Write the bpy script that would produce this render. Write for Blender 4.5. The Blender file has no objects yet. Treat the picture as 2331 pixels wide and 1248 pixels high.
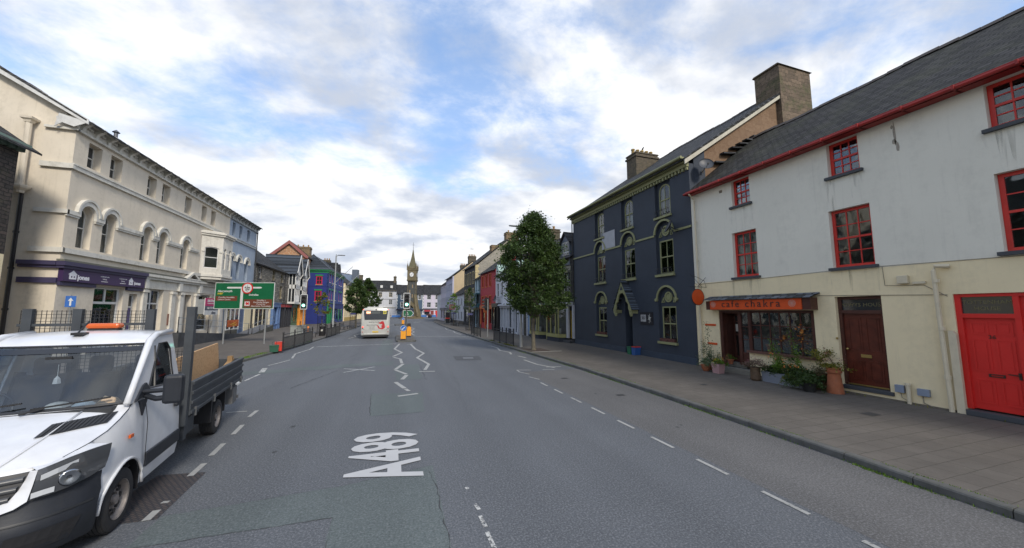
import bpy, math, random
from mathutils import Vector, Matrix
from mathutils.geometry import tessellate_polygon
R = random.Random(7)
rad = math.radians
S = bpy.context.scene

# ------------------------------------------------------------------ camera
cam = bpy.data.cameras.new('camera'); co = bpy.data.objects.new('camera', cam)
S.collection.objects.link(co); S.camera = co
cam.sensor_width = 36; cam.lens = 813 / 2331 * 36; cam.clip_end = 3000; cam.clip_start = .05
co.location = (0, 0, 2.6); co.rotation_euler = (rad(90 + 5.8), 0, rad(-18.3153))
# ------------------------------------------------------------------ sky, sun, exposure
SUN_EL, SUN_AZ = 36, 166          # azimuth clockwise from +Y
W = bpy.data.worlds.new('World'); S.world = W; W.use_nodes = True
nt = W.node_tree; nt.nodes.clear()
def wn(t, **k):
    n = nt.nodes.new(t)
    for a, b in k.items(): setattr(n, a, b)
    return n
def wl(a, b): nt.links.new(a, b)
def wmath(op, a, b=None, clamp=False):
    n = wn('ShaderNodeMath', operation=op); n.use_clamp = clamp
    for i, x in enumerate((a, b)):
        if x is None: continue
        if isinstance(x, (int, float)): n.inputs[i].default_value = x
        else: wl(x, n.inputs[i])
    return n.outputs[0]
sky = wn('ShaderNodeTexSky', sky_type='NISHITA', sun_disc=False)
sky.sun_elevation = rad(SUN_EL); sky.sun_rotation = rad(SUN_AZ); sky.air_density = 1.0; sky.dust_density = .6; sky.ozone_density = 2.5
tc = wn('ShaderNodeTexCoord'); sx = wn('ShaderNodeSeparateXYZ'); wl(tc.outputs['Generated'], sx.inputs[0])
zc = wmath('ADD', wmath('MAXIMUM', sx.outputs[2], 0.0), .30)
cx = wn('ShaderNodeCombineXYZ'); wl(wmath('DIVIDE', sx.outputs[0], zc), cx.inputs[0]); wl(wmath('DIVIDE', sx.outputs[1], zc), cx.inputs[1])
def wnoise(scale, detail, rough, off, sy=1.0, rot=0, dist=0):
    m = wn('ShaderNodeMapping'); m.inputs['Location'].default_value = off; m.inputs['Scale'].default_value = (1, sy, 1); m.inputs['Rotation'].default_value = (0, 0, rot)
    wl(cx.outputs[0], m.inputs[0])
    n = wn('ShaderNodeTexNoise'); n.inputs['Scale'].default_value = scale; n.inputs['Detail'].default_value = detail
    n.inputs['Roughness'].default_value = rough; n.inputs['Distortion'].default_value = dist; wl(m.outputs[0], n.inputs[0]); return n.outputs[0]
def ramp(x, a, b):
    n = wn('ShaderNodeMapRange', interpolation_type='SMOOTHSTEP'); n.inputs[1].default_value = a; n.inputs[2].default_value = b; wl(x, n.inputs[0]); return n.outputs[0]
big = wnoise(1.15, 6, .5, (2.2, 14.1, 0), dist=.1)
fine = wnoise(3.6, 10, .64, (7.7, .2, 0), sy=1.25, rot=.5, dist=.2)
low = ramp(sx.outputs[2], .45, .12)                                  # more cloud towards the horizon
cover = wmath('ADD', wmath('ADD', wmath('MULTIPLY', big, .60), wmath('MULTIPLY', fine, .40)), wmath('ADD', wmath('MULTIPLY', low, .20), -.012))
mask = ramp(cover, .40, .575)
shade = ramp(wnoise(2.1, 6, .55, (1.2, 8.5, 0), sy=1.3, rot=.3, dist=.15), .36, .60)
ccol = wn('ShaderNodeMix', data_type='RGBA'); ccol.inputs[6].default_value = (.54, .59, .69, 1); ccol.inputs[7].default_value = (1.0, 1.0, 1.0, 1); wl(shade, ccol.inputs[0])
cb = wn('ShaderNodeBackground'); wl(ccol.outputs[2], cb.inputs[0]); cb.inputs[1].default_value = .58
sb = wn('ShaderNodeBackground'); wl(sky.outputs[0], sb.inputs[0]); sb.inputs[1].default_value = .08
bb = wn('ShaderNodeBackground'); bb.inputs[0].default_value = (.30, .50, .88, 1); bb.inputs[1].default_value = .25
ad = wn('ShaderNodeAddShader'); wl(sb.outputs[0], ad.inputs[0]); wl(bb.outputs[0], ad.inputs[1])
mx = wn('ShaderNodeMixShader'); wl(wmath('ADD', wmath('MULTIPLY', mask, .9), .08), mx.inputs[0]); wl(ad.outputs[0], mx.inputs[1]); wl(cb.outputs[0], mx.inputs[2])
out = wn('ShaderNodeOutputWorld'); wl(mx.outputs[0], out.inputs[0])

sl = bpy.data.lights.new('sun', 'SUN'); sl.energy = 1.5; sl.angle = rad(11); sl.color = (1, .92, .80)
so = bpy.data.objects.new('sun', sl); S.collection.objects.link(so)
so.rotation_euler = (rad(90 - SUN_EL), 0, rad(180 - SUN_AZ))
S.view_settings.view_transform = 'Standard'; S.view_settings.look = 'None'; S.view_settings.gamma = 1; S.view_settings.exposure = .98
S.render.engine = 'CYCLES'

# ------------------------------------------------------------------ materials
MATS = {}
def stainmat():
    m = bpy.data.materials.new('rain_stain'); m.use_nodes = True; t = m.node_tree; t.nodes.clear(); N = t.nodes.new; L = t.links.new
    a = N('ShaderNodeBsdfTransparent'); d = N('ShaderNodeBsdfDiffuse'); d.inputs[0].default_value = (.13, .12, .09, 1); tcn = N('ShaderNodeTexCoord'); mp = N('ShaderNodeMapping'); mp.inputs['Scale'].default_value = (14, 14, 1.2); L(tcn.outputs['Object'], mp.inputs[0])
    nz = N('ShaderNodeTexNoise'); nz.inputs['Scale'].default_value = 1; nz.inputs['Detail'].default_value = 5; L(mp.outputs[0], nz.inputs[0]); mr = N('ShaderNodeMapRange'); mr.inputs[1].default_value = .42; mr.inputs[2].default_value = .72; mr.inputs[4].default_value = .24; L(nz.outputs[0], mr.inputs[0])
    ms = N('ShaderNodeMixShader'); L(mr.outputs[0], ms.inputs[0]); L(a.outputs[0], ms.inputs[1]); L(d.outputs[0], ms.inputs[2]); o = N('ShaderNodeOutputMaterial'); L(ms.outputs[0], o.inputs[0]); return m
class NT:
    def __init__(s, name):
        s.m = bpy.data.materials.new(name); s.m.use_nodes = True; s.t = s.m.node_tree
        s.b = s.t.nodes['Principled BSDF']; s.tc = s.n('ShaderNodeTexCoord')
    def n(s, t, **k):
        n = s.t.nodes.new(t)
        for a, b in k.items(): setattr(n, a, b)
        return n
    def l(s, a, b): s.t.links.new(a, b)
    def math(s, op, a, b=None, c=None):
        n = s.n('ShaderNodeMath', operation=op)
        for i, x in enumerate((a, b, c)):
            if x is None: continue
            if isinstance(x, (int, float)): n.inputs[i].default_value = x
            else: s.l(x, n.inputs[i])
        return n.outputs[0]
    def map(s, scale=(1, 1, 1), src=None):
        m = s.n('ShaderNodeMapping'); m.inputs['Scale'].default_value = scale; s.l(src or s.tc.outputs['Object'], m.inputs[0]); return m.outputs[0]
    def noise(s, scale, detail=4, rough=.55, vec=None, dist=0):
        n = s.n('ShaderNodeTexNoise'); n.inputs['Scale'].default_value = scale; n.inputs['Detail'].default_value = detail
        n.inputs['Roughness'].default_value = rough; n.inputs['Distortion'].default_value = dist
        s.l(vec or s.tc.outputs['Object'], n.inputs['Vector']); return n.outputs[0]
    def rng(s, x, a, b, c=0, d=1):
        n = s.n('ShaderNodeMapRange'); n.clamp = True
        for i, v in enumerate((a, b, c, d)): n.inputs[i + 1].default_value = v
        s.l(x, n.inputs[0]); return n.outputs[0]
    def mix(s, f, a, b, mode='MIX'):
        n = s.n('ShaderNodeMix', data_type='RGBA', blend_type=mode)
        if isinstance(f, (int, float)): n.inputs[0].default_value = f
        else: s.l(f, n.inputs[0])
        for i, x in ((6, a), (7, b)):
            if isinstance(x, tuple): n.inputs[i].default_value = (*x[:3], 1)
            else: s.l(x, n.inputs[i])
        return n.outputs[2]
    def wallvec(s):      # (x+y, z): brick courses on any upright wall
        sp = s.n('ShaderNodeSeparateXYZ'); s.l(s.tc.outputs['Object'], sp.inputs[0]); c = s.n('ShaderNodeCombineXYZ')
        s.l(s.math('ADD', sp.outputs[0], sp.outputs[1]), c.inputs[0]); s.l(sp.outputs[2], c.inputs[1]); return c.outputs[0]
    def bump(s, h, st=.3, dist=.02):
        b = s.n('ShaderNodeBump'); b.inputs['Strength'].default_value = st; b.inputs['Distance'].default_value = dist
        s.l(h, b.inputs['Height']); s.l(b.outputs[0], s.b.inputs['Normal'])
    def fin(s, col, rough=.7, metal=0, spec=.5):
        if isinstance(col, tuple): s.b.inputs['Base Color'].default_value = (*col[:3], 1)
        else: s.l(col, s.b.inputs['Base Color'])
        if isinstance(rough, (int, float)): s.b.inputs['Roughness'].default_value = rough
        else: s.l(rough, s.b.inputs['Roughness'])
        s.b.inputs['Metallic'].default_value = metal; s.b.inputs['Specular IOR Level'].default_value = spec
        return s.m
def sc(c, k): return tuple(x * k for x in c[:3])
def hexc(h):
    v = [int(h[i:i + 2], 16) / 255 for i in (0, 2, 4)]
    return tuple(x / 12.92 if x <= .04045 else ((x + .055) / 1.055) ** 2.4 for x in v)
def paint(name, c, rough=.6, var=.12, scale=1.5, grime=.0, gcol=(.12, .11, .08), bump=.1, bscale=40, metal=0, spec=.4):
    """painted or rendered surface, slightly uneven, with optional rain-washed dirt"""
    if name in MATS: return MATS[name]
    k = NT(name); n1 = k.noise(scale, 5, .6); col = k.mix(k.rng(n1, .3, .7), sc(c, 1 - var), sc(c, min(1 + var * .6, .98 / max(max(c), .01) if max(c) > .5 else 9)))
    if grime:
        st = k.noise(1, 6, .65, k.map((1.6, 1.6, .22))); sp = k.noise(5, 6, .7); st2 = k.noise(1, 5, .7, k.map((9, 9, .5)))
        col = k.mix(k.math('MULTIPLY', k.rng(st2, .56, .72), grime * .7), col, gcol)
        col = k.mix(k.math('MULTIPLY', k.rng(k.math('MULTIPLY', st, sp), .24, .46), grime), col, gcol)
    if bump: k.bump(k.noise(bscale, 4, .6), bump, .01)
    MATS[name] = k.fin(col, rough, metal, spec); return MATS[name]
def masonry(name, c1, c2, mortar, bw=.45, bh=.16, ms=.02, distort=.05, dark=(.05, .05, .045), moss=0.0, bump=.8):
    if name in MATS: return MATS[name]
    k = NT(name); v = k.wallvec(); nz = k.n('ShaderNodeTexNoise'); nz.inputs['Scale'].default_value = 2.5; nz.inputs['Detail'].default_value = 3; k.l(v, nz.inputs[0])
    vm = k.n('ShaderNodeVectorMath', operation='MULTIPLY_ADD'); k.l(nz.outputs[1], vm.inputs[0]); vm.inputs[1].default_value = (distort * 2,) * 3; k.l(v, vm.inputs[2])
    b = k.n('ShaderNodeTexBrick'); k.l(vm.outputs[0], b.inputs[0]); b.offset_frequency = 2; b.squash = 1.6; b.squash_frequency = 3
    b.inputs['Scale'].default_value = 1; b.inputs['Brick Width'].default_value = bw; b.inputs['Row Height'].default_value = bh
    b.inputs['Mortar Size'].default_value = ms; b.inputs['Mortar Smooth'].default_value = .4; b.inputs['Bias'].default_value = 0
    b.inputs['Color1'].default_value = (*c1, 1); b.inputs['Color2'].default_value = (*c2, 1); b.inputs['Mortar'].default_value = (*mortar, 1)
    col = k.mix(k.rng(k.noise(6, 5, .7), .42, .68, 0, .6), b.outputs[0], dark)
    if moss: col = k.mix(k.rng(k.noise(1.3, 6, .7), .5, .66, 0, moss), col, (.06, .08, .03))
    h = k.math('SUBTRACT', k.math('MULTIPLY', k.noise(14, 4, .7), .5), b.outputs[1]); k.bump(h, bump, .03)
    MATS[name] = k.fin(col, .9, 0, .2); return MATS[name]
def slate(name, c=(.045, .047, .052), moss=.4, row=.2, hf=1.6, light=(.13, .13, .13)):
    if name in MATS: return MATS[name]
    k = NT(name); sp = k.n('ShaderNodeSeparateXYZ'); k.l(k.tc.outputs['Object'], sp.inputs[0]); c_ = k.n('ShaderNodeCombineXYZ')
    k.l(sp.outputs[0], c_.inputs[0]); k.l(k.math('MULTIPLY', sp.outputs[2], hf), c_.inputs[1])
    b = k.n('ShaderNodeTexBrick'); k.l(c_.outputs[0], b.inputs[0]); b.inputs['Scale'].default_value = 1
    b.inputs['Brick Width'].default_value = .26; b.inputs['Row Height'].default_value = row; b.inputs['Mortar Size'].default_value = .018; b.inputs['Mortar Smooth'].default_value = .2
    b.inputs['Color1'].default_value = (*sc(c, .55), 1); b.inputs['Color2'].default_value = (*sc(c, 1.9), 1); b.inputs['Mortar'].default_value = (.012, .012, .012, 1)
    col = k.mix(k.rng(k.noise(3.5, 8, .8), .6, .74, 0, .5), b.outputs[0], light)
    col = k.mix(k.rng(k.noise(.9, 7, .75), .46, .7, 0, moss), col, (.07, .075, .045))
    saw = k.math('FRACT', k.math('DIVIDE', k.math('MULTIPLY', sp.outputs[2], hf), row))
    h = k.math('SUBTRACT', k.math('SUBTRACT', k.math('MULTIPLY', k.noise(9, 3, .6), .6), k.math('MULTIPLY', saw, .8)), b.outputs[1]); k.bump(h, 1, .05)
    MATS[name] = k.fin(col, .78, 0, .2); return MATS[name]
def plain(name, c, rough=.5, metal=0, spec=.5, emit=0):
    if name in MATS: return MATS[name]
    k = NT(name); n1 = k.noise(3, 4, .6); col = k.mix(k.rng(n1, .3, .7), sc(c, .88), sc(c, 1.05))
    k.fin(col, rough, metal, spec)
    if emit: k.b.inputs['Emission Color'].default_value = (*c, 1); k.b.inputs['Emission Strength'].default_value = emit
    MATS[name] = k.m; return k.m
def glass(name, tint=(.74, .78, .78), refl=.03, wob=.04, k=1.0):
    """window glass: sees through, mirrors the sky at grazing angles, slightly wavy"""
    if name in MATS: return MATS[name]
    m = bpy.data.materials.new(name); m.use_nodes = True; t = m.node_tree; t.nodes.clear()
    N = t.nodes.new; L = t.links.new
    tr = N('ShaderNodeBsdfTransparent'); tr.inputs[0].default_value = (*tint, 1)
    gl = N('ShaderNodeBsdfGlossy'); gl.inputs['Roughness'].default_value = .03; gl.inputs[0].default_value = (.9, .95, 1, 1)
    tcn = N('ShaderNodeTexCoord'); nz = N('ShaderNodeTexNoise'); nz.inputs['Scale'].default_value = 1.7; L(tcn.outputs['Object'], nz.inputs[0])
    bp = N('ShaderNodeBump'); bp.inputs['Strength'].default_value = wob; bp.inputs['Distance'].default_value = .3; L(nz.outputs[0], bp.inputs['Height']); L(bp.outputs[0], gl.inputs['Normal'])
    lw = N('ShaderNodeFresnel'); lw.inputs[0].default_value = 1.5; mr = N('ShaderNodeMath'); mr.operation = 'MULTIPLY_ADD'; mr.use_clamp = True
    mr.inputs[1].default_value = k; mr.inputs[2].default_value = refl; L(lw.outputs[0], mr.inputs[0])
    ms = N('ShaderNodeMixShader'); L(mr.outputs[0], ms.inputs[0]); L(tr.outputs[0], ms.inputs[1]); L(gl.outputs[0], ms.inputs[2])
    o = N('ShaderNodeOutputMaterial'); L(ms.outputs[0], o.inputs[0]); MATS[name] = m; return m
def leafmat(name, c1, c2, rough=.55):
    if name in MATS: return MATS[name]
    k = NT(name); a = k.n('ShaderNodeAttribute'); a.attribute_name = 'tone'
    col = k.mix(a.outputs['Fac'], c1, c2); k.fin(col, rough, 0, .35)
    k.b.inputs['Subsurface Weight'].default_value = 0
    tl = k.n('ShaderNodeBsdfTranslucent'); k.l(k.mix(.5, col, (.12, .2, .03)), tl.inputs[0])
    ms = k.n('ShaderNodeMixShader'); ms.inputs[0].default_value = .25; k.l(k.b.outputs[0], ms.inputs[1]); k.l(tl.outputs[0], ms.inputs[2])
    k.l(ms.outputs[0], k.t.nodes['Material Output'].inputs[0]); MATS[name] = k.m; return k.m

GL = glass('window_glass'); GLD = plain('dark_glass', (.025, .03, .035), .06, 0, .9)
BLACK = plain('black_iron', (.02, .02, .022), .45); STEEL = plain('galvanised_steel', (.34, .36, .37), .5, .6)
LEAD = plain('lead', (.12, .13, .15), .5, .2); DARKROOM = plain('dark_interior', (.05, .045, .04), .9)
WHITE = paint('white_gloss', (.62, .62, .6), .45, .06, 3, .25); LACE = plain('lace', (.78, .77, .73), .9)

# ------------------------------------------------------------------ mesh helpers
def tag(o, label=None, cat=None, group=None, kind=None):
    if label: o['label'] = label
    if cat: o['category'] = cat
    if group: o['group'] = group
    if kind: o['kind'] = kind
    return o
def thing(name, label, cat, loc=(0, 0, 0), rz=0, group=None):
    o = bpy.data.objects.new(name, None); S.collection.objects.link(o); o.empty_display_size = .3
    o.location = loc; o.rotation_euler = (0, 0, rz); return tag(o, label, cat, group)
class MB:
    def __init__(s): s.v = []; s.f = []; s.m = []; s.t = []
    def add(s, vs, fs, mi=0):
        o = len(s.v); s.v += [tuple(v) for v in vs]
        for f in fs: s.f.append([i + o for i in f]); s.m.append(mi)
        return s
    def box(s, x0, x1, y0, y1, z0, z1, mi=0):
        return s.add([(x, y, z) for z in (z0, z1) for y in (y0, y1) for x in (x0, x1)],
                     [(0, 2, 3, 1), (4, 5, 7, 6), (0, 1, 5, 4), (2, 6, 7, 3), (0, 4, 6, 2), (1, 3, 7, 5)], mi)
    def obox(s, a, b, w, h, mi=0):
        """bar of section w x h from point a to point b"""
        a = Vector(a); b = Vector(b); d = (b - a).normalized(); u = d.cross(Vector((0, 0, 1)))
        if u.length < 1e-3: u = Vector((1, 0, 0))
        u.normalize(); v = u.cross(d)
        vs = [p + u * i * w / 2 + v * j * h / 2 for p in (a, b) for (i, j) in ((-1, -1), (1, -1), (1, 1), (-1, 1))]
        return s.add(vs, [(0, 1, 2, 3), (7, 6, 5, 4), (0, 4, 5, 1), (1, 5, 6, 2), (2, 6, 7, 3), (3, 7, 4, 0)], mi)
    def prism(s, poly, d0, d1, holes=(), ax='y', mi=0):
        def P(a, b, d): return (a, d, b) if ax == 'y' else (d, a, b) if ax == 'x' else (a, b, d)
        loops = [list(poly)] + [list(h) for h in holes]
        tris = tessellate_polygon([[Vector((a, b, 0)) for a, b in l] for l in loops]) if holes or len(poly) > 4 else None
        flat = [p for l in loops for p in l]; n = len(flat)
        vs = [P(a, b, d0) for a, b in flat] + [P(a, b, d1) for a, b in flat]
        fs = []
        if tris is None: fs += [tuple(range(n)), tuple(range(2 * n - 1, n - 1, -1))]
        else:
            for t in tris: fs.append(tuple(t)); fs.append(tuple(i + n for i in t))
        o = 0
        if d0 != d1:
            for l in loops:
                k = len(l)
                for i in range(k): j = (i + 1) % k; fs.append((o + i, o + j, o + j + n, o + i + n))
                o += k
        return s.add(vs, fs, mi)
    def tube(s, pts, r, n=8, mi=0, caps=True):
        pts = [Vector(p) for p in pts]; rs = r if isinstance(r, (list, tuple)) else [r] * len(pts); vs = []; fs = []
        for i, p in enumerate(pts):
            d = (pts[min(i + 1, len(pts) - 1)] - pts[max(i - 1, 0)]).normalized()
            u = d.cross(Vector((0, 0, 1)) if abs(d.z) < .95 else Vector((1, 0, 0))).normalized(); w = u.cross(d)
            for k in range(n): a = 2 * math.pi * k / n; vs.append(p + (u * math.cos(a) + w * math.sin(a)) * rs[i])
        for i in range(len(pts) - 1):
            for k in range(n): fs.append((i * n + k, i * n + (k + 1) % n, (i + 1) * n + (k + 1) % n, (i + 1) * n + k))
        if caps: fs += [tuple(range(n))[::-1], tuple(range((len(pts) - 1) * n, len(pts) * n))]
        return s.add(vs, fs, mi)
    def lathe(s, prof, c=(0, 0, 0), n=16, mi=0, ax='z', sq=1, caps=True):
        vs = []; fs = []
        for r, h in prof:
            for k in range(n):
                a = 2 * math.pi * k / n + (math.pi / n if n == 4 else 0); x, y = r * math.cos(a), r * math.sin(a) * sq
                vs.append((c[0] + x, c[1] + y, c[2] + h) if ax == 'z' else (c[0] + h, c[1] + x, c[2] + y) if ax == 'x' else (c[0] + x, c[1] + h, c[2] + y))
        for i in range(len(prof) - 1):
            for k in range(n): fs.append((i * n + k, i * n + (k + 1) % n, (i + 1) * n + (k + 1) % n, (i + 1) * n + k))
        if caps: fs += [tuple(range(n))[::-1], tuple(range((len(prof) - 1) * n, len(prof) * n))]
        return s.add(vs, fs, mi)
    def grid(s, rows, mi=0):
        m = len(rows[0]); vs = [p for r in rows for p in r]
        return s.add(vs, [(i * m + j, i * m + j + 1, (i + 1) * m + j + 1, (i + 1) * m + j) for i in range(len(rows) - 1) for j in range(m - 1)], mi)
    def xf(s, M):
        s.v = [tuple(M @ Vector(v)) for v in s.v]; return s
    def build(s, name, mat, parent=None, label=None, cat=None, group=None, kind=None, smooth=False, bevel=0, loc=None, rot=None):
        me = bpy.data.meshes.new(name); me.from_pydata(s.v, [], s.f)
        for m in (mat if isinstance(mat, (list, tuple)) else [mat]): me.materials.append(m)
        me.polygons.foreach_set('material_index', s.m)
        if s.t:
            a = me.attributes.new('tone', 'FLOAT', 'FACE'); a.data.foreach_set('value', (s.t + [.5] * len(s.f))[:len(s.f)])
        if smooth: me.polygons.foreach_set('use_smooth', [True] * len(s.f))
        me.update()
        o = bpy.data.objects.new(name, me); S.collection.objects.link(o)
        if parent: o.parent = parent
        if loc: o.location = loc
        if rot: o.rotation_euler = rot
        if smooth == 'auto':
            import bmesh
            bm = bmesh.new(); bm.from_mesh(me); bmesh.ops.remove_doubles(bm, verts=bm.verts, dist=.0005); bmesh.ops.recalc_face_normals(bm, faces=bm.faces)
            for e in bm.edges:
                if len(e.link_faces) != 2 or e.calc_face_angle(9) > .6: e.smooth = False
            bm.to_mesh(me); bm.free()
        if bevel:
            b = o.modifiers.new('bevel', 'BEVEL'); b.width = bevel; b.segments = 2; b.limit_method = 'ANGLE'
        return tag(o, label, cat, group, kind)
def text(body, size, mat, parent, loc, rot=(rad(90), 0, 0), name='lettering', align='CENTER', xs=1.0, ext=.004, spacing=1.0, bold=0.0):
    c = bpy.data.curves.new(name, 'FONT'); c.body = body; c.size = size; c.align_x = align; c.align_y = 'CENTER'; c.extrude = ext; c.space_character = spacing; c.resolution_u = 3; c.offset = bold
    t = bpy.data.objects.new(name, c); S.collection.objects.link(t)
    me = bpy.data.meshes.new_from_object(t.evaluated_get(bpy.context.evaluated_depsgraph_get())); bpy.data.objects.remove(t)
    me.materials.clear(); me.materials.append(mat); me.name = name
    o = bpy.data.objects.new(name, me); S.collection.objects.link(o); o.parent = parent; o.location = loc; o.rotation_euler = rot; o.scale = (xs, 1, 1)
    return o
def arc(cx, cz, r, a0, a1, n=12, rz=None):
    rz = rz or r
    return [(cx + r * math.cos(rad(a0 + (a1 - a0) * i / n)), cz + rz * math.sin(rad(a0 + (a1 - a0) * i / n))) for i in range(n + 1)]
def rect(x0, x1, z0, z1): return [(x0, z0), (x1, z0), (x1, z1), (x0, z1)]
def archp(x0, x1, z0, z1, rise=None, n=12):
    w = (x1 - x0) / 2; rise = w if rise is None else rise
    return [(x0, z0), (x1, z0)] + arc((x0 + x1) / 2, z1 - rise, w, 0, 180, n, rise)
def shrink(p, d):
    """inset of a roughly convex outline"""
    n = len(p); A = sum(p[i][0] * p[(i + 1) % n][1] - p[(i + 1) % n][0] * p[i][1] for i in range(n)); sgn = 1 if A > 0 else -1; out = []
    for i in range(n):
        a = Vector(p[i - 1]); b = Vector(p[i]); c = Vector(p[(i + 1) % n]); e1 = (b - a).normalized(); e2 = (c - b).normalized()
        n1 = Vector((-e1.y, e1.x)) * sgn; n2 = Vector((-e2.y, e2.x)) * sgn; h = n1 + n2; h.normalize(); q = b + h * d / max(h.dot(n1), .3); out.append((q.x, q.y))
    return out

# ------------------------------------------------------------------ building kit. Local frame: x along the front (viewer's right), y inwards, z up
class B:
    def __init__(s, p0, p1, name, label, cat='house', group=None):
        s.w = math.hypot(p1[0] - p0[0], p1[1] - p0[1]); s.a = math.atan2(p1[1] - p0[1], p1[0] - p0[0])
        s.o = thing(name, label, cat, (p0[0], p0[1], 0), s.a, group); s.h = []
    def wall(s, z0, z1, mat, x0=0, x1=None, t=.3, y=0, name='wall', holes=None, label=None):
        x1 = s.w if x1 is None else x1
        hs = [h for h in (s.h if holes is None else holes) if min(p[1] for p in h) > z0 and max(p[1] for p in h) < z1 and min(p[0] for p in h) > x0 and max(p[0] for p in h) < x1]
        return MB().prism(rect(x0, x1, z0, z1), y, y + t, hs).build(name, mat, s.o, label)
    def shell(s, ze, zr, D, mat, z0=0, hip=False, back=True, matL=None, matR=None, ridge=None):
        rd = ridge or D / 2
        g = [(.3, z0), (D - .3, z0), (D - .3, ze), (rd, zr - .06), (.3, ze)]
        MB().prism(g, .004, .3, ax='x').build('side_wall', matL or mat, s.o)
        MB().prism(g, s.w - .3, s.w - .004, ax='x').build('side_wall', matR or mat, s.o)
        if back: MB().box(0.0, s.w, D - .3, D, z0, ze - .02).build('rear_wall', mat, s.o)
    def roof(s, ze, zr, D, mat, ov=.25, ve=.0, t=.14, ridge=None, name='roof', x0=0, x1=None, ridgetile=True):
        x1 = s.w if x1 is None else x1; rd = ridge or D / 2; k = (zr - ze) / rd; k2 = (zr - ze) / (D - rd); N = 14
        m = MB()
        # front and back slopes as wavy slabs so that the ridge and eaves are not ruler straight
        for (ya, yb, za, zb) in ((-ov, rd, ze - k * ov, zr), (D + ov, rd, ze - k2 * ov, zr)):
            rows = []
            n = max(2, int((x1 - x0) / 1.2))
            for i in range(n + 1):
                x = x0 - ve + (x1 - x0 + 2 * ve) * i / n; wv = .03 * math.sin(x * .9 + ze) + .02 * math.sin(x * 2.3)
                if i in (0, n): wv = 0
                rows.append([(x, ya, za), (x, (ya + yb) / 2, (za + zb) / 2 + wv - .02), (x, yb, zb + wv), (x, yb, zb + wv + t), (x, (ya + yb) / 2, (za + zb) / 2 + wv + t - .02), (x, ya, za + t * .6), (x, ya, za)])
            m.grid(rows); m.add(rows[0][:-1], [(0, 1, 2, 3, 4, 5)]); m.add(rows[-1][:-1], [(0, 1, 2, 3, 4, 5)])
        r = m.build(name, mat, s.o)
        if ridgetile:
            q = MB(); n = max(2, int((x1 - x0) / .45))
            for i in range(n):
                a = x0 + (x1 - x0) * i / n; wv = .03 * math.sin(a * .9 + ze) + .02 * math.sin(a * 2.3)
                q.prism([(rd - .17, zr + t - .08 + wv), (rd + .17, zr + t - .08 + wv), (rd + .05, zr + t + .07 + wv), (rd - .05, zr + t + .07 + wv)], a, a + (x1 - x0) / n - .015, ax='x')
            q.build('ridge_tiles', plain('ridge_tile', (.07, .06, .055), .8), r)
        return r
    def gutter(s, z, mat, r=.06, y=-.3, x0=0, x1=None, board=.22):
        x1 = s.w if x1 is None else x1; m = MB().tube([(x0, y, z), (x1, y, z)], r, 8)
        g = m.build('gutter', mat, s.o)
        if board: MB().box(x0, x1, -.06, -.003, z - board, z + .02).build('fascia_board', mat, s.o)
        return g
    def pipe(s, x, z0, z1, mat, y=-.1, r=.045):
        m = MB().tube([(x, y, z0), (x, y, z1)], r, 8); z = z0 + .4
        while z < z1: m.tube([(x, y, z), (x, y, z + .07)], r * 1.35, 8); m.box(x - .02, x + .02, y, -.002, z + .01, z + .06); z += 1.8
        return m.build('downpipe', mat, s.o)
    def win(s, x0, x1, z0, z1, fm, y=.14, fr=.055, cols=2, rows=2, sill=None, arch=None, glassm=None, curtain=0, bars=.028, hole=True, surround=None, so=.05, name='window', meet=True, sillext=.08, lab=None):
        P = archp(x0, x1, z0, z1, arch) if arch is not None else rect(x0, x1, z0, z1)
        if hole: s.h.append(P)
        I = shrink(P, fr); m = MB().prism(shrink(P, .004), y, y + .07, [I]); zm = (z0 + z1) / 2
        ia, ib = x0 + fr, x1 - fr; i0, i1 = z0 + fr, z1 - fr
        if meet: m.box(ia, ib, y - .008, y + .05, zm - .03, zm + .03)
        for i in range(1, cols):
            x = ia + (ib - ia) * i / cols; dz = 0
            if arch is not None: w = (x1 - x0) / 2; u = abs(x - (x0 + x1) / 2) / w; dz = arch * (1 - math.sqrt(max(0, 1 - u * u)))
            m.box(x - bars / 2, x + bars / 2, y + .01, y + .045, i0, i1 - dz)
        for i in range(1, rows):
            z = i0 + (i1 - i0) * i / rows
            if abs(z - zm) > .05 or not meet: m.box(ia, ib, y + .012, y + .043, z - bars / 2, z + bars / 2)
        o = m.build(name, fm, s.o, lab)
        MB().prism(I, y + .028, y + .034).build('pane', glassm or GL, o)
        if (glassm is None) and curtain:
            c = MB(); n = 10
            for side in ((ia, ia + (ib - ia) * .3), (ib - (ib - ia) * .3, ib)) if curtain == 1 else ((ia, ib),):
                zb = i0 if curtain == 1 else i0 if curtain == 3 else zm; zt_ = i1 if curtain != 3 else zm
                rowsv = [[(side[0] + (side[1] - side[0]) * k / n, y + .16 + .025 * math.sin(k * 2.1), z) for k in range(n + 1)] for z in (zb, zt_ - .1)]
                c.grid(rowsv)
            c.build('curtain', LACE, o)
        if sill: MB().box(x0 - sillext, x1 + sillext, -.09, y + .02, z0 - .09, z0 - .004).build('sill', sill, o)
        if surround:
            Q = shrink(P, -.13); MB().prism(Q, -so, -.002, [P]).build('surround', surround, o)
        return o
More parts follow.
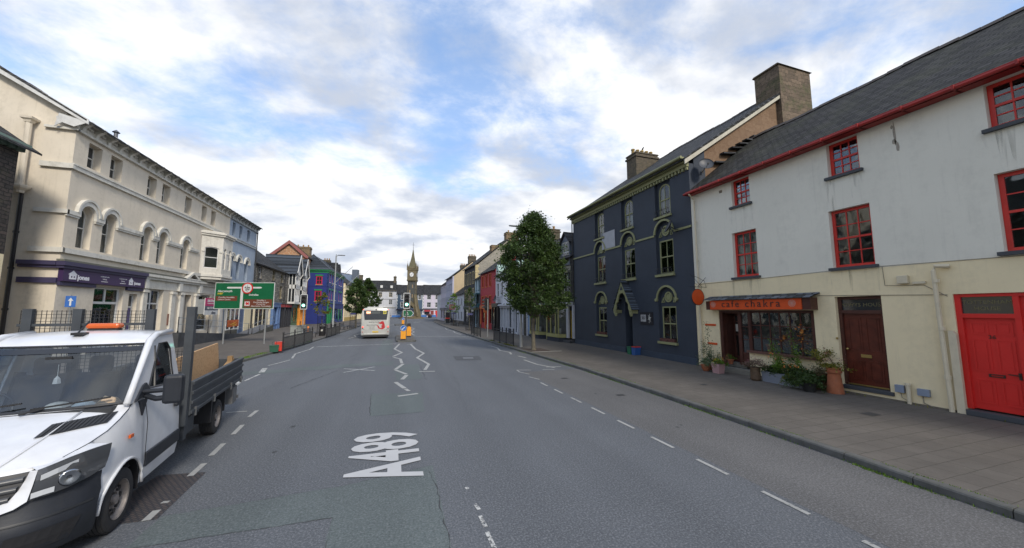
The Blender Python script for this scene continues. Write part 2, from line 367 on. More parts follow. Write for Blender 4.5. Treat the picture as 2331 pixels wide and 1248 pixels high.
    def chimney(s, x0, x1, y0, y1, z0, z1, mat, pots=3, potm=None, cap=.08, parent=None, ph=.45, band=True):
        m = MB().box(x0, x1, y0, y1, z0, z1)
        if band: m.box(x0 - cap, x1 + cap, y0 - cap, y1 + cap, z1 - .28, z1 - .14); m.box(x0 - cap * .6, x1 + cap * .6, y0 - cap * .6, y1 + cap * .6, z1, z1 + .1)
        c = m.build('chimney', mat, parent or s.o)
        lx = (x1 - x0) > (y1 - y0)
        for i in range(pots):
            t = (i + .5) / pots; px = x0 + (x1 - x0) * t if lx else (x0 + x1) / 2; py = (y0 + y1) / 2 if lx else y0 + (y1 - y0) * t
            MB().lathe([(.12, 0), (.15, .02), (.13, .1), (.11, ph - .1), (.14, ph - .08), (.13, ph)], (px, py, z1 + .08), 10).build('chimney_pot', potm or plain('pot_clay', (.36, .22, .10), .8), c, smooth=True)
        return c
def ground_pt(x): return x
# ================================================================== ground, road, pavements
def m_asphalt(name, base, tint=0.0, sp=1.0):
    k = NT(name); f = k.noise(38, 4, .75); f2 = k.noise(95, 3, .7); b = k.noise(.35, 6, .6); st = k.noise(1, 5, .6, k.map((1.1, .06, 1)))
    f0 = k.noise(13, 4, .8)
    col = k.mix(k.rng(b, .3, .7), sc(base, .84), sc(base, 1.12))
    sp_ = k.n('ShaderNodeSeparateXYZ'); k.l(k.tc.outputs['Object'], sp_.inputs[0]); wv = k.math('SINE', k.math('ADD', k.math('MULTIPLY', sp_.outputs[0], 3.4), k.math('MULTIPLY', b, 3)))
    col = k.mix(k.rng(wv, -.2, 1, 0, .30), col, sc(base, .60))                 # polished wheel tracks
    col = k.mix(k.rng(st, .40, .62, 0, .35), col, sc(base, .68))
    col = k.mix(k.rng(f0, .50, .66, 0, .18), col, sc(base, 1.4)); col = k.mix(k.rng(f0, .36, .46, .2, 0), col, sc(base, .55))
    col = k.mix(k.rng(f, .50, .64, 0, .42 * sp), col, (.33, .335, .34)); col = k.mix(k.rng(f, .36, .47, .4, 0), col, (.03, .032, .036)); col = k.mix(k.rng(f2, .52, .66, 0, .45 * sp), col, (.022, .024, .027))
    st2 = k.noise(2.2, 7, .75); col = k.mix(k.rng(st2, .60, .74, 0, .35), col, sc(base, .5))
    k.bump(k.math('ADD', k.math('MULTIPLY', f, .6), k.math('MULTIPLY', f2, .6)), .35, .012)
    return k.fin(col, k.rng(b, .3, .7, .72, .86), 0, .35)
ASPH = m_asphalt('asphalt', (.108, .116, .128)); PATCH = m_asphalt('asphalt_patch', (.108, .129, .128), sp=.6); PATCH2 = m_asphalt('asphalt_dark_patch', (.07, .073, .08), sp=.6); PAVASPH = m_asphalt('parking_asphalt', (.122, .119, .117), sp=.9)
def m_flags(name, base, w=.50, h=.33):
    k = NT(name); v = k.map((1, 1, 1)); nz = k.n('ShaderNodeTexNoise'); nz.inputs['Scale'].default_value = 1.3; k.l(v, nz.inputs[0])
    vm = k.n('ShaderNodeVectorMath', operation='MULTIPLY_ADD'); k.l(nz.outputs[1], vm.inputs[0]); vm.inputs[1].default_value = (.06, .06, 0); k.l(v, vm.inputs[2])
    b = k.n('ShaderNodeTexBrick'); k.l(vm.outputs[0], b.inputs[0]); b.inputs['Scale'].default_value = 1; b.inputs['Brick Width'].default_value = w; b.inputs['Row Height'].default_value = h
    b.inputs['Mortar Size'].default_value = .006; b.inputs['Mortar Smooth'].default_value = .4; b.offset = .43
    b.inputs['Color1'].default_value = (*sc(base, .93), 1); b.inputs['Color2'].default_value = (*sc(base, 1.07), 1); b.inputs['Mortar'].default_value = (.060, .055, .043, 1)
    col = k.mix(k.rng(k.noise(.7, 7, .7), .38, .68, 0, .6), b.outputs[0], sc(base, .6)); col = k.mix(k.rng(k.noise(9, 6, .75), .54, .72, 0, .4), col, (.06, .057, .05))
    col = k.mix(k.rng(k.noise(1.9, 7, .8), .60, .74, 0, .45), col, (.06, .07, .035)); col = k.mix(k.rng(k.noise(26, 3, .7), .66, .72, 0, .5), col, (.25, .25, .24))
    k.bump(k.math('SUBTRACT', k.math('MULTIPLY', k.noise(60, 3, .6), .25), b.outputs[1]), .45, .012)
    return k.fin(col, .85, 0, .3)
FLAG = m_flags('paving_slabs', (.130, .117, .103)); FLAG2 = m_flags('paving_far', (.125, .112, .10), .6, .6)
KERB = paint('kerb_stone', (.11, .11, .105), .85, .25, 3, .5, (.04, .045, .025), .4, 50)
def m_roadpaint(name, c, thr=.5):
    k = NT(name); n = k.noise(26, 6, .8); n2 = k.noise(4, 5, .7)
    col = k.mix(k.rng(n2, .4, .7, 0, .5), c, sc(c, .6)); k.fin(col, .7, 0, .3)
    tr = k.n('ShaderNodeBsdfTransparent'); ms = k.n('ShaderNodeMixShader'); k.l(k.rng(k.math('ADD', k.math('MULTIPLY', n, .7), k.math('MULTIPLY', n2, .3)), thr, thr + .05), ms.inputs[0])
    k.l(k.b.outputs[0], ms.inputs[1]); k.l(tr.outputs[0], ms.inputs[2]); k.l(ms.outputs[0], k.t.nodes['Material Output'].inputs[0]); return k.m
RP = m_roadpaint('road_paint', (.36, .36, .345), .575); RPW = m_roadpaint('road_paint_worn', (.5, .5, .48), .50); RPF = m_roadpaint('road_paint_faint', (.36, .37, .37), .54); RPN = paint('overlay_text_white', (.46, .46, .46), .7, .05, 3, 0)

MB().add([(-900, -900, -.03), (900, -900, -.03), (900, 1200, -.03), (-900, 1200, -.03)], [(0, 1, 2, 3)]).build('ground', paint('far_ground', (.10, .11, .07), .95, .2, .05), kind='structure', label='flat ground under and around the town')
MB().add([(-16, -12, 0), (17, -12, 0), (17, 108, 0), (40, 116, 0), (40, 132, 0), (-40, 132, 0), (-40, 110, 0), (-16, 108, 0)], [tuple(range(8))]).build('road', ASPH, kind='structure', label='grey tarmac main street')
KR = [(7.4, -8), (7.45, 2.5), (7.55, 4.5), (7.7, 7.5), (7.85, 11.6), (7.9, 15.6), (7.66, 23.2), (7.5, 32), (7.55, 44), (7.9, 65), (8.6, 80), (9.6, 92), (11.5, 103), (16, 111)]
KL = [(-8.4, -8), (-8.0, 8), (-7.6, 15), (-7.1, 21.8), (-6.5, 28), (-6.1, 34), (-5.7, 44), (-5.1, 60), (-4.9, 75), (-5.0, 92), (-6.2, 104), (-12, 111)]
def smooth_pl(P, n=5):
    out = []
    for i in range(len(P) - 1):
        p0 = Vector(P[max(i - 1, 0)]); p1 = Vector(P[i]); p2 = Vector(P[i + 1]); p3 = Vector(P[min(i + 2, len(P) - 1)])
        for k in range(n):
            t = k / n; q = .5 * ((2 * p1) + (p2 - p0) * t + (2 * p0 - 5 * p1 + 4 * p2 - p3) * t * t + (3 * p1 - p0 - 3 * p2 + p3) * t ** 3); out.append((q.x, q.y))
    return out + [P[-1]]
def kerb(P, side, name_label):
    P = smooth_pl(P, 8); m = MB(); acc = []; W_ = .15
    L = [0]
    for i in range(1, len(P)): L.append(L[-1] + math.hypot(P[i][0] - P[i - 1][0], P[i][1] - P[i - 1][1]))
    def at(d):
        for i in range(1, len(P)):
            if L[i] >= d or i == len(P) - 1:
                t = (d - L[i - 1]) / max(L[i] - L[i - 1], 1e-6); a = Vector(P[i - 1]); b = Vector(P[i]); q = a.lerp(b, t); n = Vector((-(b - a).y, (b - a).x)).normalized() * -side; return q, n
    d = 0
    while d < L[-1] - .1:
        ln = .9 + R.uniform(-.06, .06); h = .125 + R.uniform(-.006, .006); o = R.uniform(-.006, .006)
        a, n = at(d + .006); b, n2 = at(min(d + ln - .006, L[-1])); b2 = .03
        prof = [(-.0 + o, -.02), (o, h - b2), (b2 * .5 + o, h - b2 * .3), (b2 + o + .01, h), (W_, h), (W_, -.02)]
        va = [(a.x + n.x * u, a.y + n.y * u, z) for u, z in prof]; vb = [(b.x + n2.x * u, b.y + n2.y * u, z) for u, z in prof]; k = len(prof)
        m.add(va + vb, [(i, i + 1, i + 1 + k, i + k) for i in range(k - 1)] + [tuple(range(k)), tuple(range(2 * k - 1, k - 1, -1))]); d += ln
    return m.build('kerb', KERB, kind='structure', label=name_label)
kerb(KR, 1, 'stone kerb along the right pavement'); kerb(KL, -1, 'stone kerb along the left pavement')
def offs(P, d):
    out = []
    for i in range(len(P)):
        a = Vector(P[max(i - 1, 0)]); b = Vector(P[min(i + 1, len(P) - 1)]); t = (b - a).normalized(); out.append((P[i][0] + t.y * d, P[i][1] - t.x * d))
    return out
PR = offs(smooth_pl(KR, 4), .14); PL = offs(smooth_pl(KL, 4), -.14)
MB().prism(PR + [(26, 111), (26, -8)], -.02, .115, ax='z').build('pavement', FLAG, kind='structure', label='paved pavement in front of the right hand buildings')
MB().prism(PL + [(-30, 111), (-30, -8)], -.02, .115, ax='z').build('pavement', FLAG2, kind='structure', label='paved pavement in front of the left hand buildings')
MB().box(-40, 40, 131.2, 150, -.02, .12).build('pavement', FLAG2, kind='structure', label='pavement at the far end behind the clock tower')

def poly_patch(name, P, mat, z=.004, label=None): return MB().prism(P, z, z, ax='z').build(name, mat, kind='structure', label=label) if False else MB().add([(x, y, z) for x, y in P], [tuple(range(len(P)))]).build(name, mat, kind='structure', label=label)
def jag(P, amp=.03, step=.25):
    out = []
    for i in range(len(P)):
        a = Vector(P[i]); b = Vector(P[(i + 1) % len(P)]); n = max(1, int((b - a).length / step))
        for k in range(n):
            q = a.lerp(b, k / n); out.append((q.x + R.uniform(-amp, amp) * (k > 0), q.y + R.uniform(-amp, amp) * (k > 0)))
    return out
poly_patch('road_patch', jag([(.68, 1.5), (.69, 4.2), (.72, 6.42), (-.55, 6.12), (-2.7, 5.95), (-2.7, 5.3), (-.64, 5.25), (-.6, 1.5)], .012, .12), PATCH, label='greenish tarmac repair patch nearest the camera')
poly_patch('road_patch', jag([(.84, 9.72), (-.46, 9.75), (-.57, 12.25), (.98, 12.0)], .015), PATCH, label='square greenish tarmac patch under the end of the zigzag line')
poly_patch('road_patch', jag([(.15, 14.3), (1.15, 14.3), (1.25, 18.2), (.15, 18.2)], .05), PATCH, label='narrow greenish tarmac patch between the zigzag lines')
poly_patch('road_patch', jag([(-6.2, 17.2), (-1, 18.4), (.1, 18.3), (.1, 19.6), (-2.5, 19.2), (-6.6, 18.1)], .08), PATCH, label='pale trench repair running across the left lane')
poly_patch('road_patch', jag([(-.9, 22.5), (.05, 22.3), (.05, 34), (-.7, 34)], .05), PATCH, label='long tarmac repair strip beside the bus')
poly_patch('road_patch', jag([(3.2, 18.9), (4.5, 18.6), (4.75, 20.3), (3.3, 20.7)], .02), PATCH2, label='dark square tarmac patch round a manhole cover')
poly_patch('road_patch', jag([(5.25, -6), (7.43, -6), (7.43, 2.5), (7.52, 4.5), (7.66, 7.5), (7.8, 11.6), (7.85, 14.5), (5.3, 14.5)], .01, 1.0), PAVASPH, z=.002, label='lighter worn tarmac of the right parking lane')
poly_patch('manhole_cover', [(3.66, 19.35), (4.2, 19.25), (4.3, 19.95), (3.75, 20.05)], plain('cast_iron', (.16, .165, .17), .6, .4), z=.009, label='rectangular iron manhole cover in the right lane')
m_oil = MB()
rr_ = random.Random(5)
for _ in range(16):
    ox, oy, r_ = rr_.choice((-1.6, 3.2, 6.4, -2.4)) + rr_.gauss(0, .35), rr_.uniform(3.5, 26), rr_.uniform(.015, .06)
    m_oil.add([(ox + r_ * rr_.uniform(.6, 1.2) * math.cos(a), oy + r_ * rr_.uniform(.8, 1.8) * math.sin(a), .0055) for a in [k * .698 for k in range(9)]], [tuple(range(9))])
m_oil.build('oil_stains', m_roadpaint('oil_stain', (.065, .068, .072), .50), kind='structure', label='small dark oil spots and stains on the tarmac')
# cracks
m = MB()
def crack(pts, w=.008, amp=.05, step=.06, z=.0065):
    Q = []
    for i in range(len(pts) - 1):
        a = Vector(pts[i]); b = Vector(pts[i + 1]); n = max(2, int((b - a).length / step)); pd = Vector((-(b - a).y, (b - a).x)).normalized(); ph = R.uniform(0, 6)
        for k in range(n): Q.append(a.lerp(b, k / n) + pd * (amp * R.uniform(-.35, .35) + amp * .6 * math.sin(ph + k * .33) + amp * .5 * math.sin(ph * 2 + k * .9)))
    Q.append(Vector(pts[-1])); vs = []
    for i, q in enumerate(Q):
        t = (Q[min(i + 1, len(Q) - 1)] - Q[max(i - 1, 0)]).normalized(); n = Vector((-t.y, t.x)) * w * R.choice((.1, .4, .6, .9, 1.3)) * .7; vs += [(q.x + n.x, q.y + n.y, z), (q.x - n.x, q.y - n.y, z)]
    m.add(vs, [(2 * i, 2 * i + 1, 2 * i + 3, 2 * i + 2) for i in range(len(Q) - 1)])
crack([(.66, 2.8), (.68, 4.2), (.69, 5.4), (.64, 6.35)], .010, .02); crack([(-2.7, 5.95), (-.55, 6.12), (.72, 6.42)], .005, .015); crack([(-2.7, 5.3), (-.64, 5.25), (-.6, 3.5)], .004, .015); crack([(1.9, 9), (2.1, 12.5)], .003, .04); 
crack([(-3.2, 13.9), (-2.6, 16), (-2.2, 17.4)], .02, .04); crack([(-2.6, 19.4), (-1.9, 24)], .014, .05); crack([(-7, 14.8), (-4.6, 16.6), (-3, 17.6), (-.4, 18.2)], .016, .05)
crack([(-.47, 9.75), (-.57, 12.25)], .012, .02);  
crack([(2.2, 12), (2.5, 17)], .006, .05); crack([(-4.4, 12), (-3.4, 17)], .008, .06); crack([(1.25, 14), (1.3, 18.3)], .012, .03)
m.build('road_cracks', plain('crack_black', (.05, .052, .055), .9), kind='structure', label='thin cracks in the tarmac')
# painted lines
def strip(pts, w, m, z=.008):
    for i in range(len(pts) - 1):
        a = Vector(pts[i]); b = Vector(pts[i + 1]); n = Vector((-(b - a).y, (b - a).x)).normalized() * w / 2
        m.add([(a.x + n.x, a.y + n.y, z), (a.x - n.x, a.y - n.y, z), (b.x - n.x, b.y - n.y, z), (b.x + n.x, b.y + n.y, z)], [(0, 1, 2, 3)]); z += .0002
m = MB(); y = -.1
while y < 14:
    strip([(5.13 + .0012 * y * y * (y > 12), y), (5.13, y + .62)], .07, m); y += 1.17
strip([(5.15, 14.5), (5.2, 15.0)], .07, m); strip([(5.19, 15.05), (5.8, 14.86)], .09, m); strip([(6.31, 14.8), (6.81, 14.64)], .09, m)
m.build('parking_bay_line', RP, kind='structure', label='short white dashes marking the right parking lane')
m = MB()
for a, b in [((-2.83, 5.9), (-2.84, 6.15)), ((-2.86, 6.33), (-2.85, 6.39)), ((-2.95, 7.2), (-2.97, 7.7)), ((-3.02, 8.06), (-3.07, 8.7)), ((-3.11, 9.25), (-3.17, 9.93)), ((-3.26, 10.6), (-3.28, 11.2)), ((-2.7, 4.7), (-2.76, 5.1))]: strip([a, b], .09, m)
strip([(-3.96, 11.23), (-3.5, 11.2)], .06, m)
m.build('parking_bay_line', RP, kind='structure', label='white dashes of the left bay beside the truck')
m = MB(); strip([(-5.11, 14.9), (-5.3, 16.0)], .2, m); strip([(-5.12, 15.9), (-5.09, 17.4)], .09, m); strip([(-5.15, 17.8), (-5.4, 19.1)], .2, m); strip([(-5.5, 19.9), (-5.06, 21.8)], .1, m); strip([(-5.12, 22.5), (-5.48, 24.7), (-5.2, 27.4), (-5.3, 29)], .1, m)
strip([(-3.84, 36.4), (-3.4, 38.6), (-3.75, 40.7), (-3.2, 45), (-3.7, 49), (-3.2, 54)], .12, m)
m.build('zigzag_line', RPW, kind='structure', label='worn white zigzag line beside the left kerb')
m = MB(); strip([(6.64, 25.66), (6.9, 25.66)], .2, m); strip([(6.85, 25.6), (6.95, 24.2), (6.65, 22.6), (6.95, 21.4), (6.7, 20.4)], .12, m); strip([(6.85, 19.6), (7.0, 18.7)], .13, m); strip([(6.62, 18.0), (6.66, 16.3), (7.05, 15.1)], .12, m); strip([(6.75, 15.42), (7.45, 15.3)], .12, m)
strip([(7.0, 38.5), (6.9, 42), (7.25, 45), (6.95, 49), (7.3, 53)], .12, m)
m.build('zigzag_line', RP, kind='structure', label='white zigzag line beside the right kerb')
m = MB(); strip([(.55, 29.5), (.17, 25.7), (.6, 23.4), (.08, 21.6)], .14, m); strip([(.1, 21.2), (.45, 20.4), (.49, 18.7)], .13, m); strip([(.55, 18.5), (.17, 16.85)], .15, m); strip([(.17, 16.75), (.6, 15.5)], .13, m); strip([(.6, 15.3), (.4, 14.4)], .15, m)
strip([(.16, 13.95), (.45, 12.75)], .14, m); strip([(.47, 12.65), (.57, 12.3)], .12, m); strip([(.22, 11.68), (.82, 11.86)], .15, m)
strip([(1.1, 28.8), (1.52, 29.2)], .15, m); strip([(1.35, 29.1), (1.5, 25.3), (1.85, 22.6), (1.33, 20.6), (1.72, 18), (1.4, 16.35)], .14, m); strip([(1.13, 15.98), (1.78, 15.86)], .15, m)
strip([(.85, 39), (1.3, 42), (.9, 46), (1.5, 50), (1.2, 54), (1.8, 58)], .13, m); strip([(2.2, 38.8), (2.0, 41.7), (2.5, 45), (2.3, 49), (2.9, 52.3), (2.7, 56.4)], .13, m)
m.build('zigzag_line', RP, kind='structure', label='pair of white zigzag lines leading to the traffic island')
m = MB(); strip([(-5.1, 28.9), (.3, 29.6)], .2, m); strip([(2.0, 37.4), (7.3, 35.8)], .2, m)
m.build('stop_line', RPW, kind='structure', label='white stop lines across the lanes at the crossing')
m = MB(); strip([(-1.9, 16.75), (-.72, 17.95)], .12, m); strip([(-2.0, 17.8), (-.68, 16.85)], .12, m, .009)
m.build('cross_marking', RPF, kind='structure', label='faint white cross painted on the left lane')
m = MB()
for a, b in [((1.13, 5.0), (1.15, 4.84)), ((1.13, 4.7), (1.14, 4.45)), ((1.13, 4.35), (1.14, 3.9)), ((1.1, 5.5), (1.12, 5.42))]: strip([a, b], .05, m)
for i in range(6): strip([(4.2 + .15 * i, 80 + i), (5.4 + .15 * i, 79.6 + i)], .3, m)
for i in range(5): strip([(-1.5 + i * .5, 60 + 3 * i), (-1.2 + i * .5, 61.5 + 3 * i)], .25, m)
m.build('worn_line', RPW, kind='structure', label='worn remains of a white centre line')
t = text('A489', 1.0, RPN, None, (0, 0, .013), (0, 0, rad(90)), name='overlay_lettering', ext=.0, bold=.022)  # map overlay text, built as flat lettering lying on the road
xs = [v.co.x for v in t.data.vertices]; ys = [v.co.y for v in t.data.vertices]
kx = 2.30 / (max(xs) - min(xs)); ky = 1.24 / (max(ys) - min(ys)); cxx = (max(xs) + min(xs)) / 2; cyy = (max(ys) + min(ys)) / 2
for v in t.data.vertices: v.co.x = (v.co.x - cxx) * kx; v.co.y = (v.co.y - cyy) * ky; v.co.z = 0
t.location = (-.05, 7.2, .013); tag(t, 'large white map overlay road number A489 laid flat on the left lane', None, None, 'structure')
# iron covers and cable hatch
m = MB()
for x, y, w, h in ((-2.95, 6.3, .9, 1.5), (-3.3, 6.9, .5, .6)): pass
k = NT('ironwork_mesh'); bt = k.n('ShaderNodeTexBrick'); k.l(k.map((1, 1, 1)), bt.inputs[0]); bt.inputs['Scale'].default_value = 1; bt.inputs['Brick Width'].default_value = .07; bt.inputs['Row Height'].default_value = .05; bt.inputs['Mortar Size'].default_value = .012
bt.inputs['Color1'].default_value = (.10, .085, .08, 1); bt.inputs['Color2'].default_value = (.13, .10, .09, 1); bt.inputs['Mortar'].default_value = (.05, .05, .055, 1); k.bump(bt.outputs[1], .6, .01); IRONM = k.fin(bt.outputs[0], .6, .3)
poly_patch('drain_grating', [(-3.5, 5.95), (-2.72, 5.9), (-2.78, 7.3), (-3.45, 7.4)], IRONM, z=.005, label='brownish patterned iron cover in the road beside the truck')
for (x, y, w, h) in ((10.8, 5.6, .35, .25), (9.9, 9.6, .2, .14), (10.7, 20.8, .5, .3), (10.9, 16.2, .14, .12)):
    poly_patch('inspection_cover', rect(x, x + w, y, y + h), plain('cast_iron_dark', (.06, .06, .06), .7, .3), z=.1205, label='small iron inspection cover set in the right pavement')
for (x, y) in ((6.6, 9.6), (6.2, 12.6)): poly_patch('inspection_cover', rect(x, x + .25, y, y + .18), plain('cast_iron_dark', (.06, .06, .06)), z=.009, label='small iron cover in the right parking lane')
# ================================================================== right-hand side
SL = slate('slate_roof', (.024, .0235, .023), moss=.45); SLD = slate('slate_roof_dark', (.034, .035, .038), .25); SLB = slate('slate_roof_bluish', (.05, .06, .075), .1)
CREAM = paint('cream_render', (.78, .665, .43), .85, .06, .6, .22, (.30, .26, .18), .25, 30)
OFFW = paint('off_white_render', (.70, .675, .58), .85, .05, .5, .20, (.30, .29, .25), .25, 30)
RED = paint('red_gloss', (.55, .035, .025), .4, .18, 2.5, .12, (.2, .02, .02), .1, 20); REDG = paint('red_gutter_paint', (.30, .022, .018), .5, .25, 3, .25, (.08, .02, .015)); REDDOOR = paint('red_door_paint', (.62, .025, .02), .38, .08, 2)
SLATESILL = plain('slate_sill', (.055, .06, .068), .7); CREAMG = paint('cream_gloss', (.62, .55, .40), .5, .05, 3, .2)
# ---- cafe house: three storeys, red sashes
cb_ = B((13.2, 12.98), (13.2, -3.4), 'cafe_house', 'off-white and cream rendered three storey house with red sash windows and the orange cafe front', 'house')
ze = 8.2
for (a, b) in ((2.13, 2.92), (5.6, 6.42), (8.88, 9.85), (12.6, 13.5)): cb_.win(a, b, 6.85, 7.95, RED, y=.16, fr=.09, cols=3, rows=4, sill=SLATESILL, curtain=1 if a < 3 else 0)
for (a, b) in ((2.03, 3.06), (5.5, 6.55), (8.86, 10.1), (12.4, 13.6)): cb_.win(a, b, 3.93, 5.76, RED, y=.16, fr=.09, cols=3, rows=4, sill=SLATESILL, curtain=1 if a < 3 else 0)
SH = rect(1.18, 4.84, .13, 2.6); DR = rect(5.47, 6.60, .3, 3.02); RDR = rect(7.98, 9.95, .2, 3.0)
cb_.h += [SH, DR, RDR]
# front wall in two colours: cream ground storey, paler above, split by a thin drip line
lo = [SH, DR, RDR]
def holes_in(b, z0, z1): return [h for h in b.h if min(p[1] for p in h) >= z0 and max(p[1] for p in h) <= z1]
MB().prism(rect(0, cb_.w, -.02, 3.82), 0, .35, [[(x, z) for x, z in h] for h in lo]).build('wall', CREAM, cb_.o, 'cream painted ground floor wall')
MB().prism(rect(0, cb_.w, 3.82, ze), .012, .35, holes_in(cb_, 3.83, 9)).build('wall', OFFW, cb_.o, 'off-white upper wall')
cb_.shell(ze, 11.3, 8.4, OFFW)
cb_.roof(ze, 11.3, 8.4, SL, ov=.34, ve=.06)
m = MB().tube([(-.02, -.38, 8.0), (cb_.w, -.38, 8.0)], .055, 8); [m.box(i * .95, i * .95 + .04, -.46, -.02, 7.95, 8.06) for i in range(1, 17)]
m.build('gutter', REDG, cb_.o); MB().box(.0, cb_.w, -.30, -.005, 7.95, 8.12).build('fascia_board', REDG, cb_.o)
m = MB().tube([(.30, -.40, 7.95), (.30, -.12, 7.7), (.30, -.09, .15)], .04, 8); [m.tube([(.30, -.09, z), (.30, -.09, z + .08)], .055, 8) for z in (1.2, 3, 4.8, 6.6)]; m.build('downpipe', CREAMG, cb_.o)
m = MB().tube([(8.02, -.06, 3.70), (7.78, -.12, 3.72), (7.74, -.11, 3.6), (7.78, -.11, .12)], .05, 8); [m.tube([(7.77, -.11, z), (7.77, -.11, z + .09)], .066, 8) for z in (.9, 2.1, 3.3)]; m.build('downpipe', CREAMG, cb_.o)
MB().prism([(7.86, .12), (8.0, .12), (8.0, 2.0), (7.94, 2.1), (7.86, 2.1)], -.10, -.003).build('pier', CREAMG, cb_.o)
m = MB().tube([(7.0, -.07, .12), (7.0, -.07, .62)], .045, 8).tube([(7.0, -.07, .6), (7.0, -.07, .66)], .06, 8); m.build('vent_pipe', CREAMG, cb_.o)
for x0, x1, z0, z1 in ((6.73, 6.92, .38, .58), (7.17, 7.40, .38, .56)):
    MB().box(x0, x1, -.09, -.003, z0, z1).build('meter_box', plain('meter_grey', (.22, .26, .33), .5), cb_.o, bevel=.01)
m = MB().tube([(6.82, -.02, .38), (6.84, -.03, .25), (6.95, -.02, .18)], .008, 5).tube([(7.25, -.02, .38), (7.26, -.03, .2), (7.45, -.02, .13)], .012, 5).tube([(6.7, -.01, 3.84), (6.72, -.012, 3.3), (7.05, -.015, 3.28), (7.5, -.015, 3.26), (7.9, -.012, 2.95)], .008, 4).tube([(5.0, -.012, 3.08), (6.6, -.012, 3.03), (7.9, -.012, 2.99)], .008, 4).tube([(.3, -.01, 3.78), (3, -.012, 3.80), (6.0, -.012, 3.86), (9.5, -.012, 3.80)], .008, 4)
m.build('cable', plain('cable_grey', (.25, .22, .17), .7), cb_.o)
MB().box(7.02, 7.24, -.12, -.003, 3.32, 3.54).build('alarm_box', CREAMG, cb_.o, bevel=.015)
m = MB().box(7.3, 7.55, -.05, -.003, 3.30, 3.36); m.build('junction_box', CREAMG, cb_.o)
m = MB(); m.box(1.56, 1.62, -.01, .01, 7.62, 7.73); m.box(1.64, 1.70, -.01, .01, 7.62, 7.73); m.build('air_vent', plain('vent_brown', (.2, .17, .12), .8), cb_.o)
# flaking patch with old bracket high on the wall
m = MB(); rr = random.Random(3)
for (cx_, cz_, sx_, sz_) in ((7.26, 7.55, .025, .3), (7.24, 7.3, .05, .07), (7.3, 7.12, .03, .12), (7.22, 7.75, .03, .05)):
    P = [(cx_ + sx_ * (1 + rr.uniform(-.3, .3)) * math.cos(k / 11 * 6.28), cz_ + sz_ * (1 + rr.uniform(-.3, .3)) * math.sin(k / 11 * 6.28)) for k in range(11)]; m.prism(P, .002, .02)
m.build('flaked_render', paint('flaked_render', (.33, .30, .25), .95, .3, 20), cb_.o)
STAIN = stainmat(); rr = random.Random(12)
for (a, b, z) in ((2.13, 2.92, 6.75), (5.6, 6.42, 6.75), (8.88, 9.85, 6.75), (2.03, 3.06, 3.83), (5.5, 6.55, 3.83), (5.47, 6.6, .2)):
    if z < 1: continue
    m = MB(); z0_ = z - .004
    for x in [a - .06, b + .04] + [rr.uniform(a, b) for _ in range(4)]:
        w_, l_ = rr.uniform(.03, .09), rr.uniform(.35, 1.3) if z > 5 else rr.uniform(.3, .9); m.add([(x - w_, .0085 if z > 5 else -.0035, z0_), (x + w_, .0085 if z > 5 else -.0035, z0_), (x + w_ * .3, .0085 if z > 5 else -.0035, z0_ - l_), (x - w_ * .3, .0085 if z > 5 else -.0035, z0_ - l_ * .9)], [(0, 1, 2, 3)])
    o_ = m.build('rain_stain', STAIN, cb_.o); o_['kind'] = 'stuff'
# cafe shopfront (recess 0.18 deep)
WOOD = paint('dark_brown_joinery', (.075, .026, .018), .45, .3, 6, .1, (.02, .01, .01)); MAHOG = paint('mahogany_door', (.10, .022, .012), .35, .35, 5)
sf = thing('shopfront', None, None); sf.parent = cb_.o
x0, x1 = 1.18, 4.84
m = MB().box(x0, x0 + .14, .04, .2, .13, 2.6).box(x1 - .12, x1, .04, .2, 1.07, 2.6).box(x0, x1, .045, .2, 2.5, 2.6).box(2.02, 2.16, .04, .2, .45, 2.5).box(2.46, 2.58, .04, .2, 1.05, 2.5)
m.box(2.16, 2.46, .06, .12, .45, .95).build('frame', WOOD, sf)
CW = (2.58, x1 - .12, 1.08, 2.5); m = MB()
for i in range(1, 6): x = CW[0] + (CW[1] - CW[0]) * i / 6; m.box(x - .02, x + .02, .07, .11, CW[2], CW[3])
for i in range(1, 3): z = CW[2] + (CW[3] - CW[2]) * i / 3; m.box(CW[0], CW[1], .072, .108, z - .016, z + .016)
for z in (1.45, 1.95): m.box(2.16, 2.46, .072, .108, z - .015, z + .015)
m.build('glazing_bars', WOOD, sf); MB().box(CW[0], CW[1], .088, .092, CW[2], CW[3]).build('pane', GL, sf); MB().box(2.16, 2.46, .088, .092, .95, 2.5).build('pane', GL, sf)
MB().box(2.46, 4.98, -.12, .2, .98, 1.06).build('sill', paint('sill_brown', (.13, .06, .045), .6, .2, 8), sf)
MB().box(2.46, x1, .02, .34, .0, .98).build('stall_riser', CREAM, sf)
# recessed entrance door with papers in it
dd = MB().box(1.34, 1.42, .62, .68, .45, 2.45).box(1.94, 2.02, .62, .68, .45, 2.45).box(1.64, 1.70, .62, .68, .45, 2.45).box(1.42, 1.94, .625, .675, 1.55, 1.62).box(1.42, 1.94, .625, .675, .45, .7).box(1.42, 1.94, .625, .675, 2.1, 2.14).box(1.34, 2.02, .62, .68, 2.36, 2.46).build('door', WOOD, sf)
MB().box(1.42, 1.94, .648, .652, .7, 2.36).build('pane', GL, dd)
PAPER = plain('paper', (.55, .55, .50), .8)
m = MB().box(1.45, 1.61, .60, .603, 1.72, 2.02).box(1.71, 1.88, .60, .603, 1.74, 2.04); m.build('menu_sheet', PAPER, dd)
MB().box(1.74, 1.92, .598, .601, 1.46, 1.60).build('green_notice', plain('green_card', (.10, .50, .06), .6), dd)
MB().box(x0 + .14, 2.16, .2, 1.1, .30, .45).box(1.1, 2.62, -.22, .2, .0, .29).build('step', paint('step_stone', (.2, .19, .16), .9, .2, 5, .4), sf)
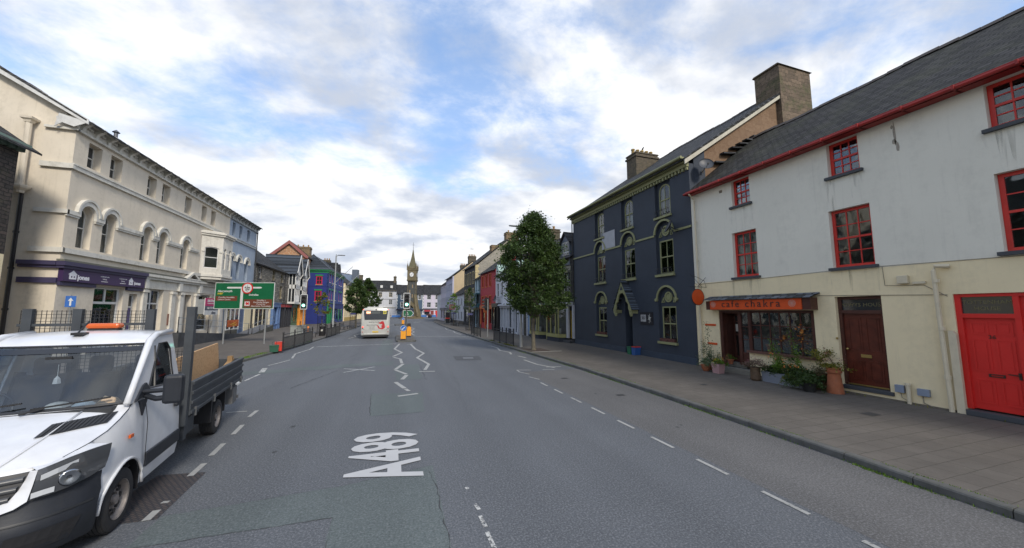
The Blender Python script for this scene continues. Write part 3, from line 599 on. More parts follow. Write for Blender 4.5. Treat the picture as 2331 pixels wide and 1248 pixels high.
MB().box(2.02, 2.16, .2, .62, .45, 2.5).box(1.2, 1.34, .2, .62, .45, 2.5).box(1.2, 2.16, .2, .62, 2.46, 2.52).build('porch_lining', WOOD, sf)
# inside: things on the window ledge
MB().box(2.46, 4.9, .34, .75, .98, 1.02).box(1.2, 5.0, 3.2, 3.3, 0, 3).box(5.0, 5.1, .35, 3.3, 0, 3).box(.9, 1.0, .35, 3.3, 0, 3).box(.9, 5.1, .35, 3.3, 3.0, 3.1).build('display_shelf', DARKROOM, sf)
# orange fascia and slate canopy
ORG = paint('orange_sign_paint', (.62, .078, .012), .45, .15, 2.2); BLKP = plain('black_lettering', (.02, .015, .015), .6)
fb = MB().box(1.1, 4.72, -.36, -.30, 2.63, 3.0).build('fascia', ORG, sf)
MB().box(.88, 1.095, -.34, .02, 2.62, 2.99).box(4.725, 4.98, -.34, .02, 2.62, 3.02).box(1.1, 4.72, -.3, 0, 2.62, 2.68).build('fascia_end', WOOD, sf)
text('cafe chakra', .37, BLKP, fb, (2.85, -.366, 2.84), xs=1.02, spacing=1.35, bold=.0)
m = MB()
for cx_ in (1.26, 4.42):
    m = MB()
    for r in (.05, .085, .12): m.prism(arc(cx_, 2.84, r, 0, 360, 20)[:-1], -.364, -.361, [arc(cx_, 2.84, r - .012, 0, 360, 20)[:-1]])
    for k in range(10): a = k * .628; m.obox((cx_, -.363, 2.84), (cx_ + .12 * math.cos(a), -.363, 2.84 + .12 * math.sin(a)), .003, .008)
    m.build('mandala', plain('pale_pink', (.60, .35, .28), .6), fb)
m = MB(); 
for i in range(3): m.prism([(-.46 + .15 * i, 3.02 + .055 * i), (-.02, 3.02 + .055 * i + .16 * (3 - i) / 3 * .8), (-.02, 3.04 + .055 * i + .16 * (3 - i) / 3 * .8), (-.46 + .15 * i, 3.045 + .055 * i)], .84, 5.08, ax='x')
m.build('slate_canopy', slate('canopy_slate', (.09, .10, .115), .2), sf)
# brown front door
dd = MB().box(5.47, 5.56, .12, .24, .36, 3.02).box(6.52, 6.60, .12, .24, .36, 3.02).box(5.474, 6.596, .116, .236, 2.932, 3.018).box(5.47, 6.6, .11, .24, 2.50, 2.60).build('door_frame', WOOD, cb_.o)
DL = MB().box(5.56, 6.52, .18, .22, .4, 2.5); pn = [(5.66, 5.99, 1.38, 2.38), (6.09, 6.42, 1.38, 2.38), (5.66, 5.99, .52, 1.1), (6.09, 6.42, .52, 1.1)]
def panels(m, pn, y, d=.012):
    for a, b, c, e in pn:
        m.prism(rect(a, b, c, e), y - d, y, [rect(a + .035, b - .035, c + .035, e - .035)]); m.prism(rect(a + .06, b - .06, c + .06, e - .06), y - d * .8, y)
panels(DL, pn, .18); dl = DL.build('door', MAHOG, cb_.o, 'dark mahogany panelled door')
MB().box(5.92, 6.17, .162, .18, 1.2, 1.29).build('letterbox', plain('brass', (.45, .33, .12), .35, .8), dl); MB().lathe([(.02, 0), (.02, -.04), (.035, -.05), (.03, -.08)], (5.62, .18, 1.42), 10, ax='y').build('knob', plain('brass', (.45, .33, .12)), dl, smooth=True)
MB().box(5.56, 6.52, .16, .3, .36, .40).build('threshold', plain('brass', (.45, .33, .12)), cb_.o)
MB().box(5.56, 6.52, .17, .176, 2.6, 2.93).build('fanlight', GLD, dd); GOLD = plain('gold_leaf', (.17, .15, .07), .7, .0)
text('POWYS HOUSE', .15, GOLD, dd, (6.04, .166, 2.76), spacing=1.05)
MB().box(5.28, 6.68, -.06, .16, .24, .345).build('door_step', SLATESILL, cb_.o, bevel=.01)
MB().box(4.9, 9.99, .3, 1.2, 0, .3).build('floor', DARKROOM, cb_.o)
MB().box(5.42, 5.47, -.03, .0, 1.7, 1.76).build('bell_push', plain('brass', (.45, .33, .12)), cb_.o)
# red double door
dd = MB().box(7.98, 8.08, .05, .2, .26, 3.0).box(9.86, 9.95, .05, .2, .26, 3.0).box(7.984, 9.946, .046, .196, 2.922, 2.998).box(8.08, 8.92, .045, .2, 2.42, 2.52).box(8.86, 8.95, .05, .2, .26, 2.92).build('door_frame', REDDOOR, cb_.o)
DL = MB().box(8.08, 8.86, .12, .16, .28, 2.42); panels(DL, [(8.16, 8.44, 2.02, 2.32), (8.52, 8.80, 2.02, 2.32), (8.16, 8.44, 1.16, 1.92), (8.52, 8.80, 1.16, 1.92), (8.16, 8.44, .42, .98), (8.52, 8.80, .42, .98)], .12)
dl = DL.build('door', REDDOOR, cb_.o, 'bright red panelled door'); DL = MB().box(8.95, 9.86, .12, .16, .28, 2.92); panels(DL, [(9.05, 9.38, 1.16, 2.7), (9.46, 9.78, 1.16, 2.7), (9.05, 9.38, .42, .98), (9.46, 9.78, .42, .98)], .12); DL.build('door', REDDOOR, cb_.o, 'red side panel of the doorway')
MB().prism(rect(8.36, 8.60, 1.05, 1.12), .10, .12, [rect(8.39, 8.57, 1.07, 1.10)]).build('letterbox', plain('dark_bronze', (.06, .05, .04), .4, .6), dl); m = MB().box(8.79, 8.83, .095, .12, 1.05, 1.2).obox((8.81, .08, 1.14), (8.66, .07, 1.15), .02, .02); m.build('handle', plain('dark_bronze', (.06, .05, .04)), dl)
text('36', .12, plain('dark_bronze', (.06, .05, .04)), dl, (8.48, .112, 1.97)); MB().box(8.08, 8.86, .1, .106, 2.52, 2.92).build('fanlight', GLD, dd)
text('TOTTENHAM', .125, GOLD, dd, (8.47, .094, 2.79)); text('HOUSE', .125, GOLD, dd, (8.47, .094, 2.64))
MB().box(8.01, 10.05, -.13, .12, .12, .245).build('door_step', SLATESILL, cb_.o, bevel=.01)
m = MB().box(.48, 1.02, -.03, -.003, 1.93, 2.01).build('small_plaque', ORG, cb_.o); MB().box(.56, 1.04, -.03, -.003, 1.13, 1.21).build('small_plaque', ORG, cb_.o)
MB().box(.02, cb_.w, -.03, -.003, 0, .16).build('plinth', paint('dirty_base', (.16, .14, .11), .9, .3, 6), cb_.o)
# hanging oval sign
hs = thing('hanging_sign', 'round orange cafe sign hanging from a scrolled black bracket', 'sign', (13.2, 12.35, 0), cb_.a)
m = MB().tube([(0, 0, 3.62), (0, -.95, 3.62)], .012, 6).tube([(0, -.02, 4.05), (0, -.5, 3.62)], .01, 6).tube([(0, -.02, 3.63), (0, -.1, 3.9), (0, -.75, 4.15)], .009, 6).tube([(0, -.25, 3.62), (0, -.9, 4.2)], .008, 5).tube([(0, -.3, 3.62), (0, -.3, 3.5)], .008, 5).tube([(0, -.75, 3.62), (0, -.75, 3.5)], .008, 5)
for cy in (-.35, -.6): m.tube([(0, cy + .07 * math.cos(a * .5), 3.70 + .07 * math.sin(a * .5)) for a in range(11)], .006, 5)
m.build('bracket', BLACK, hs)
E_ = [(-.52 + .33 * math.cos(k / 28 * 6.283), 3.18 + .34 * math.sin(k / 28 * 6.283)) for k in range(28)]
MB().prism(E_, -.022, .022, ax='x').build('sign_board', ORG, hs); MB().prism([(-.52 + (y + .52) * 1.07, 3.18 + (z - 3.18) * 1.07) for y, z in E_], -.02, .02, [E_], ax='x').build('rim', BLACK, hs)
GT = plain('sign_gold', (.55, .30, .04), .6)
text('Cafe', .17, GT, hs, (-.026, -.52, 3.16), (rad(90), 0, rad(-90)), ext=.002); text('Chakra', .17, GT, hs, (-.026, -.52, 2.99), (rad(90), 0, rad(-90)), ext=.002)
MB().prism([(-.66, 3.44), (-.38, 3.44), (-.43, 3.34), (-.47, 3.37), (-.52, 3.29), (-.57, 3.37), (-.61, 3.34)], -.026, -.0225, ax='x').build('motif', plain('pale_pink', (.6, .35, .28)), hs)

# ---- dark blue house
NAVY = paint('navy_render', (.038, .048, .066), .72, .10, 1.2, .22, (.016, .02, .03), .25, 30); OLIVE = paint('pale_olive_paint', (.27, .275, .14), .6, .12, 4, .35, (.1, .1, .05)); NAVY2 = paint('navy_plinth', (.045, .06, .085), .7, .1, 2, .3, (.02, .03, .04))
nb = B((13.2, 24.6), (13.2, 12.99), 'navy_house', 'tall dark navy house with pale olive arched windows, dentil eaves and a pointed porch', 'house')
OF = OLIVE; cx3 = [3.72, 6.78, 9.78]
def irons(b, x0, x1, z, y=-.12):
    m = MB(); m.tube([(x0, y, z + .3), (x1, y, z + .3)], .012, 5)
    n = 6
    for i in range(n): a = x0 + (x1 - x0) * i / n; w = (x1 - x0) / n; m.tube([(a + w * .5 + w * .45 * math.cos(t), y, z + .15 + .14 * math.sin(t)) for t in [k * .7 for k in range(10)]], .008, 4)
    m.tube([(x0, y, z + .02), (x1, y, z + .02)], .01, 5).tube([(x0, y, z), (x0, 0, z)], .01, 4).tube([(x1, y, z), (x1, 0, z)], .01, 4); return m.build('window_guard', BLACK, b.o)
for i, cx_ in enumerate(cx3):
    # top row: arched sash in a square navy recess
    nb.h.append(rect(cx_ - .56, cx_ + .56, 7.5, 9.42)); nb.win(cx_ - .42, cx_ + .42, 7.52, 9.22, OF, y=.16, fr=.07, cols=2, rows=2, arch=.42, hole=False, curtain=3 if i < 2 else 1)
    MB().prism(rect(cx_ - .56, cx_ + .56, 7.5, 9.42), .17, .26, [archp(cx_ - .42, cx_ + .42, 7.52, 9.22, .42)]).build('recess', NAVY, nb.o); MB().box(cx_ - .62, cx_ + .62, -.1, .2, 7.38, 7.49).build('sill', OLIVE, nb.o); irons(nb, cx_ - .55, cx_ + .55, 7.5)
for row, (zs, zt, za) in enumerate(((4.45, 6.23, 7.32), (1.02, 2.8, 3.88))):
    for i, cx_ in enumerate(cx3):
        if row == 1 and i == 1: continue
        cx_ += .0; P = archp(cx_ - .62, cx_ + .62, zs - .0, za - .1, .62); nb.h.append(P)
        nb.win(cx_ - .5, cx_ + .5, zs + .03, zt, OF, y=.14, fr=.07, cols=2, rows=2, hole=False, curtain=(2 if row == 0 else 3))
        MB().prism(P, .16, .24, [rect(cx_ - .5, cx_ + .5, zs + .03, zt)]).build('recess', NAVY, nb.o)
        m = MB(); r0 = .68; c_ = za - .72 
        m.prism(arc(cx_, c_, .72, 0, 180, 18) + arc(cx_, c_, .62, 180, 0, 18), -.06, -.002)
        if row: m.lathe([(.09, 0), (.09, -.1)], (cx_ - .70, 0, c_ - .02), 8, ax='y'); m.lathe([(.09, 0), (.09, -.1)], (cx_ + .70, 0, c_ - .02), 8, ax='y')
        m.prism(arc(cx_, c_ + .12, .27, 0, 360, 20)[:-1], .1, .16, [arc(cx_, c_ + .12, .19, 0, 360, 20)[:-1]]); m.prism(arc(cx_, c_ + .12, .16, 0, 360, 16)[:-1], .11, .16)
        for sg in (-1, 1): m.prism([(cx_ + sg * .30, c_ - .16), (cx_ + sg * .52, c_ - .16), (cx_ + sg * .36, c_ + .12)], .11, .16, [[(cx_ + sg * .34, c_ - .125), (cx_ + sg * .46, c_ - .125), (cx_ + sg * .375, c_ + .03)]])
        m.build('arch_moulding', OLIVE, nb.o); MB().box(cx_ - .66, cx_ + .66, -.12, .2, zs - .12, zs).build('sill', OLIVE, nb.o)
        if row == 0: irons(nb, cx_ - .56, cx_ + .56, zs)
        else: MB().box(cx_ - .5, cx_ + .5, -.1, .05, zs + .002, zs + .16).build('window_box', paint('striped_bolster', (.12, .05, .04), .9, .8, 9), nb.o)
DP = archp(6.3, 6.95, .12, 3.25, .45); nb.h.append(DP)
nb.wall(-.02, 9.62, NAVY, t=.4)
for a, b in [(0, 3.06), (4.42, 6.1), (7.5, 9.08), (10.5, 11.6)]: MB().box(a, b, -.05, -.003, 6.5, 6.6).build('string_course', OLIVE, nb.o)
MB().box(0, 6.28, -.05, -.002, .0, .42).build('plinth', NAVY2, nb.o); MB().box(6.97, 11.6, -.05, -.002, 0, .42).build('plinth', NAVY2, nb.o)
m = MB().box(-.02, 11.62, -.14, -.002, 9.45, 9.62).box(-.02, 11.62, -.30, -.002, 9.62, 9.70)
m.box(-.05, 11.65, -.42, -.002, 9.76, 9.86)
for i in range(52): a = .05 + i * .224; m.prism([(a, 9.3), (a + .11, 9.3), (a + .11, 9.46), (a, 9.46)], -.1, -.003); 
m.build('dentil_cornice', OLIVE, nb.o)
MB().tube([(-.05, -.47, 9.84), (11.65, -.47, 9.84)], .07, 8).build('gutter', OLIVE, nb.o)
nb.pipe(-.06, .2, 9.7, BLACK, y=-.08)
GAB = masonry('buff_rough_render', (.23, .155, .10), (.19, .125, .08), (.21, .14, .09), 1.2, .5, .004, .1, (.14, .08, .05), .0, .6)
D = 14.2; zr = 14.75
MB().prism([(.3, 0), (D - .3, 0), (D - .3, 10.0), (D / 2, zr - .15), (.3, 10.0)], .004, .3, ax='x').build('side_wall', NAVY, nb.o)
MB().prism([(1.0, 7), (D - .3, 7), (D - .3, 10.0), (D / 2, zr - .15), (1.0, 10.6)], nb.w - .3, nb.w - .0, ax='x').build('side_wall', GAB, nb.o, 'rough buff rendered gable')
MB().prism([(.3, 0), (.995, 0), (.995, 10.6), (.3, 10.0)], nb.w - .3, nb.w + .01, ax='x').build('side_wall', NAVY, nb.o, 'navy return of the side wall')
MB().box(0, nb.w, D - .3, D, 0, 10).build('rear_wall', GAB, nb.o)
r = nb.roof(9.95, zr, D, SLD, ov=.42, ve=.22)
m = MB(); k = (zr - 9.95) / (D / 2)
for (a, b) in ((-.42, D / 2 - .02), (D + .42, D / 2 + .02)):
    za = 9.95 - .42 * k; m.prism([(a, za - .22), (b, zr - .20), (b, zr + .02), (a, za + .02)], nb.w + .17, nb.w + .215, ax='x')
m.build('barge_board', paint('weathered_white_board', (.5, .47, .38), .7, .2, 5, .5), nb.o)
CHM = masonry('chimney_rough_render', (.13, .10, .075), (.20, .15, .11), (.15, .12, .09), .5, .22, .004, .1, (.06, .055, .04), .5, 1.0)
c = MB().box(10.5, 11.88, 6.3, 8.75, 8.0, 15.95).prism([(10.42, 15.95), (11.96, 15.95), (11.88, 16.03), (10.5, 16.03)], 6.22, 8.85).box(10.7, 11.4, 6.6, 7.4, 16.03, 16.12).build('chimney', CHM, nb.o, 'broad rendered chimney at the gable')
m = MB()
for yy, zz in ((1.85, 9.82), (2.4, 10.36), (3.0, 10.73), (3.5, 11.02), (3.98, 11.30), (4.5, 11.57)): m.obox((nb.w + .12, yy - .40, zz - .03), (nb.w + .12, yy + .38, zz + .05), .26, .07)
m.build('slate_weathering_steps', SLD, nb.o)
BRC = masonry('chimney_brick', (.16, .13, .09), (.11, .09, .07), (.09, .085, .07), .23, .08, .008, .01, (.04, .04, .03), .3, .5)
nb.chimney(.75, 1.95, 4.6, 6.7, 10.5, 15.0, BRC, 0)
PT = plain('pot_yellow', (.38, .27, .10), .8)
for i in range(5): MB().lathe([(.13, 0), (.15, .03), (.14, .12), (.12, .4), (.16, .42), (.15, .5)], (1.35, 4.8 + i * .43, 15.05), 12).build('chimney_pot', PT, nb.o, smooth=True)
b_ = thing('crow', 'black crow perched on the chimney pots of the navy house', 'bird', (18.95, 23.25, 15.72))
# bird: one body mesh
m = MB().lathe([(.0, -.16), (.03, -.14), (.055, -.06), (.065, .0), (.05, .07), (.03, .1), (.035, .13), (.03, .17), (.005, .2)], (0, 0, 0), 10).xf(Matrix.Rotation(rad(50), 4, 'X')).add([(-.03, .05, -.1), (.03, .05, -.1), (.03, .2, -.2), (-.03, .2, -.2)], [(0, 1, 2, 3)]); m.tube([(-.02, 0, -.05), (-.02, 0, -.12)], .006, 4).tube([(.02, 0, -.05), (.02, 0, -.12)], .006, 4).tube([(0, -.15, .11), (0, -.22, .09)], [.012, .003], 5)
m.build('body', BLACK, b_, smooth=True)
# porch hood
m = MB(); zb, za = 2.62, 4.3; xl, xr = 5.75, 7.5; xm = (xl + xr) / 2
m.prism([(xl, zb), (xl + .12, zb - .12), (xl + .28, zb + .05), (xl + .28, 2.95)] + [(xm - .42 * math.cos(t) , 3.0 + .62 * math.sin(t)) for t in [rad(a) for a in (10, 30, 50, 70, 90, 110, 130, 150, 170)]][:] + [(xr - .28, 2.95), (xr - .28, zb + .05), (xr - .12, zb - .12), (xr, zb), (xr - .02, zb + .25), (xm, za)][0:], -.46, -.38)
m.prism([(xl + .02, zb - .2), (xl + .2, zb - .2), (xl + .25, zb), (xl, zb)], -.44, 0); m.prism([(xr - .2, zb - .2), (xr - .02, zb - .2), (xr, zb), (xr - .25, zb)], -.44, 0)
m.lathe([(.06, -.35), (.11, -.2), (.06, -.1), (.12, 0)], (xl + .14, -.36, zb - .02), 10); m.lathe([(.06, -.35), (.11, -.2), (.06, -.1), (.12, 0)], (xr - .14, -.36, zb - .02), 10)
pf = m.build('porch_gable', OLIVE, nb.o); 
m = MB()
for sg, xe in ((-1, xl - .1), (1, xr + .1)):
    m.add([(xe, -.5, zb + .06), (xe, 0, zb + .06), (xm, 0, za + .08), (xm, -.5, za + .08), (xe, -.5, zb + .0), (xe, 0, zb + .0), (xm, 0, za + .02), (xm, -.5, za + .02)], [(0, 1, 2, 3), (4, 5, 6, 7), (0, 3, 7, 4), (0, 1, 5, 4)])
m.build('porch_roof', SLB, pf); m = MB()
for a in (90, 210, 330): m.prism(arc(xm + .07 * math.cos(rad(a)), 3.87 + .07 * math.sin(rad(a)), .065, 0, 360, 10)[:-1], -.47, -.455)
m.build('trefoil', NAVY, pf)
MB().box(6.22, 6.30, .4, 1.6, .12, 3.3).box(6.95, 7.03, .4, 1.6, .12, 3.3).box(6.2, 7.05, .4, 1.6, 3.3, 3.36).build('porch_lining', NAVY, nb.o)
MB().box(6.3, 6.95, 1.3, 1.36, .12, 3.2).build('door', plain('black_door', (.012, .014, .02), .4), nb.o)
MB().box(6.9, 6.95, .38, .44, .2, 2.8).build('door_post', OLIVE, nb.o)
MB().box(4.03, 5.5, -.03, -.003, 6.62, 7.72).build('blank_plaque', plain('pale_grey_board', (.38, .39, .42), .6), nb.o)
mu = MB().box(7.7, 8.74, -.04, -.003, 1.82, 2.5).build('mural_board', paint('black_board', (.02, .02, .025), .6, .4, 8), nb.o)
m = MB().box(7.76, 8.2, -.045, -.04, 1.98, 2.36); m.build('print', paint('grey_print', (.42, .42, .42), .7, .5, 9, 0, bump=0), mu)
m = MB(); EY = arc(7.98, 2.17, .1, 0, 360, 16, .07)[:-1]; m.prism(EY, -.05, -.0455, [arc(7.98, 2.17, .04, 0, 360, 12)[:-1]]).prism(arc(7.98, 2.17, .17, 20, 160, 8, .13) + arc(7.98, 2.17, .15, 160, 20, 8, .10), -.05, -.0455); m.build('drawn_eye', BLACK, mu)
m = MB(); 
for k in range(6): a = rad(60 * k + 15); m.obox((8.48, -.044, 2.16), (8.48 + .13 * math.cos(a), -.044, 2.16 + .26 * math.sin(a)), .006, .02)
m.prism(arc(8.48, 2.16, .08, 0, 360, 12)[:-1], -.046, -.041, [arc(8.48, 2.16, .055, 0, 360, 12)[:-1]]).build('drawn_star', PAPER, mu)
def dish(name, label, loc, rz, r=.33, tilt=20):
    d = thing(name, label, 'satellite dish', loc, rz); m = MB()
    prof = [(r * k / 6, .10 * (k / 6) ** 2 * (r / .33)) for k in range(7)]; M = Matrix.Rotation(rad(90 - tilt), 4, 'X'); mm = MB(); mm.lathe([(.001, 0)] + prof[1:] + [(r, prof[-1][1] + .012)], (0, 0, 0), 20); mm.f = [f for f in mm.f if len(f) == 4]; mm.m = [0] * len(mm.f); mm.xf(Matrix.Translation((0, -.42, .05)) @ M)
    mm.build('reflector', plain('dish_grey', (.055, .06, .07), .5), d, smooth=True); m.tube([(0, 0, -.1), (0, -.2, -.1), (0, -.38, .04)], .018, 6).tube([(0, -.4, -.1), (0, -.75, -.02)], .012, 6).box(-.03, .03, -.84, -.74, -.05, .02).box(-.05, .05, -.02, 0, -.18, -.02); m.build('arm', BLACK, d); return d
dish('satellite_dish', 'dark satellite dish on the navy wall above the string course', (13.2, 13.75, 6.65), nb.a - .5, .36, 25)
dish('satellite_dish', 'dark satellite dish at the eaves where the navy and cafe houses meet', (13.95, 12.9, 9.35), -.5, .33, 25)

# ---- stone house with olive bow windows
STN = masonry('dark_mossy_stone', (.13, .12, .10), (.075, .07, .065), (.055, .052, .045), .42, .13, .012, .06, (.03, .03, .026), .35)
PW = paint('painted_shop_white', (.52, .54, .58), .6, .08, 3, .25); OLV = paint('olive_shop_paint', (.33, .32, .13), .55, .12, 4, .2, (.15, .14, .06)); PLN = paint('plinth_blue_black', (.035, .042, .06), .7, .2, 4)
sb_ = B((12.45, 34), (13.2, 24.62), 'stone_shop_house', 'dark stone house with dormers above olive bow-fronted shop and yellow door', 'house')
sb_.h.append(rect(8.7, 9.28, .35, 3.0))
for cx_ in (2.2, 5.1, 8.3): sb_.win(cx_ - .5, cx_ + .5, 3.7, 5.7, WHITE, y=.1, cols=2, rows=2, sill=SLATESILL, curtain=1)
sb_.wall(-.02, 6.9, STN); sb_.shell(6.9, 9.8, 7.5, STN); sb_.roof(6.9, 9.8, 7.5, SLD, ov=.25)
sb_.gutter(6.75, BLACK, y=-.28, board=0); sb_.pipe(9.2, .2, 6.7, BLACK)
for cx_ in (2.2, 5.1, 8.3):
    m = MB()
    for i in range(9): a = cx_ - .62 + i * .14; m.prism([(a, 5.75), (a + .1, 5.75), (a + .1 + (i - 4) * .015, 6.1), (a + (i - 4) * .015, 6.1)], -.02, -.002)
    m.build('window_lintel', paint('pale_stone', (.36, .34, .27), .9, .2, 5, .4), sb_.o)
for cx_ in (2.2, 5.1, 8.3):     # dormers
    dm = MB().box(cx_ - .6, cx_ - .5, -.05, 2.2, 6.3, 8.1).box(cx_ + .5, cx_ + .6, -.05, 2.2, 6.3, 8.1).box(cx_ - .6, cx_ + .6, -.04, .05, 6.2, 6.4).prism([(cx_ - .6, 8.1), (cx_ + .6, 8.1), (cx_, 8.75)], -.04, .06).build('dormer', paint('grey_blue_dormer', (.13, .15, .19), .6, .2, 4), sb_.o)
    m = MB().prism(rect(cx_ - .5, cx_ + .5, 6.4, 8.1), 0, .06, [rect(cx_ - .42, cx_ + .42, 6.48, 8.02)]).box(cx_ - .42, cx_ + .42, .0, .05, 7.22, 7.28).box(cx_ - .02, cx_ + .02, .01, .05, 6.48, 8.02).build('window_frame', WHITE, dm); MB().box(cx_ - .42, cx_ + .42, .03, .035, 6.48, 8.02).build('pane', GLD, dm)
    m = MB()
    for sg in (-1, 1): m.add([(cx_ + sg * .8, -.22, 7.93), (cx_ + sg * .8, 2.6, 7.93), (cx_, 2.9, 8.85), (cx_, -.22, 8.85), (cx_ + sg * .8, -.22, 8.02), (cx_ + sg * .8, 2.6, 8.02), (cx_, 2.9, 8.94), (cx_, -.22, 8.94)], [(0, 1, 2, 3), (4, 5, 6, 7), (0, 3, 7, 4)])
    m.build('dormer_roof', SLD, dm)
sb_.chimney(8.0, 9.3, 2.6, 3.9, 8.4, 10.4, STN, 2, plain('red_pot', (.35, .06, .04), .7))
m = MB().box(.3, 9.38, -.42, -.002, 3.12, 3.22).box(.3, 9.38, -.25, -.002, 3.0, 3.12); m.build('shop_cornice', PW, sb_.o)
MB().box(8.42, 8.68, -.16, -.003, .45, 3.0).box(9.3, 9.42, -.16, -.003, .45, 3.0).box(8.68, 9.3, -.14, -.003, 2.92, 3.0).build('door_surround', PW, sb_.o)
for a, b in ((1.0, 1.22), (1.86, 2.0)): MB().box(a, b, -.12, -.003, .12, 3.0).build('pilaster', PW, sb_.o)
yd = MB().box(8.7, 9.28, .1, .16, .45, 2.55).build('door', plain('yellow_door', (.70, .45, .03), .45), sb_.o, 'yellow front door'); MB().box(8.88, 9.12, .09, .1, 1.6, 2.2).build('knocker_panel', paint('leaded_glass', (.10, .10, .07), .3, .8, 14), yd); MB().box(8.95, 9.12, .085, .1, 1.12, 1.18).build('letterbox', BLACK, yd)
MB().box(8.7, 9.28, .12, .13, 2.58, 2.95).build('fanlight', GLD, sb_.o); MB().box(8.4, 9.4, -.45, .1, .1, .3).build('door_step', SLATESILL, sb_.o)
bd = MB().box(1.24, 1.84, -.03, .0, .3, 2.4).build('door', plain('pale_blue_door', (.22, .33, .52), .5), sb_.o, 'pale blue door')
for (a, b) in ((2.5, 4.9), (5.75, 8.35)):
    P = [(a, -.0), (a + .35, -.62), (b - .35, -.62), (b, -.0)]
    def bow(z0, z1, d=0, mat=OLV, nm='bow'):
        Q = [(a - d, 0), (a + .35 - d * .6, -.62 - d), (b - .35 + d * .6, -.62 - d), (b + d, 0)]; return MB().prism(Q, z0, z1, ax='z').build(nm, mat, sb_.o)
    bow(.1, .46, 0, PLN, 'bow_plinth'); bow(.46, .72, .07, OLV, 'bow_sill'); bow(2.72, 3.1, .06, OLV, 'bow_head')
    m = MB(); posts = [P[0], P[1], ((a + b) / 2 - .3, -.62), ((a + b) / 2 + .5, -.62), P[2], P[3]]
    for (x, y) in posts: m.box(x - .05, x + .05, y - .03, y + .05, .72, 2.72)
    fr_ = m.build('bow_frame', OLV, sb_.o); m = MB()
    for i in range(3): m.add([(P[i][0], P[i][1] + .02, .72), (P[i + 1][0], P[i + 1][1] + .02, .72), (P[i + 1][0], P[i + 1][1] + .02, 2.72), (P[i][0], P[i][1] + .02, 2.72)], [(0, 1, 2, 3)])
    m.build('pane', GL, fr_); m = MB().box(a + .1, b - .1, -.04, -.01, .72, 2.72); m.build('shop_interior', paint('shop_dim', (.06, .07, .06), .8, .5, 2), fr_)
    m = MB(); m.prism([(b - 1.5, .74), (b - 1.0, .74), (b - 1.05, 1.25), (b - 1.4, 1.3)], -.42, -.38).prism([(b - .95, .74), (b - .5, .74), (b - .5, 1.15), (b - .9, 1.15)], -.3, -.27); m.build('framed_print', PAPER, fr_)
MB().box(5.05, 5.5, -.12, -.003, .12, 3.0).build('pilaster', OLV, sb_.o)

# ---- white shop house behind the tree
RW = paint('white_render', (.60, .61, .64), .8, .06, 1, .25, (.3, .3, .28))
wb = B((12.3, 43.8), (12.45, 34.01), 'white_shop_house', 'white rendered house with small gabled dormers and white column shopfront behind the tree', 'house')
for cx_ in (1.0, 2.6, 5.2, 8.0): wb.win(cx_ - .42, cx_ + .42, 4.3, 5.9, WHITE, y=.12, cols=1, rows=2, sill=PW, glassm=GLD)
wb.h += [rect(2.9, 3.8, .7, 2.85), rect(4.2, 4.7, .15, 2.85), rect(5.3, 6.6, .7, 2.85), rect(7.4, 8.4, .3, 2.9), rect(.3, 2.4, .15, 3.0)]
wb.wall(-.02, 7.0, RW); wb.shell(7.0, 9.6, 7, RW); wb.roof(7.0, 9.6, 7, SLD)
for cx_ in (.9, 4.6, 8.0):
    dm = MB().prism([(cx_ - .6, 6.7), (cx_ + .6, 6.7), (cx_ + .6, 7.6), (cx_, 8.3), (cx_ - .6, 7.6)], -.06, 1.6).build('dormer', paint('pale_green_trim', (.36, .50, .46), .6), wb.o); MB().box(cx_ - .42, cx_ + .42, -.09, -.065, 6.75, 7.55).build('pane', GLD, dm); 
m = MB().box(2.5, 9.6, -.5, -.003, 3.1, 3.25).box(2.6, 9.5, -.3, -.003, 2.9, 3.1).box(2.5, 9.6, -.4, -.003, 3.25, 3.32); m.build('shop_cornice', PW, wb.o)
for x in (2.62, 3.85, 4.8, 6.7, 7.1, 8.5, 9.2): MB().box(x, x + .22, -.2, -.003, .12, 2.9).build('pilaster', PW, wb.o)
for a, b, c_ in ((2.9, 3.8, .7), (5.3, 6.6, .7), (7.4, 8.4, .3), (4.2, 4.7, .2)): MB().box(a, b, .1, .11, c_, 2.85).build('shop_window', GL, wb.o)
MB().box(2.85, 3.85, -.06, -.003, .12, .6).build('stall_riser', PLN, wb.o); MB().box(5.25, 6.7, -.06, -.003, .12, .6).build('stall_riser', PLN, wb.o)
BLKS = plain('black_shopfront', (.02, .018, .018), .4)
m = MB().box(0, 2.45, -.55, -.003, 3.0, 3.45).box(0, .2, -.5, -.003, .12, 3.0).box(2.2, 2.45, -.5, -.003, .12, 3.0).box(.2, 1.2, -.45, -.38, .12, .9).box(1.1, 1.3, -.5, -.1, .12, 3); m.build('black_shopfront', BLKS, wb.o); MB().box(.2, 1.1, -.42, -.41, .9, 2.9).build('shop_window', GL, wb.o)
wb.chimney(8.3, 9.5, 2.6, 4.4, 8.5, 11.2, BRC, 2); dish('satellite_dish', 'small dark satellite dish on the white house above the black shopfront', (12.3, 42.2, 3.95), wb.a, .42, 15)

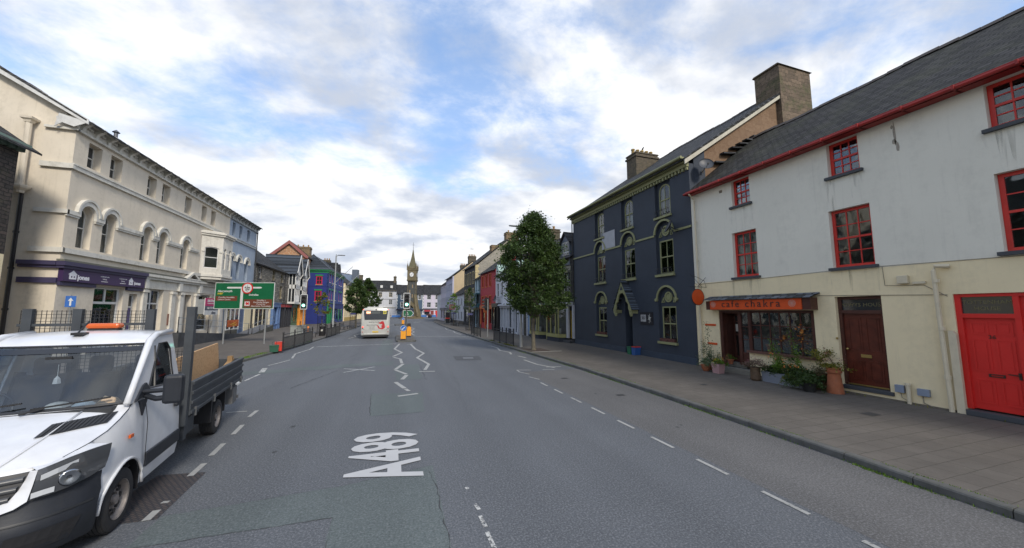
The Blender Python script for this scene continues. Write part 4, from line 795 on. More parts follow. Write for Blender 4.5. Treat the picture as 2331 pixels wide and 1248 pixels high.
# ---- red house
REDW = paint('red_render', (.42, .035, .05), .7, .12, 1.4, .2); ORW = paint('orange_trim', (.55, .14, .04), .6, .1, 3)
rb = B((12.0, 50.9), (12.3, 43.82), 'red_house', 'red painted house with orange window surrounds and a red and orange shopfront', 'house')
for cx_ in (1.3, 3.0, 4.75, 6.2)[:3]:
    for z0, z1 in ((5.85, 7.4), (3.55, 4.5)): rb.win(cx_ - .36, cx_ + .36, z0, z1, RED, y=.1, cols=2, rows=2, glassm=GLD, surround=ORW, sill=ORW)
rb.h += [rect(.8, 2.6, .9, 2.7), rect(3.1, 3.9, .2, 2.7), rect(4.4, 6.2, .9, 2.7)]
rb.wall(-.02, 7.9, REDW); rb.shell(7.9, 10.6, 7.5, REDW); rb.roof(7.9, 10.6, 7.5, SLD, ov=.3); rb.gutter(7.8, BLACK, board=0); rb.pipe(.08, .2, 7.7, BLACK)
m = MB().box(.3, 6.8, -.2, -.003, 2.8, 3.3); [m.box(x, x + .3, -.15, -.003, .12, 2.8) for x in (.4, 2.7, 4.0, 6.4)]; m.build('shopfront', ORW, rb.o)
for a, b in ((.8, 2.6), (4.4, 6.2)): MB().box(a, b, .1, .11, .9, 2.7).build('shop_window', GL, rb.o)
MB().box(3.1, 3.9, .1, .15, .2, 2.7).build('door', RED, rb.o)
# ---- pale blue and teal house
BLW = paint('pale_blue_render', (.38, .48, .52), .75, .08, 1.4, .2); TEAL = paint('teal_joinery', (.05, .14, .17), .5, .15, 3)
tb = B((12.0, 54.6), (12.0, 50.92), 'pale_blue_house', 'narrow pale blue house with a teal oriel window between the red and stone houses', 'house')
for cx_ in (1.0, 2.7): tb.win(cx_ - .32, cx_ + .32, 5.6, 7.1, TEAL, y=.1, cols=2, rows=2, glassm=GLD, sill=TEAL)
tb.h += [rect(.4, 1.9, .5, 2.6), rect(2.2, 3.0, .2, 2.6)]
tb.wall(-.02, 7.4, BLW); tb.shell(7.4, 9.6, 7, BLW); tb.roof(7.4, 9.6, 7, SLD, ov=.3); tb.gutter(7.3, BLACK, board=0)
oz = MB().box(.2, 3.4, -.62, -.003, 3.0, 3.2).box(.2, 3.4, -.62, -.003, 4.95, 5.15); [oz.box(x, x + .1, -.6, -.5, 3.2, 4.95) for x in (.22, 1.0, 1.8, 2.5, 3.28)]; oz.box(.22, .3, -.6, -.01, 3.2, 3.6).box(3.3, 3.38, -.6, -.01, 3.2, 3.6); oz = oz.build('oriel_window', TEAL, tb.o); MB().box(.3, 3.3, -.55, -.54, 3.2, 4.95).build('pane', GLD, oz)
m = MB().box(.1, 3.6, -.2, -.003, 2.65, 3.0); [m.box(x, x + .2, -.15, -.003, .12, 2.65) for x in (.15, 1.95, 3.1)]; m.build('shopfront', BLKS, tb.o); MB().box(.4, 1.9, .1, .11, .5, 2.6).build('shop_window', GL, tb.o); MB().box(2.2, 3.0, .1, .14, .2, 2.6).build('door', TEAL, tb.o)
# ---- tall dark stone house with a pale rubble gable
RUB = masonry('pale_rubble_gable', (.40, .37, .31), (.29, .27, .24), (.34, .32, .27), .45, .1, .012, .07, (.16, .15, .12), .1, .6); DKS = masonry('grey_coursed_stone', (.10, .10, .105), (.07, .07, .075), (.06, .06, .058), .35, .14, .01, .02, (.035, .035, .035))
CRT = paint('cream_stone_trim', (.48, .40, .22), .8, .1, 3, .2)
gb = B((11.8, 62.6), (12.05, 54.62), 'tall_stone_house', 'tall grey stone house with cream window trim and a wide pale rubble gable', 'house')
for cx_ in (1.2, 3.0, 4.8, 6.7):
    gb.win(cx_ - .34, cx_ + .34, 6.9, 8.7, WHITE, y=.1, cols=2, rows=2, glassm=GLD, surround=CRT, sill=CRT)
    gb.win(cx_ - .34, cx_ + .34, 4.2, 6.0, WHITE, y=.1, cols=2, rows=2, glassm=GLD, surround=CRT, sill=CRT)
gb.h += [rect(1, 3.4, .6, 2.7), rect(4.4, 6.8, .6, 2.7)]
gb.wall(-.02, 9.75, DKS); gb.shell(9.75, 14.0, 10.6, DKS, matR=RUB); gb.roof(9.75, 14.0, 10.6, SLD, ov=.3, ve=.15); gb.gutter(9.65, BLACK, board=0); gb.pipe(7.8, .2, 9.6, BLACK)
MB().box(.2, 7.8, -.18, -.003, 2.75, 3.3).build('shop_fascia', plain('grey_fascia', (.10, .11, .13), .6), gb.o); [MB().box(a, b, .1, .11, .6, 2.7).build('shop_window', GL, gb.o) for a, b in ((1, 3.4), (4.4, 6.8))]
m = MB(); q = .5
for i in range(22): q2 = .42 if i % 2 else .26; m.box(gb.w - q2, gb.w + .02, -.02, .3 + (.3 if i % 2 else .1), q, q + .4); q += .42
m.build('quoins', CRT, gb.o)
CHT = masonry('chimney_tan_brick', (.30, .21, .12), (.22, .16, .10), (.18, .14, .1), .23, .08, .008, .01, (.07, .055, .04), .15, .4)
gb.chimney(6.6, 7.8, 2.7, 4.9, 10.8, 13.0, CHT, 0, cap=.05); gb.chimney(6.6, 7.8, 5.2, 7.4, 12.5, 15.3, CHT, 2)
# ---- white pub
pb = B((11.6, 73.8), (11.8, 62.62), 'white_pub', 'low white inn with black trim and a red picture sign', 'pub')
for cx_ in (1.5, 4, 6.5, 9.3): pb.win(cx_ - .4, cx_ + .4, 3.5, 4.7, BLACK, y=.08, cols=2, rows=2, glassm=GLD, surround=PW); pb.win(cx_ - .45, cx_ + .45, 1.0, 2.3, BLACK, y=.08, cols=2, rows=2, glassm=GLD, surround=PW)
pb.wall(-.02, 5.7, RW); pb.shell(5.7, 8.2, 7, RW); pb.roof(5.7, 8.2, 7, SLD, ov=.35); MB().box(0, pb.w, -.04, -.003, 0, .7).build('plinth', BLACK, pb.o)
ps = thing('pub_sign', 'red framed picture sign hanging from the white inn', 'sign', (11.6, 70.5, 0)); MB().box(-1.1, -.02, -.02, .02, 3.75, 3.8).build('bracket', BLACK, ps); MB().box(-1.15, -.05, -.05, .05, 2.75, 3.7).build('frame', RED, ps); MB().box(-1.03, -.17, -.06, -.051, 2.87, 3.58).build('picture', paint('sign_picture', (.5, .4, .25), .6, .6, 6), ps)
# ---- lilac terrace with beige gable
LIL = paint('lilac_render', (.42, .42, .52), .8, .07, 1.2, .2); LIL2 = paint('pale_mauve_render', (.52, .48, .56), .8, .07, 1.2, .2); BEI = paint('beige_gable_render', (.48, .38, .24), .85, .1, .8, .3, (.2, .15, .1))
for (y0, y1, mat, nm, lb, ze_, side) in ((83.5, 74, LIL, 'lilac_house', 'lilac house whose plain beige gable faces down the street', 9.7, BEI), (93, 83.52, LIL2, 'mauve_house', 'pale mauve house beyond the lilac one', 8.9, LIL2)):
    lb_ = B((11.5, y0), (11.5, y1), nm, lb, 'house')
    for cx_ in (1.4, 3.8, 6.2, 8.4):
        lb_.win(cx_ - .42, cx_ + .42, 6.6, 8.2, WHITE, y=.08, cols=2, rows=2, glassm=GLD, surround=PW); lb_.win(cx_ - .42, cx_ + .42, 3.9, 5.5, WHITE, y=.08, cols=2, rows=2, glassm=GLD, surround=PW)
    lb_.h += [rect(.8, 3.6, .7, 2.6), rect(5.4, 8.4, .7, 2.6)]
    lb_.wall(-.02, ze_, mat); lb_.shell(ze_, ze_ + 3.2, 8.4, mat, matR=side); lb_.roof(ze_, ze_ + 3.2, 8.4, SLD, ov=.35, ve=.12); lb_.gutter(ze_ - .1, BLACK, board=0)
    MB().box(.4, 9.0, -.2, -.003, 2.7, 3.2).build('shop_fascia', plain('shop_grey', (.12, .12, .14), .6), lb_.o); [MB().box(a, b, .1, .11, .7, 2.6).build('shop_window', GL, lb_.o) for a, b in ((.8, 3.6), (5.4, 8.4))]
    lb_.chimney(lb_.w - 1.3, lb_.w - .2, 3.4, 5.0, ze_ + 2, ze_ + 4.3, BRC, 4)
    if y1 == 74:
        m = MB().prism(rect(3.0, 4.0, 9.6, 10.8), lb_.w, lb_.w + .06, [rect(3.08, 3.92, 9.68, 10.72)], ax='x').box(lb_.w, lb_.w + .05, 3.08, 3.92, 10.18, 10.24).box(lb_.w, lb_.w + .05, 3.35, 3.39, 9.68, 10.72).box(lb_.w, lb_.w + .05, 3.63, 3.67, 9.68, 10.72); wf = m.build('window', WHITE, lb_.o); MB().box(lb_.w + .001, lb_.w + .02, 3.08, 3.92, 9.68, 10.72).build('pane', GLD, wf)
        m = MB().tube([(lb_.w - .8, 4.2, 13.9), (lb_.w - .8, 4.2, 16.0)], .03, 5); [m.tube([(lb_.w - .8, 3.7 + .0 * i, 15.9 - i * .15), (lb_.w - .8, 4.7, 15.9 - i * .15)], .015, 4) for i in range(3)]; m.build('aerial', STEEL, lb_.o)
wb2 = B((11.6, 101), (11.5, 93.02), 'small_white_house', 'small white house at the far end of the right hand row', 'house')
for cx_ in (1.8, 4, 6.2): wb2.win(cx_ - .4, cx_ + .4, 4, 5.4, BLACK, y=.08, glassm=GLD)
wb2.wall(-.02, 7.2, RW); wb2.shell(7.2, 10, 7, RW); wb2.roof(7.2, 10, 7, SLD, ov=.4)
# ================================================================== left-hand side
STUC = paint('cream_stucco', (.66, .59, .48), .85, .07, .8, .30, (.23, .21, .15), .25, 30); STUCW = paint('white_stucco', (.64, .61, .54), .8, .08, 1.2, .45, (.25, .23, .18)); GREYB = paint('grey_blue_stucco', (.30, .36, .44), .8, .08, 1, .2)
TRIMW = paint('worn_white_trim', (.62, .60, .54), .75, .1, 3, .5, (.2, .19, .13)); PURP = paint('purple_fascia', (.045, .022, .082), .5, .12, 2); PURPT = paint('purple_trim', (.050, .042, .095), .55, .15, 2, .2, (.1, .1, .1))
def left_terrace(y0, y1, name, label, mat, bays, ze=12.3):
    b = B((-15.3, y0), (-15.3, y1), name, label, 'terrace building')
    for (a, c) in bays['top']: b.win(a, c, 10.0, 11.3, TRIMW, y=.34, fr=.07, cols=1, rows=2, sill=None, glassm=GLD)
    for (a, c) in bays['mid']:
        P_ = archp(a, c, 5.75, 7.95, .45); b.win(a, c, 5.75, 7.95, TRIMW, y=.3, fr=.08, cols=1, rows=2, arch=.45, glassm=GL, curtain=1 if a < 4 else 0)
        m = MB().prism(arc((a + c) / 2, 7.5, (c - a) / 2 + .26, 0, 180, 14, .78) + arc((a + c) / 2, 7.5, (c - a) / 2 + .04, 180, 0, 14, .49), -.12, -.003)
        m.prism(arc((a + c) / 2, 7.5, (c - a) / 2 + .30, 0, 180, 14, .82) + arc((a + c) / 2, 7.5, (c - a) / 2 + .2, 180, 0, 14, .72), -.17, -.003); m.build('arch_moulding', TRIMW, b.o)
    return b
def trims(b, x0, x1, mat, skip=(), end=0):
    m = MB().box(x0 - end, x1, -.12, -.003, 9.55, 9.75).box(x0 - end, x1, -.16, -.003, 9.75, 9.82); m.build('string_course', mat, b.o)
    m = MB().box(x0 - end, x1, -.14, -.003, 5.38, 5.62); m.build('string_course', mat, b.o)
    m = MB().box(x0 - end, x1, -.16, -.003, 11.5, 11.6).box(x0 - end, x1, -.30, -.003, 12.05, 12.2).box(x0 - end, x1, -.08, -.003, 11.6, 12.05)
    n = int((x1 - x0) / .85)
    for i in range(n + 1):
        a = x0 + .1 + (x1 - x0 - .4) * i / n; m.prism([(-.003, 11.55), (-.14, 11.55), (-.2, 11.8), (-.48, 12.0), (-.48, 12.12), (-.003, 12.12)], a, a + .18, ax='x'); m.box(a + .3, a + .6, -.2, -.003, 11.85, 12.05)
    m.build('bracketed_cornice', mat, b.o)
cbay = {'top': [(.85, 1.75), (2.4, 3.3), (5.6, 6.5), (7.15, 8.05), (10.0, 10.9), (12.5, 13.3), (14.1, 14.9)], 'mid': [(.75, 1.65), (2.35, 3.25), (5.55, 6.45), (7.2, 8.1), (10.05, 11.0)]}
tr = left_terrace(23.0, 40.9, 'cream_terrace', 'weathered cream stucco three storey building with a purple ground floor fascia and a bay window', STUC, cbay)
tr.h += [rect(2.3, 4.5, .5, 3.9), rect(5.0, 5.75, .2, 3.6), rect(6.6, 8.4, .9, 4.0), rect(11.15, 12.1, .2, 3.8), rect(13.2, 15.2, .9, 3.9)]
tr.wall(-.02, 12.3, STUC, t=.42); trims(tr, 0, 17.6, TRIMW, end=.12)
m = MB()      # impost band between the arches
for a, b in ((-.1, .7), (1.7, 2.3), (3.3, 5.5), (6.5, 7.15), (8.15, 10.0), (11.05, 12.4), (17.0, 17.6)): MB().box(a, b, -.13, -.003, 7.3, 7.5).box(a + .03, b - .03, -.09, -.003, 7.2, 7.3).build('impost_band', TRIMW, tr.o)
for a in (.3, 1.85, 3.5, 5.3, 6.6, 8.35, 9.75, 11.2, 12.2): pass
D = 17.0; Z = 17.6
MB().prism([(-10.5, 0), (-.42, 0), (-.42, 12.4), (-8.5, 12.3 + .62 * 8.5), (-10.5, 12.3 + .62 * 8.5 - 1.2)], 0, .3).xf(Matrix.Rotation(rad(-90), 4, 'Z')).build('side_wall', STUC, tr.o, 'cream gable wall facing down the street')
MB().box(0, 17.6, 16.7, 17, 0, 12).build('rear_wall', STUC, tr.o)
r = tr.roof(12.3, Z, D, SLD, ov=.55, ve=.35)
m = MB(); k = (Z - 12.3) / (D / 2)
m.prism([(-.62, 12.3 - .62 * k - .12), (D / 2, Z - .42), (D / 2, Z + .0), (-.62, 12.3 - .62 * k + .14)], -.34, -.29, ax='x'); m.prism([(-.62, 11.9), (.5, 12.2), (.62, 11.5), (.35, 11.75), (-.1, 11.6)], -.33, -.30, ax='x'); m.box(-.3, 0, -.5, .6, 11.95, 12.05)
m.build('barge_board', paint('white_barge_board', (.6, .6, .58), .7, .1, 4, .4), tr.o)
# corner trims returning on the gable, chimney breast and pipe
m = MB()
for z, h, d in ((5.38, .24, .14), (7.3, .2, .13), (9.55, .25, .14), (11.5, .12, .16)): MB().box(-d, -.003, -d, 1.1 - .0 * z, z, z + h).build('corner_return', TRIMW, tr.o)
for z, h, d in ((4.75, .2, .25), (4.62, .13, .16), (3.9, .26, .12)): MB().box(-d, -.003, -.02, 1.35, z, z + h).build('corner_return', PURPT, tr.o)
m = MB().lathe([(.16, 0), (.2, .1), (.3, .16), (.32, .26)], (-.25, 1.55, 11.55), 4).tube([(-.25, 1.55, 8.3), (-.25, 1.55, 11.6)], .11, 10).lathe([(.14, 0), (.16, .1), (.3, .22), (.34, .3), (.34, .36)], (-.25, 1.55, 8.1), 10); m.build('stucco_flue', STUC, tr.o)
m = MB().tube([(-.14, 1.55, .2), (-.14, 1.55, 8.15)], .075, 8); [m.tube([(-.14, 1.55, z), (-.14, 1.55, z + .1)], .10, 8) for z in (.8, 2.6, 4.5, 6.2)]; m.build('downpipe', BLACK, tr.o)
# lantern vent on the ridge
MB().lathe([(.1, 0), (.1, .4), (.2, .42), (.02, .6)], (6.2, 2.2, 13.7), 8).build('roof_vent', LEAD, tr.o)
# purple shopfront
pf = MB().box(-.02, 5.95, -.2, -.003, 4.0, 4.62).build('fascia', PURP, tr.o); m = MB().box(-.2, 6.0, -.34, -.003, 4.75, 4.95).box(-.15, 6.0, -.26, -.003, 4.62, 4.75); m.build('cornice', PURPT, tr.o)
m = MB()
for a, b in ((-.02, 2.2), (4.6, 6.0)): MB().box(a, b, -.12, -.003, 3.8, 3.98).build('purple_band', PURPT, tr.o)
MB().box(-.2, 17.6, -.30, -.003, 4.96, 5.05).build('lead_flashing', plain('mossy_lead', (.15, .15, .12), .8), tr.o)
WL = plain('white_lettering', (.75, .75, .78), .6)
def logo(x, s):
    m = MB().prism([(x - .3 * s, 4.12), (x + .12 * s, 4.12), (x + .12 * s, 4.36), (x + .2 * s, 4.34), (x - .08 * s, 4.56), (x - .38 * s, 4.34), (x - .3 * s, 4.36)], -.205, -.201, [rect(x - .2 * s, x - .12 * s, 4.2, 4.28), rect(x - .04 * s, x + .04 * s, 4.2, 4.28)]); return m.build('house_logo', WL, pf)
logo(.62, 1); text('jones', .34, WL, pf, (1.18, -.206, 4.24), bold=.012); logo(4.75, .8); text('jones', .27, WL, pf, (5.25, -.206, 4.24), bold=.01)
for x in (2.6, 4.0):
    for i, t_ in enumerate(('residential sales', 'lettings', 'auctioneers')): text(t_, .1, WL, pf, (x, -.206, 4.42 - .13 * i), ext=.002)
# ground floor openings
m = MB().prism(rect(2.3, 4.5, .5, 3.9), .2, .28, [rect(2.42, 4.38, .62, 2.95), rect(2.42, 3.37, 3.08, 3.78), rect(3.47, 4.38, 3.08, 3.78)]); w_ = m.build('shop_window', WHITE, tr.o); MB().box(2.42, 4.38, .24, .245, .62, 3.78).build('pane', GL, w_)
m = MB(); [m.box(2.5 + .32 * i, 2.78 + .32 * i, .3, .31, 1.0 + .42 * j, 1.36 + .42 * j) for i in range(3) for j in range(4)]; m.build('listing_card', plain('pale_blue_card', (.35, .45, .55), .6), w_)
MB().box(2.2, 4.6, -.1, .2, .36, .5).build('sill', PURPT, tr.o); MB().box(5.08, 5.68, .24, .3, .25, 2.75).build('door', plain('purple_door', (.09, .07, .22), .5), tr.o, 'purple door'); m = MB().prism(rect(5.0, 5.75, .2, 3.6), .2, .3, [rect(5.08, 5.67, .25, 2.75), rect(5.08, 5.67, 2.85, 3.5)]); w_ = m.build('door_frame', WHITE, tr.o); MB().box(5.08, 5.67, .24, .25, 2.85, 3.5).build('fanlight', GLD, w_)
m = MB().prism(rect(6.6, 8.4, .9, 4.0), .24, .32, [rect(6.7, 7.45, 1.0, 3.0), rect(7.55, 8.3, 1.0, 3.0), rect(6.7, 7.45, 3.1, 3.9), rect(7.55, 8.3, 3.1, 3.9)]); w_ = m.build('window', WHITE, tr.o); MB().box(6.7, 8.3, .28, .285, 1, 3.9).build('pane', GL, w_); MB().box(6.4, 8.6, -.12, .24, .74, .9).build('sill', plain('dark_sill', (.05, .055, .06)), tr.o)
# white stucco ground floor beyond with pilasters, cornice and small pediment
m = MB().box(6.02, 17.55, -.30, -.003, 4.78, 4.95).box(6.02, 17.55, -.2, -.003, 4.62, 4.78).box(6.05, 6.4, -.22, -.003, 4.0, 4.6).box(9.9, 10.3, -.22, -.003, 4.0, 4.6).box(12.8, 13.2, -.22, -.003, 4.0, 4.6).prism([(10.4, 4.96), (12.7, 4.96), (11.55, 5.6)], -.32, -.003, [[(10.9, 5.05), (12.2, 5.05), (11.55, 5.42)]]); m.build('cornice', TRIMW, tr.o)
m = MB().box(6.02, 17.55, -.04, -.003, 4.02, 4.62); m.build('frieze', STUCW, tr.o)
for x in (6.08, 9.2, 10.3, 12.5, 15.6, 16.9): MB().box(x, x + .42, -.13, -.003, .3, 3.95).box(x - .06, x + .48, -.2, -.003, 3.75, 3.9).box(x - .05, x + .47, -.18, -.003, .3, .6).build('pilaster', STUCW, tr.o)
MB().box(11.15, 12.1, .35, .42, .2, 3.8).build('door', plain('grey_panel', (.3, .28, .25), .6), tr.o); m = MB().prism(rect(13.2, 15.2, .9, 3.9), .2, .28, [rect(13.32, 15.08, 1.02, 2.8), rect(13.32, 15.08, 2.9, 3.8)]); w_ = m.build('window', WHITE, tr.o); MB().box(13.3, 15.1, .24, .245, 1, 3.8).build('pane', GL, w_)
MB().box(9.1, 9.75, -.06, -.003, 1.55, 2.35).build('brown_notice_board', plain('brown_board', (.16, .07, .05), .7), tr.o)
MB().box(.0, 17.55, -.05, -.003, 0, .3).build('plinth', paint('grey_plinth', (.2, .19, .17), .9, .2, 4, .5), tr.o)
# bay window on the first floor
BX0, BX1, BD = 12.9, 16.7, 1.15
def bayring(m, z0, z1, d=0, t=.0): m.prism([(BX0 - d, 0), (BX0 + .95 - d * .5, -BD - d), (BX1 - .95 + d * .5, -BD - d), (BX1 + d, 0)], z0, z1, ax='z')
m = MB(); bayring(m, 5.2, 5.42, .02); bayring(m, 5.42, 5.62, .12); bayring(m, 5.62, 6.1, 0); bayring(m, 5.0, 5.2, -.4)
m2 = MB(); bayring(m2, 8.15, 8.9, 0); bayring(m2, 8.9, 9.05, .14); bayring(m2, 9.05, 9.2, .24); bayring(m2, 9.2, 9.3, .05)
P = [(BX0, 0), (BX0 + .95, -BD), (BX1 - .95, -BD), (BX1, 0)]
bay = m.build('bay_window', STUCW, tr.o); m2.build('bay_parapet', STUCW, bay)
for i in range(3):
    a = Vector(P[i]); b = Vector(P[i + 1]); L_ = (b - a).length; an = math.atan2((b - a).y, (b - a).x); n = 2 if i == 1 else 1
    M_ = Matrix.Translation((a.x, a.y, 0)) @ Matrix.Rotation(an, 4, 'Z')
    hs = []
    for k in range(n): x0 = L_ * k / n + .26; x1 = L_ * (k + 1) / n - .26; hs.append(archp(x0, x1, 6.14, 7.95, .16))
    MB().prism(rect(0, L_, 6.1, 8.15), 0, .16, hs).xf(M_).build('bay_wall', STUCW, bay)
    for h in hs:
        x0, x1 = h[0][0], h[1][0]; w_ = MB().prism(h, .08, .13, [shrink(h, .07)]).box(x0 + .05, x1 - .05, .075, .12, 7.02, 7.08).xf(M_).build('sash', WHITE, bay); MB().prism(shrink(h, .07), .1, .105).xf(M_).build('pane', GL, w_)
        MB().box(x0 - .2, x0 - .02, -.06, 0, 7.5, 7.62).box(x1 + .02, x1 + .2, -.06, 0, 7.5, 7.62).xf(M_).build('capital', TRIMW, bay)
MB().box(BX0 + .5, BX1 - .5, .3, .34, 6.1, 8.1).build('bay_blind', plain('blind_cream', (.4, .38, .3), .9), bay)
# blue-grey end of the terrace
bb_ = left_terrace(40.92, 48.0, 'blue_grey_terrace', 'pale blue-grey stucco end of the tall terrace with narrow arched windows', GREYB, {'top': [(.6, 1.25), (2.25, 2.95), (4.3, 5.1)], 'mid': [(.5, 1.3), (2.1, 2.95), (4.2, 5.1)]})
bb_.h += [rect(.5, 3.0, .75, 3.4), rect(3.9, 4.8, .3, 3.3)]
bb_.wall(-.02, 12.3, GREYB, t=.42); bb_.shell(12.3, 17.6, 17, GREYB); bb_.roof(12.3, 17.6, 17, SLD, ov=.55, ve=.05); trims(bb_, 0, bb_.w, paint('grey_trim', (.40, .42, .42), .8, .1, 3, .4)); bb_.pipe(bb_.w - .1, .2, 12, BLACK, y=-.12, r=.06)
m = MB().box(0, bb_.w, -.3, -.003, 3.6, 4.6).box(0, bb_.w, -.4, -.003, 4.6, 4.75); m.build('shop_fascia', GREYB, bb_.o); m = MB().prism(rect(.1, 3.2, .65, 3.5), -.25, -.15, [rect(.25, 1.0, .8, 3.4), rect(1.15, 2.0, .8, 3.4), rect(2.15, 3.05, .8, 3.4)]); w_ = m.build('shop_window', WHITE, bb_.o); MB().box(.25, 3.05, -.2, -.195, .8, 3.4).build('pane', GL, w_)
m = MB().box(2.2, 2.9, .0, .3, .8, 1.5); m.build('red_chair', plain('red_plastic', (.5, .04, .03), .5), w_)
MB().box(3.9, 4.8, -.02, .05, .3, 3.3).build('door', plain('blue_grey_door', (.09, .13, .22), .5), bb_.o); MB().box(5.1, 6.9, -.04, -.003, .3, 3.4).build('cream_panel', CREAM, bb_.o)

# ---- dark stone corner building at the far left edge
FST = masonry('edge_dark_stone', (.10, .08, .07), (.06, .055, .05), (.04, .038, .035), .3, .16, .02, .08, (.02, .02, .02), .2)
ed = B((-15.3, 9.8), (-15.3, 20.4), 'stone_corner_building', 'dark stone corner building with a pale green bracketed cornice at the left edge', 'building')
ed.h += [rect(9.2, 10.35, .8, 3.75), rect(6, 8, .8, 3.75)]
ed.wall(-.02, 4.9, CREAM); ed.wall(4.9, 9.6, FST); MB().box(10.3, 10.6, .3, 8, 0, 4.9).build('side_wall', CREAM, ed.o); MB().box(10.3, 10.6, .3, 8, 4.9, 9.6).build('side_wall', FST, ed.o)
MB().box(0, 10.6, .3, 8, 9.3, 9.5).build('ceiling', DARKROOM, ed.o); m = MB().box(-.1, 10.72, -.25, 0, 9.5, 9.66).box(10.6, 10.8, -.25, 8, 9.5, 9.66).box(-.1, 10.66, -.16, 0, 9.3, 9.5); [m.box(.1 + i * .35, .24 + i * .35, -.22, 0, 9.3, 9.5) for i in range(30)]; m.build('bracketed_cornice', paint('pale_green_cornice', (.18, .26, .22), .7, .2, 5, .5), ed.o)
ed.roof(9.66, 12.6, 8, SLD, ov=.45, ve=.4); m = MB().prism(rect(9.2, 10.35, .8, 3.75), .1, .2, [rect(9.3, 10.25, .95, 2.6), rect(9.3, 10.25, 2.75, 3.6)]); w_ = m.build('shop_window', WHITE, ed.o); MB().box(9.3, 10.25, .14, .15, .9, 3.6).build('pane', GLD, w_)

# ---- low stone row with shops
SRM = masonry('slate_stone', (.40, .36, .29), (.17, .16, .14), (.10, .095, .085), .55, .19, .03, .06, (.06, .055, .05), .1, 1.0)
def shop(b, x0, x1, mat, fascia, doorx=None, doorm=None, z1=3.0, fz=.5, sill=.7, n=3, fm=None, proj=.25, name='shopfront'):
    m = MB().box(x0, x1, -proj, -.003, z1, z1 + fz).box(x0 - .03, x1 + .03, -proj - .12, -.003, z1 + fz, z1 + fz + .1).box(x0, x0 + .18, -proj, -.003, .12, z1).box(x1 - .18, x1, -proj, -.003, .12, z1)
    a, b_ = x0 + .18, x1 - .18
    if doorx:
        d0, d1 = doorx; m.box(d0 - .1, d0, -proj * .8, -.003, .12, z1).box(d1, d1 + .1, -proj * .8, -.003, .12, z1)
        if d0 - x0 > x1 - d1: b_ = d0 - .1
        else: a = d1 + .1
    m.box(a, b_, -proj * .85, -.003, .12, sill).box(a, b_, -proj, -.003, sill, sill + .08)
    for i in range(1, n): x = a + (b_ - a) * i / n; m.box(x - .03, x + .03, -proj * .7, -.01, sill, z1)
    s = m.build(name, mat, b.o); MB().box(x0 + .05, x1 - .05, -proj - .02, -proj - .003, z1 + .06, z1 + fz - .04).build('fascia', fascia, s); MB().box(a, b_, -proj * .5, -proj * .5 + .01, sill + .08, z1).build('pane', GL, s)
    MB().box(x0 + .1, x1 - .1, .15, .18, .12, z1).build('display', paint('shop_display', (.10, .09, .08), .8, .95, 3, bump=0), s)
    if doorx: MB().box(doorx[0], doorx[1], -.06, -.01, .15, z1 - .05).build('door', doorm or mat, s)
    return s
sr = B((-15.3, 48.02), (-15.3, 60.4), 'stone_row', 'low grey-brown stone building with a slate roof above blue and dark shopfronts', 'building')
for x0, x1, z0, z1, sm in ((1.2, 2.5, 6.4, 7.9, 'w'), (6.6, 7.7, 6.5, 7.9, 'c'), (10.3, 11.5, 6.5, 7.7, 'c'), (1.3, 2.5, 3.95, 5.2, 'w'), (6.6, 7.7, 4.1, 6.0, 'c'), (10.1, 11.3, 4.2, 6.0, 'c')): sr.win(x0, x1, z0, z1, WHITE if sm == 'w' else CRT, y=.12, cols=2, rows=2, sill=SLATESILL, glassm=GLD)
sr.h += [rect(.8, 5.6, .7, 3.0), rect(6.4, 8.0, .7, 3), rect(9.0, 12.0, .7, 3)]
sr.wall(-.02, 8.15, SRM); sr.shell(8.15, 11.6, 8.6, SRM); sr.roof(8.15, 11.6, 8.6, SLD, ov=.3); sr.gutter(8.05, BLACK, board=0); MB().box(5.5, sr.w, -.2, -.003, 7.98, 8.1).build('eaves_board', CRT, sr.o); sr.pipe(1.0, .2, 8, BLACK); sr.pipe(12.2, 3.6, 8, BLACK)
sr.chimney(3.2, 5.2, 3.7, 4.9, 10.8, 13.0, masonry('grey_chimney', (.2, .2, .19), (.15, .15, .14), (.14, .14, .13), .3, .12, .01, .03), 4)
SBL = paint('mid_blue_shop', (.12, .20, .38), .55, .15, 3); DKB = plain('near_black_shop', (.03, .032, .04), .5); SRD = plain('shop_red', (.50, .03, .03), .5)
shop(sr, .3, 5.9, CREAMG, plain('grey_green_fascia', (.12, .16, .2)), (4.9, 5.6), SBL, n=3); s_ = shop(sr, 6.1, 8.3, SBL, SBL, None, None, n=2, proj=.5)
s_ = shop(sr, 8.4, 9.4, SBL, SBL, (8.6, 9.2), plain('royal_blue_door', (.03, .05, .45), .4), n=1, proj=.45); MB().box(8.65, 9.15, -.08, -.06, 1.9, 2.8).build('orange_poster', plain('poster_orange', (.6, .18, .05), .6), s_)
s_ = shop(sr, 9.5, 12.35, DKB, SRD, (10.6, 11.4), DKB, n=3); text('NEWS & CARDS', .22, WL, s_, (10.9, -.275, 3.27)) if False else None
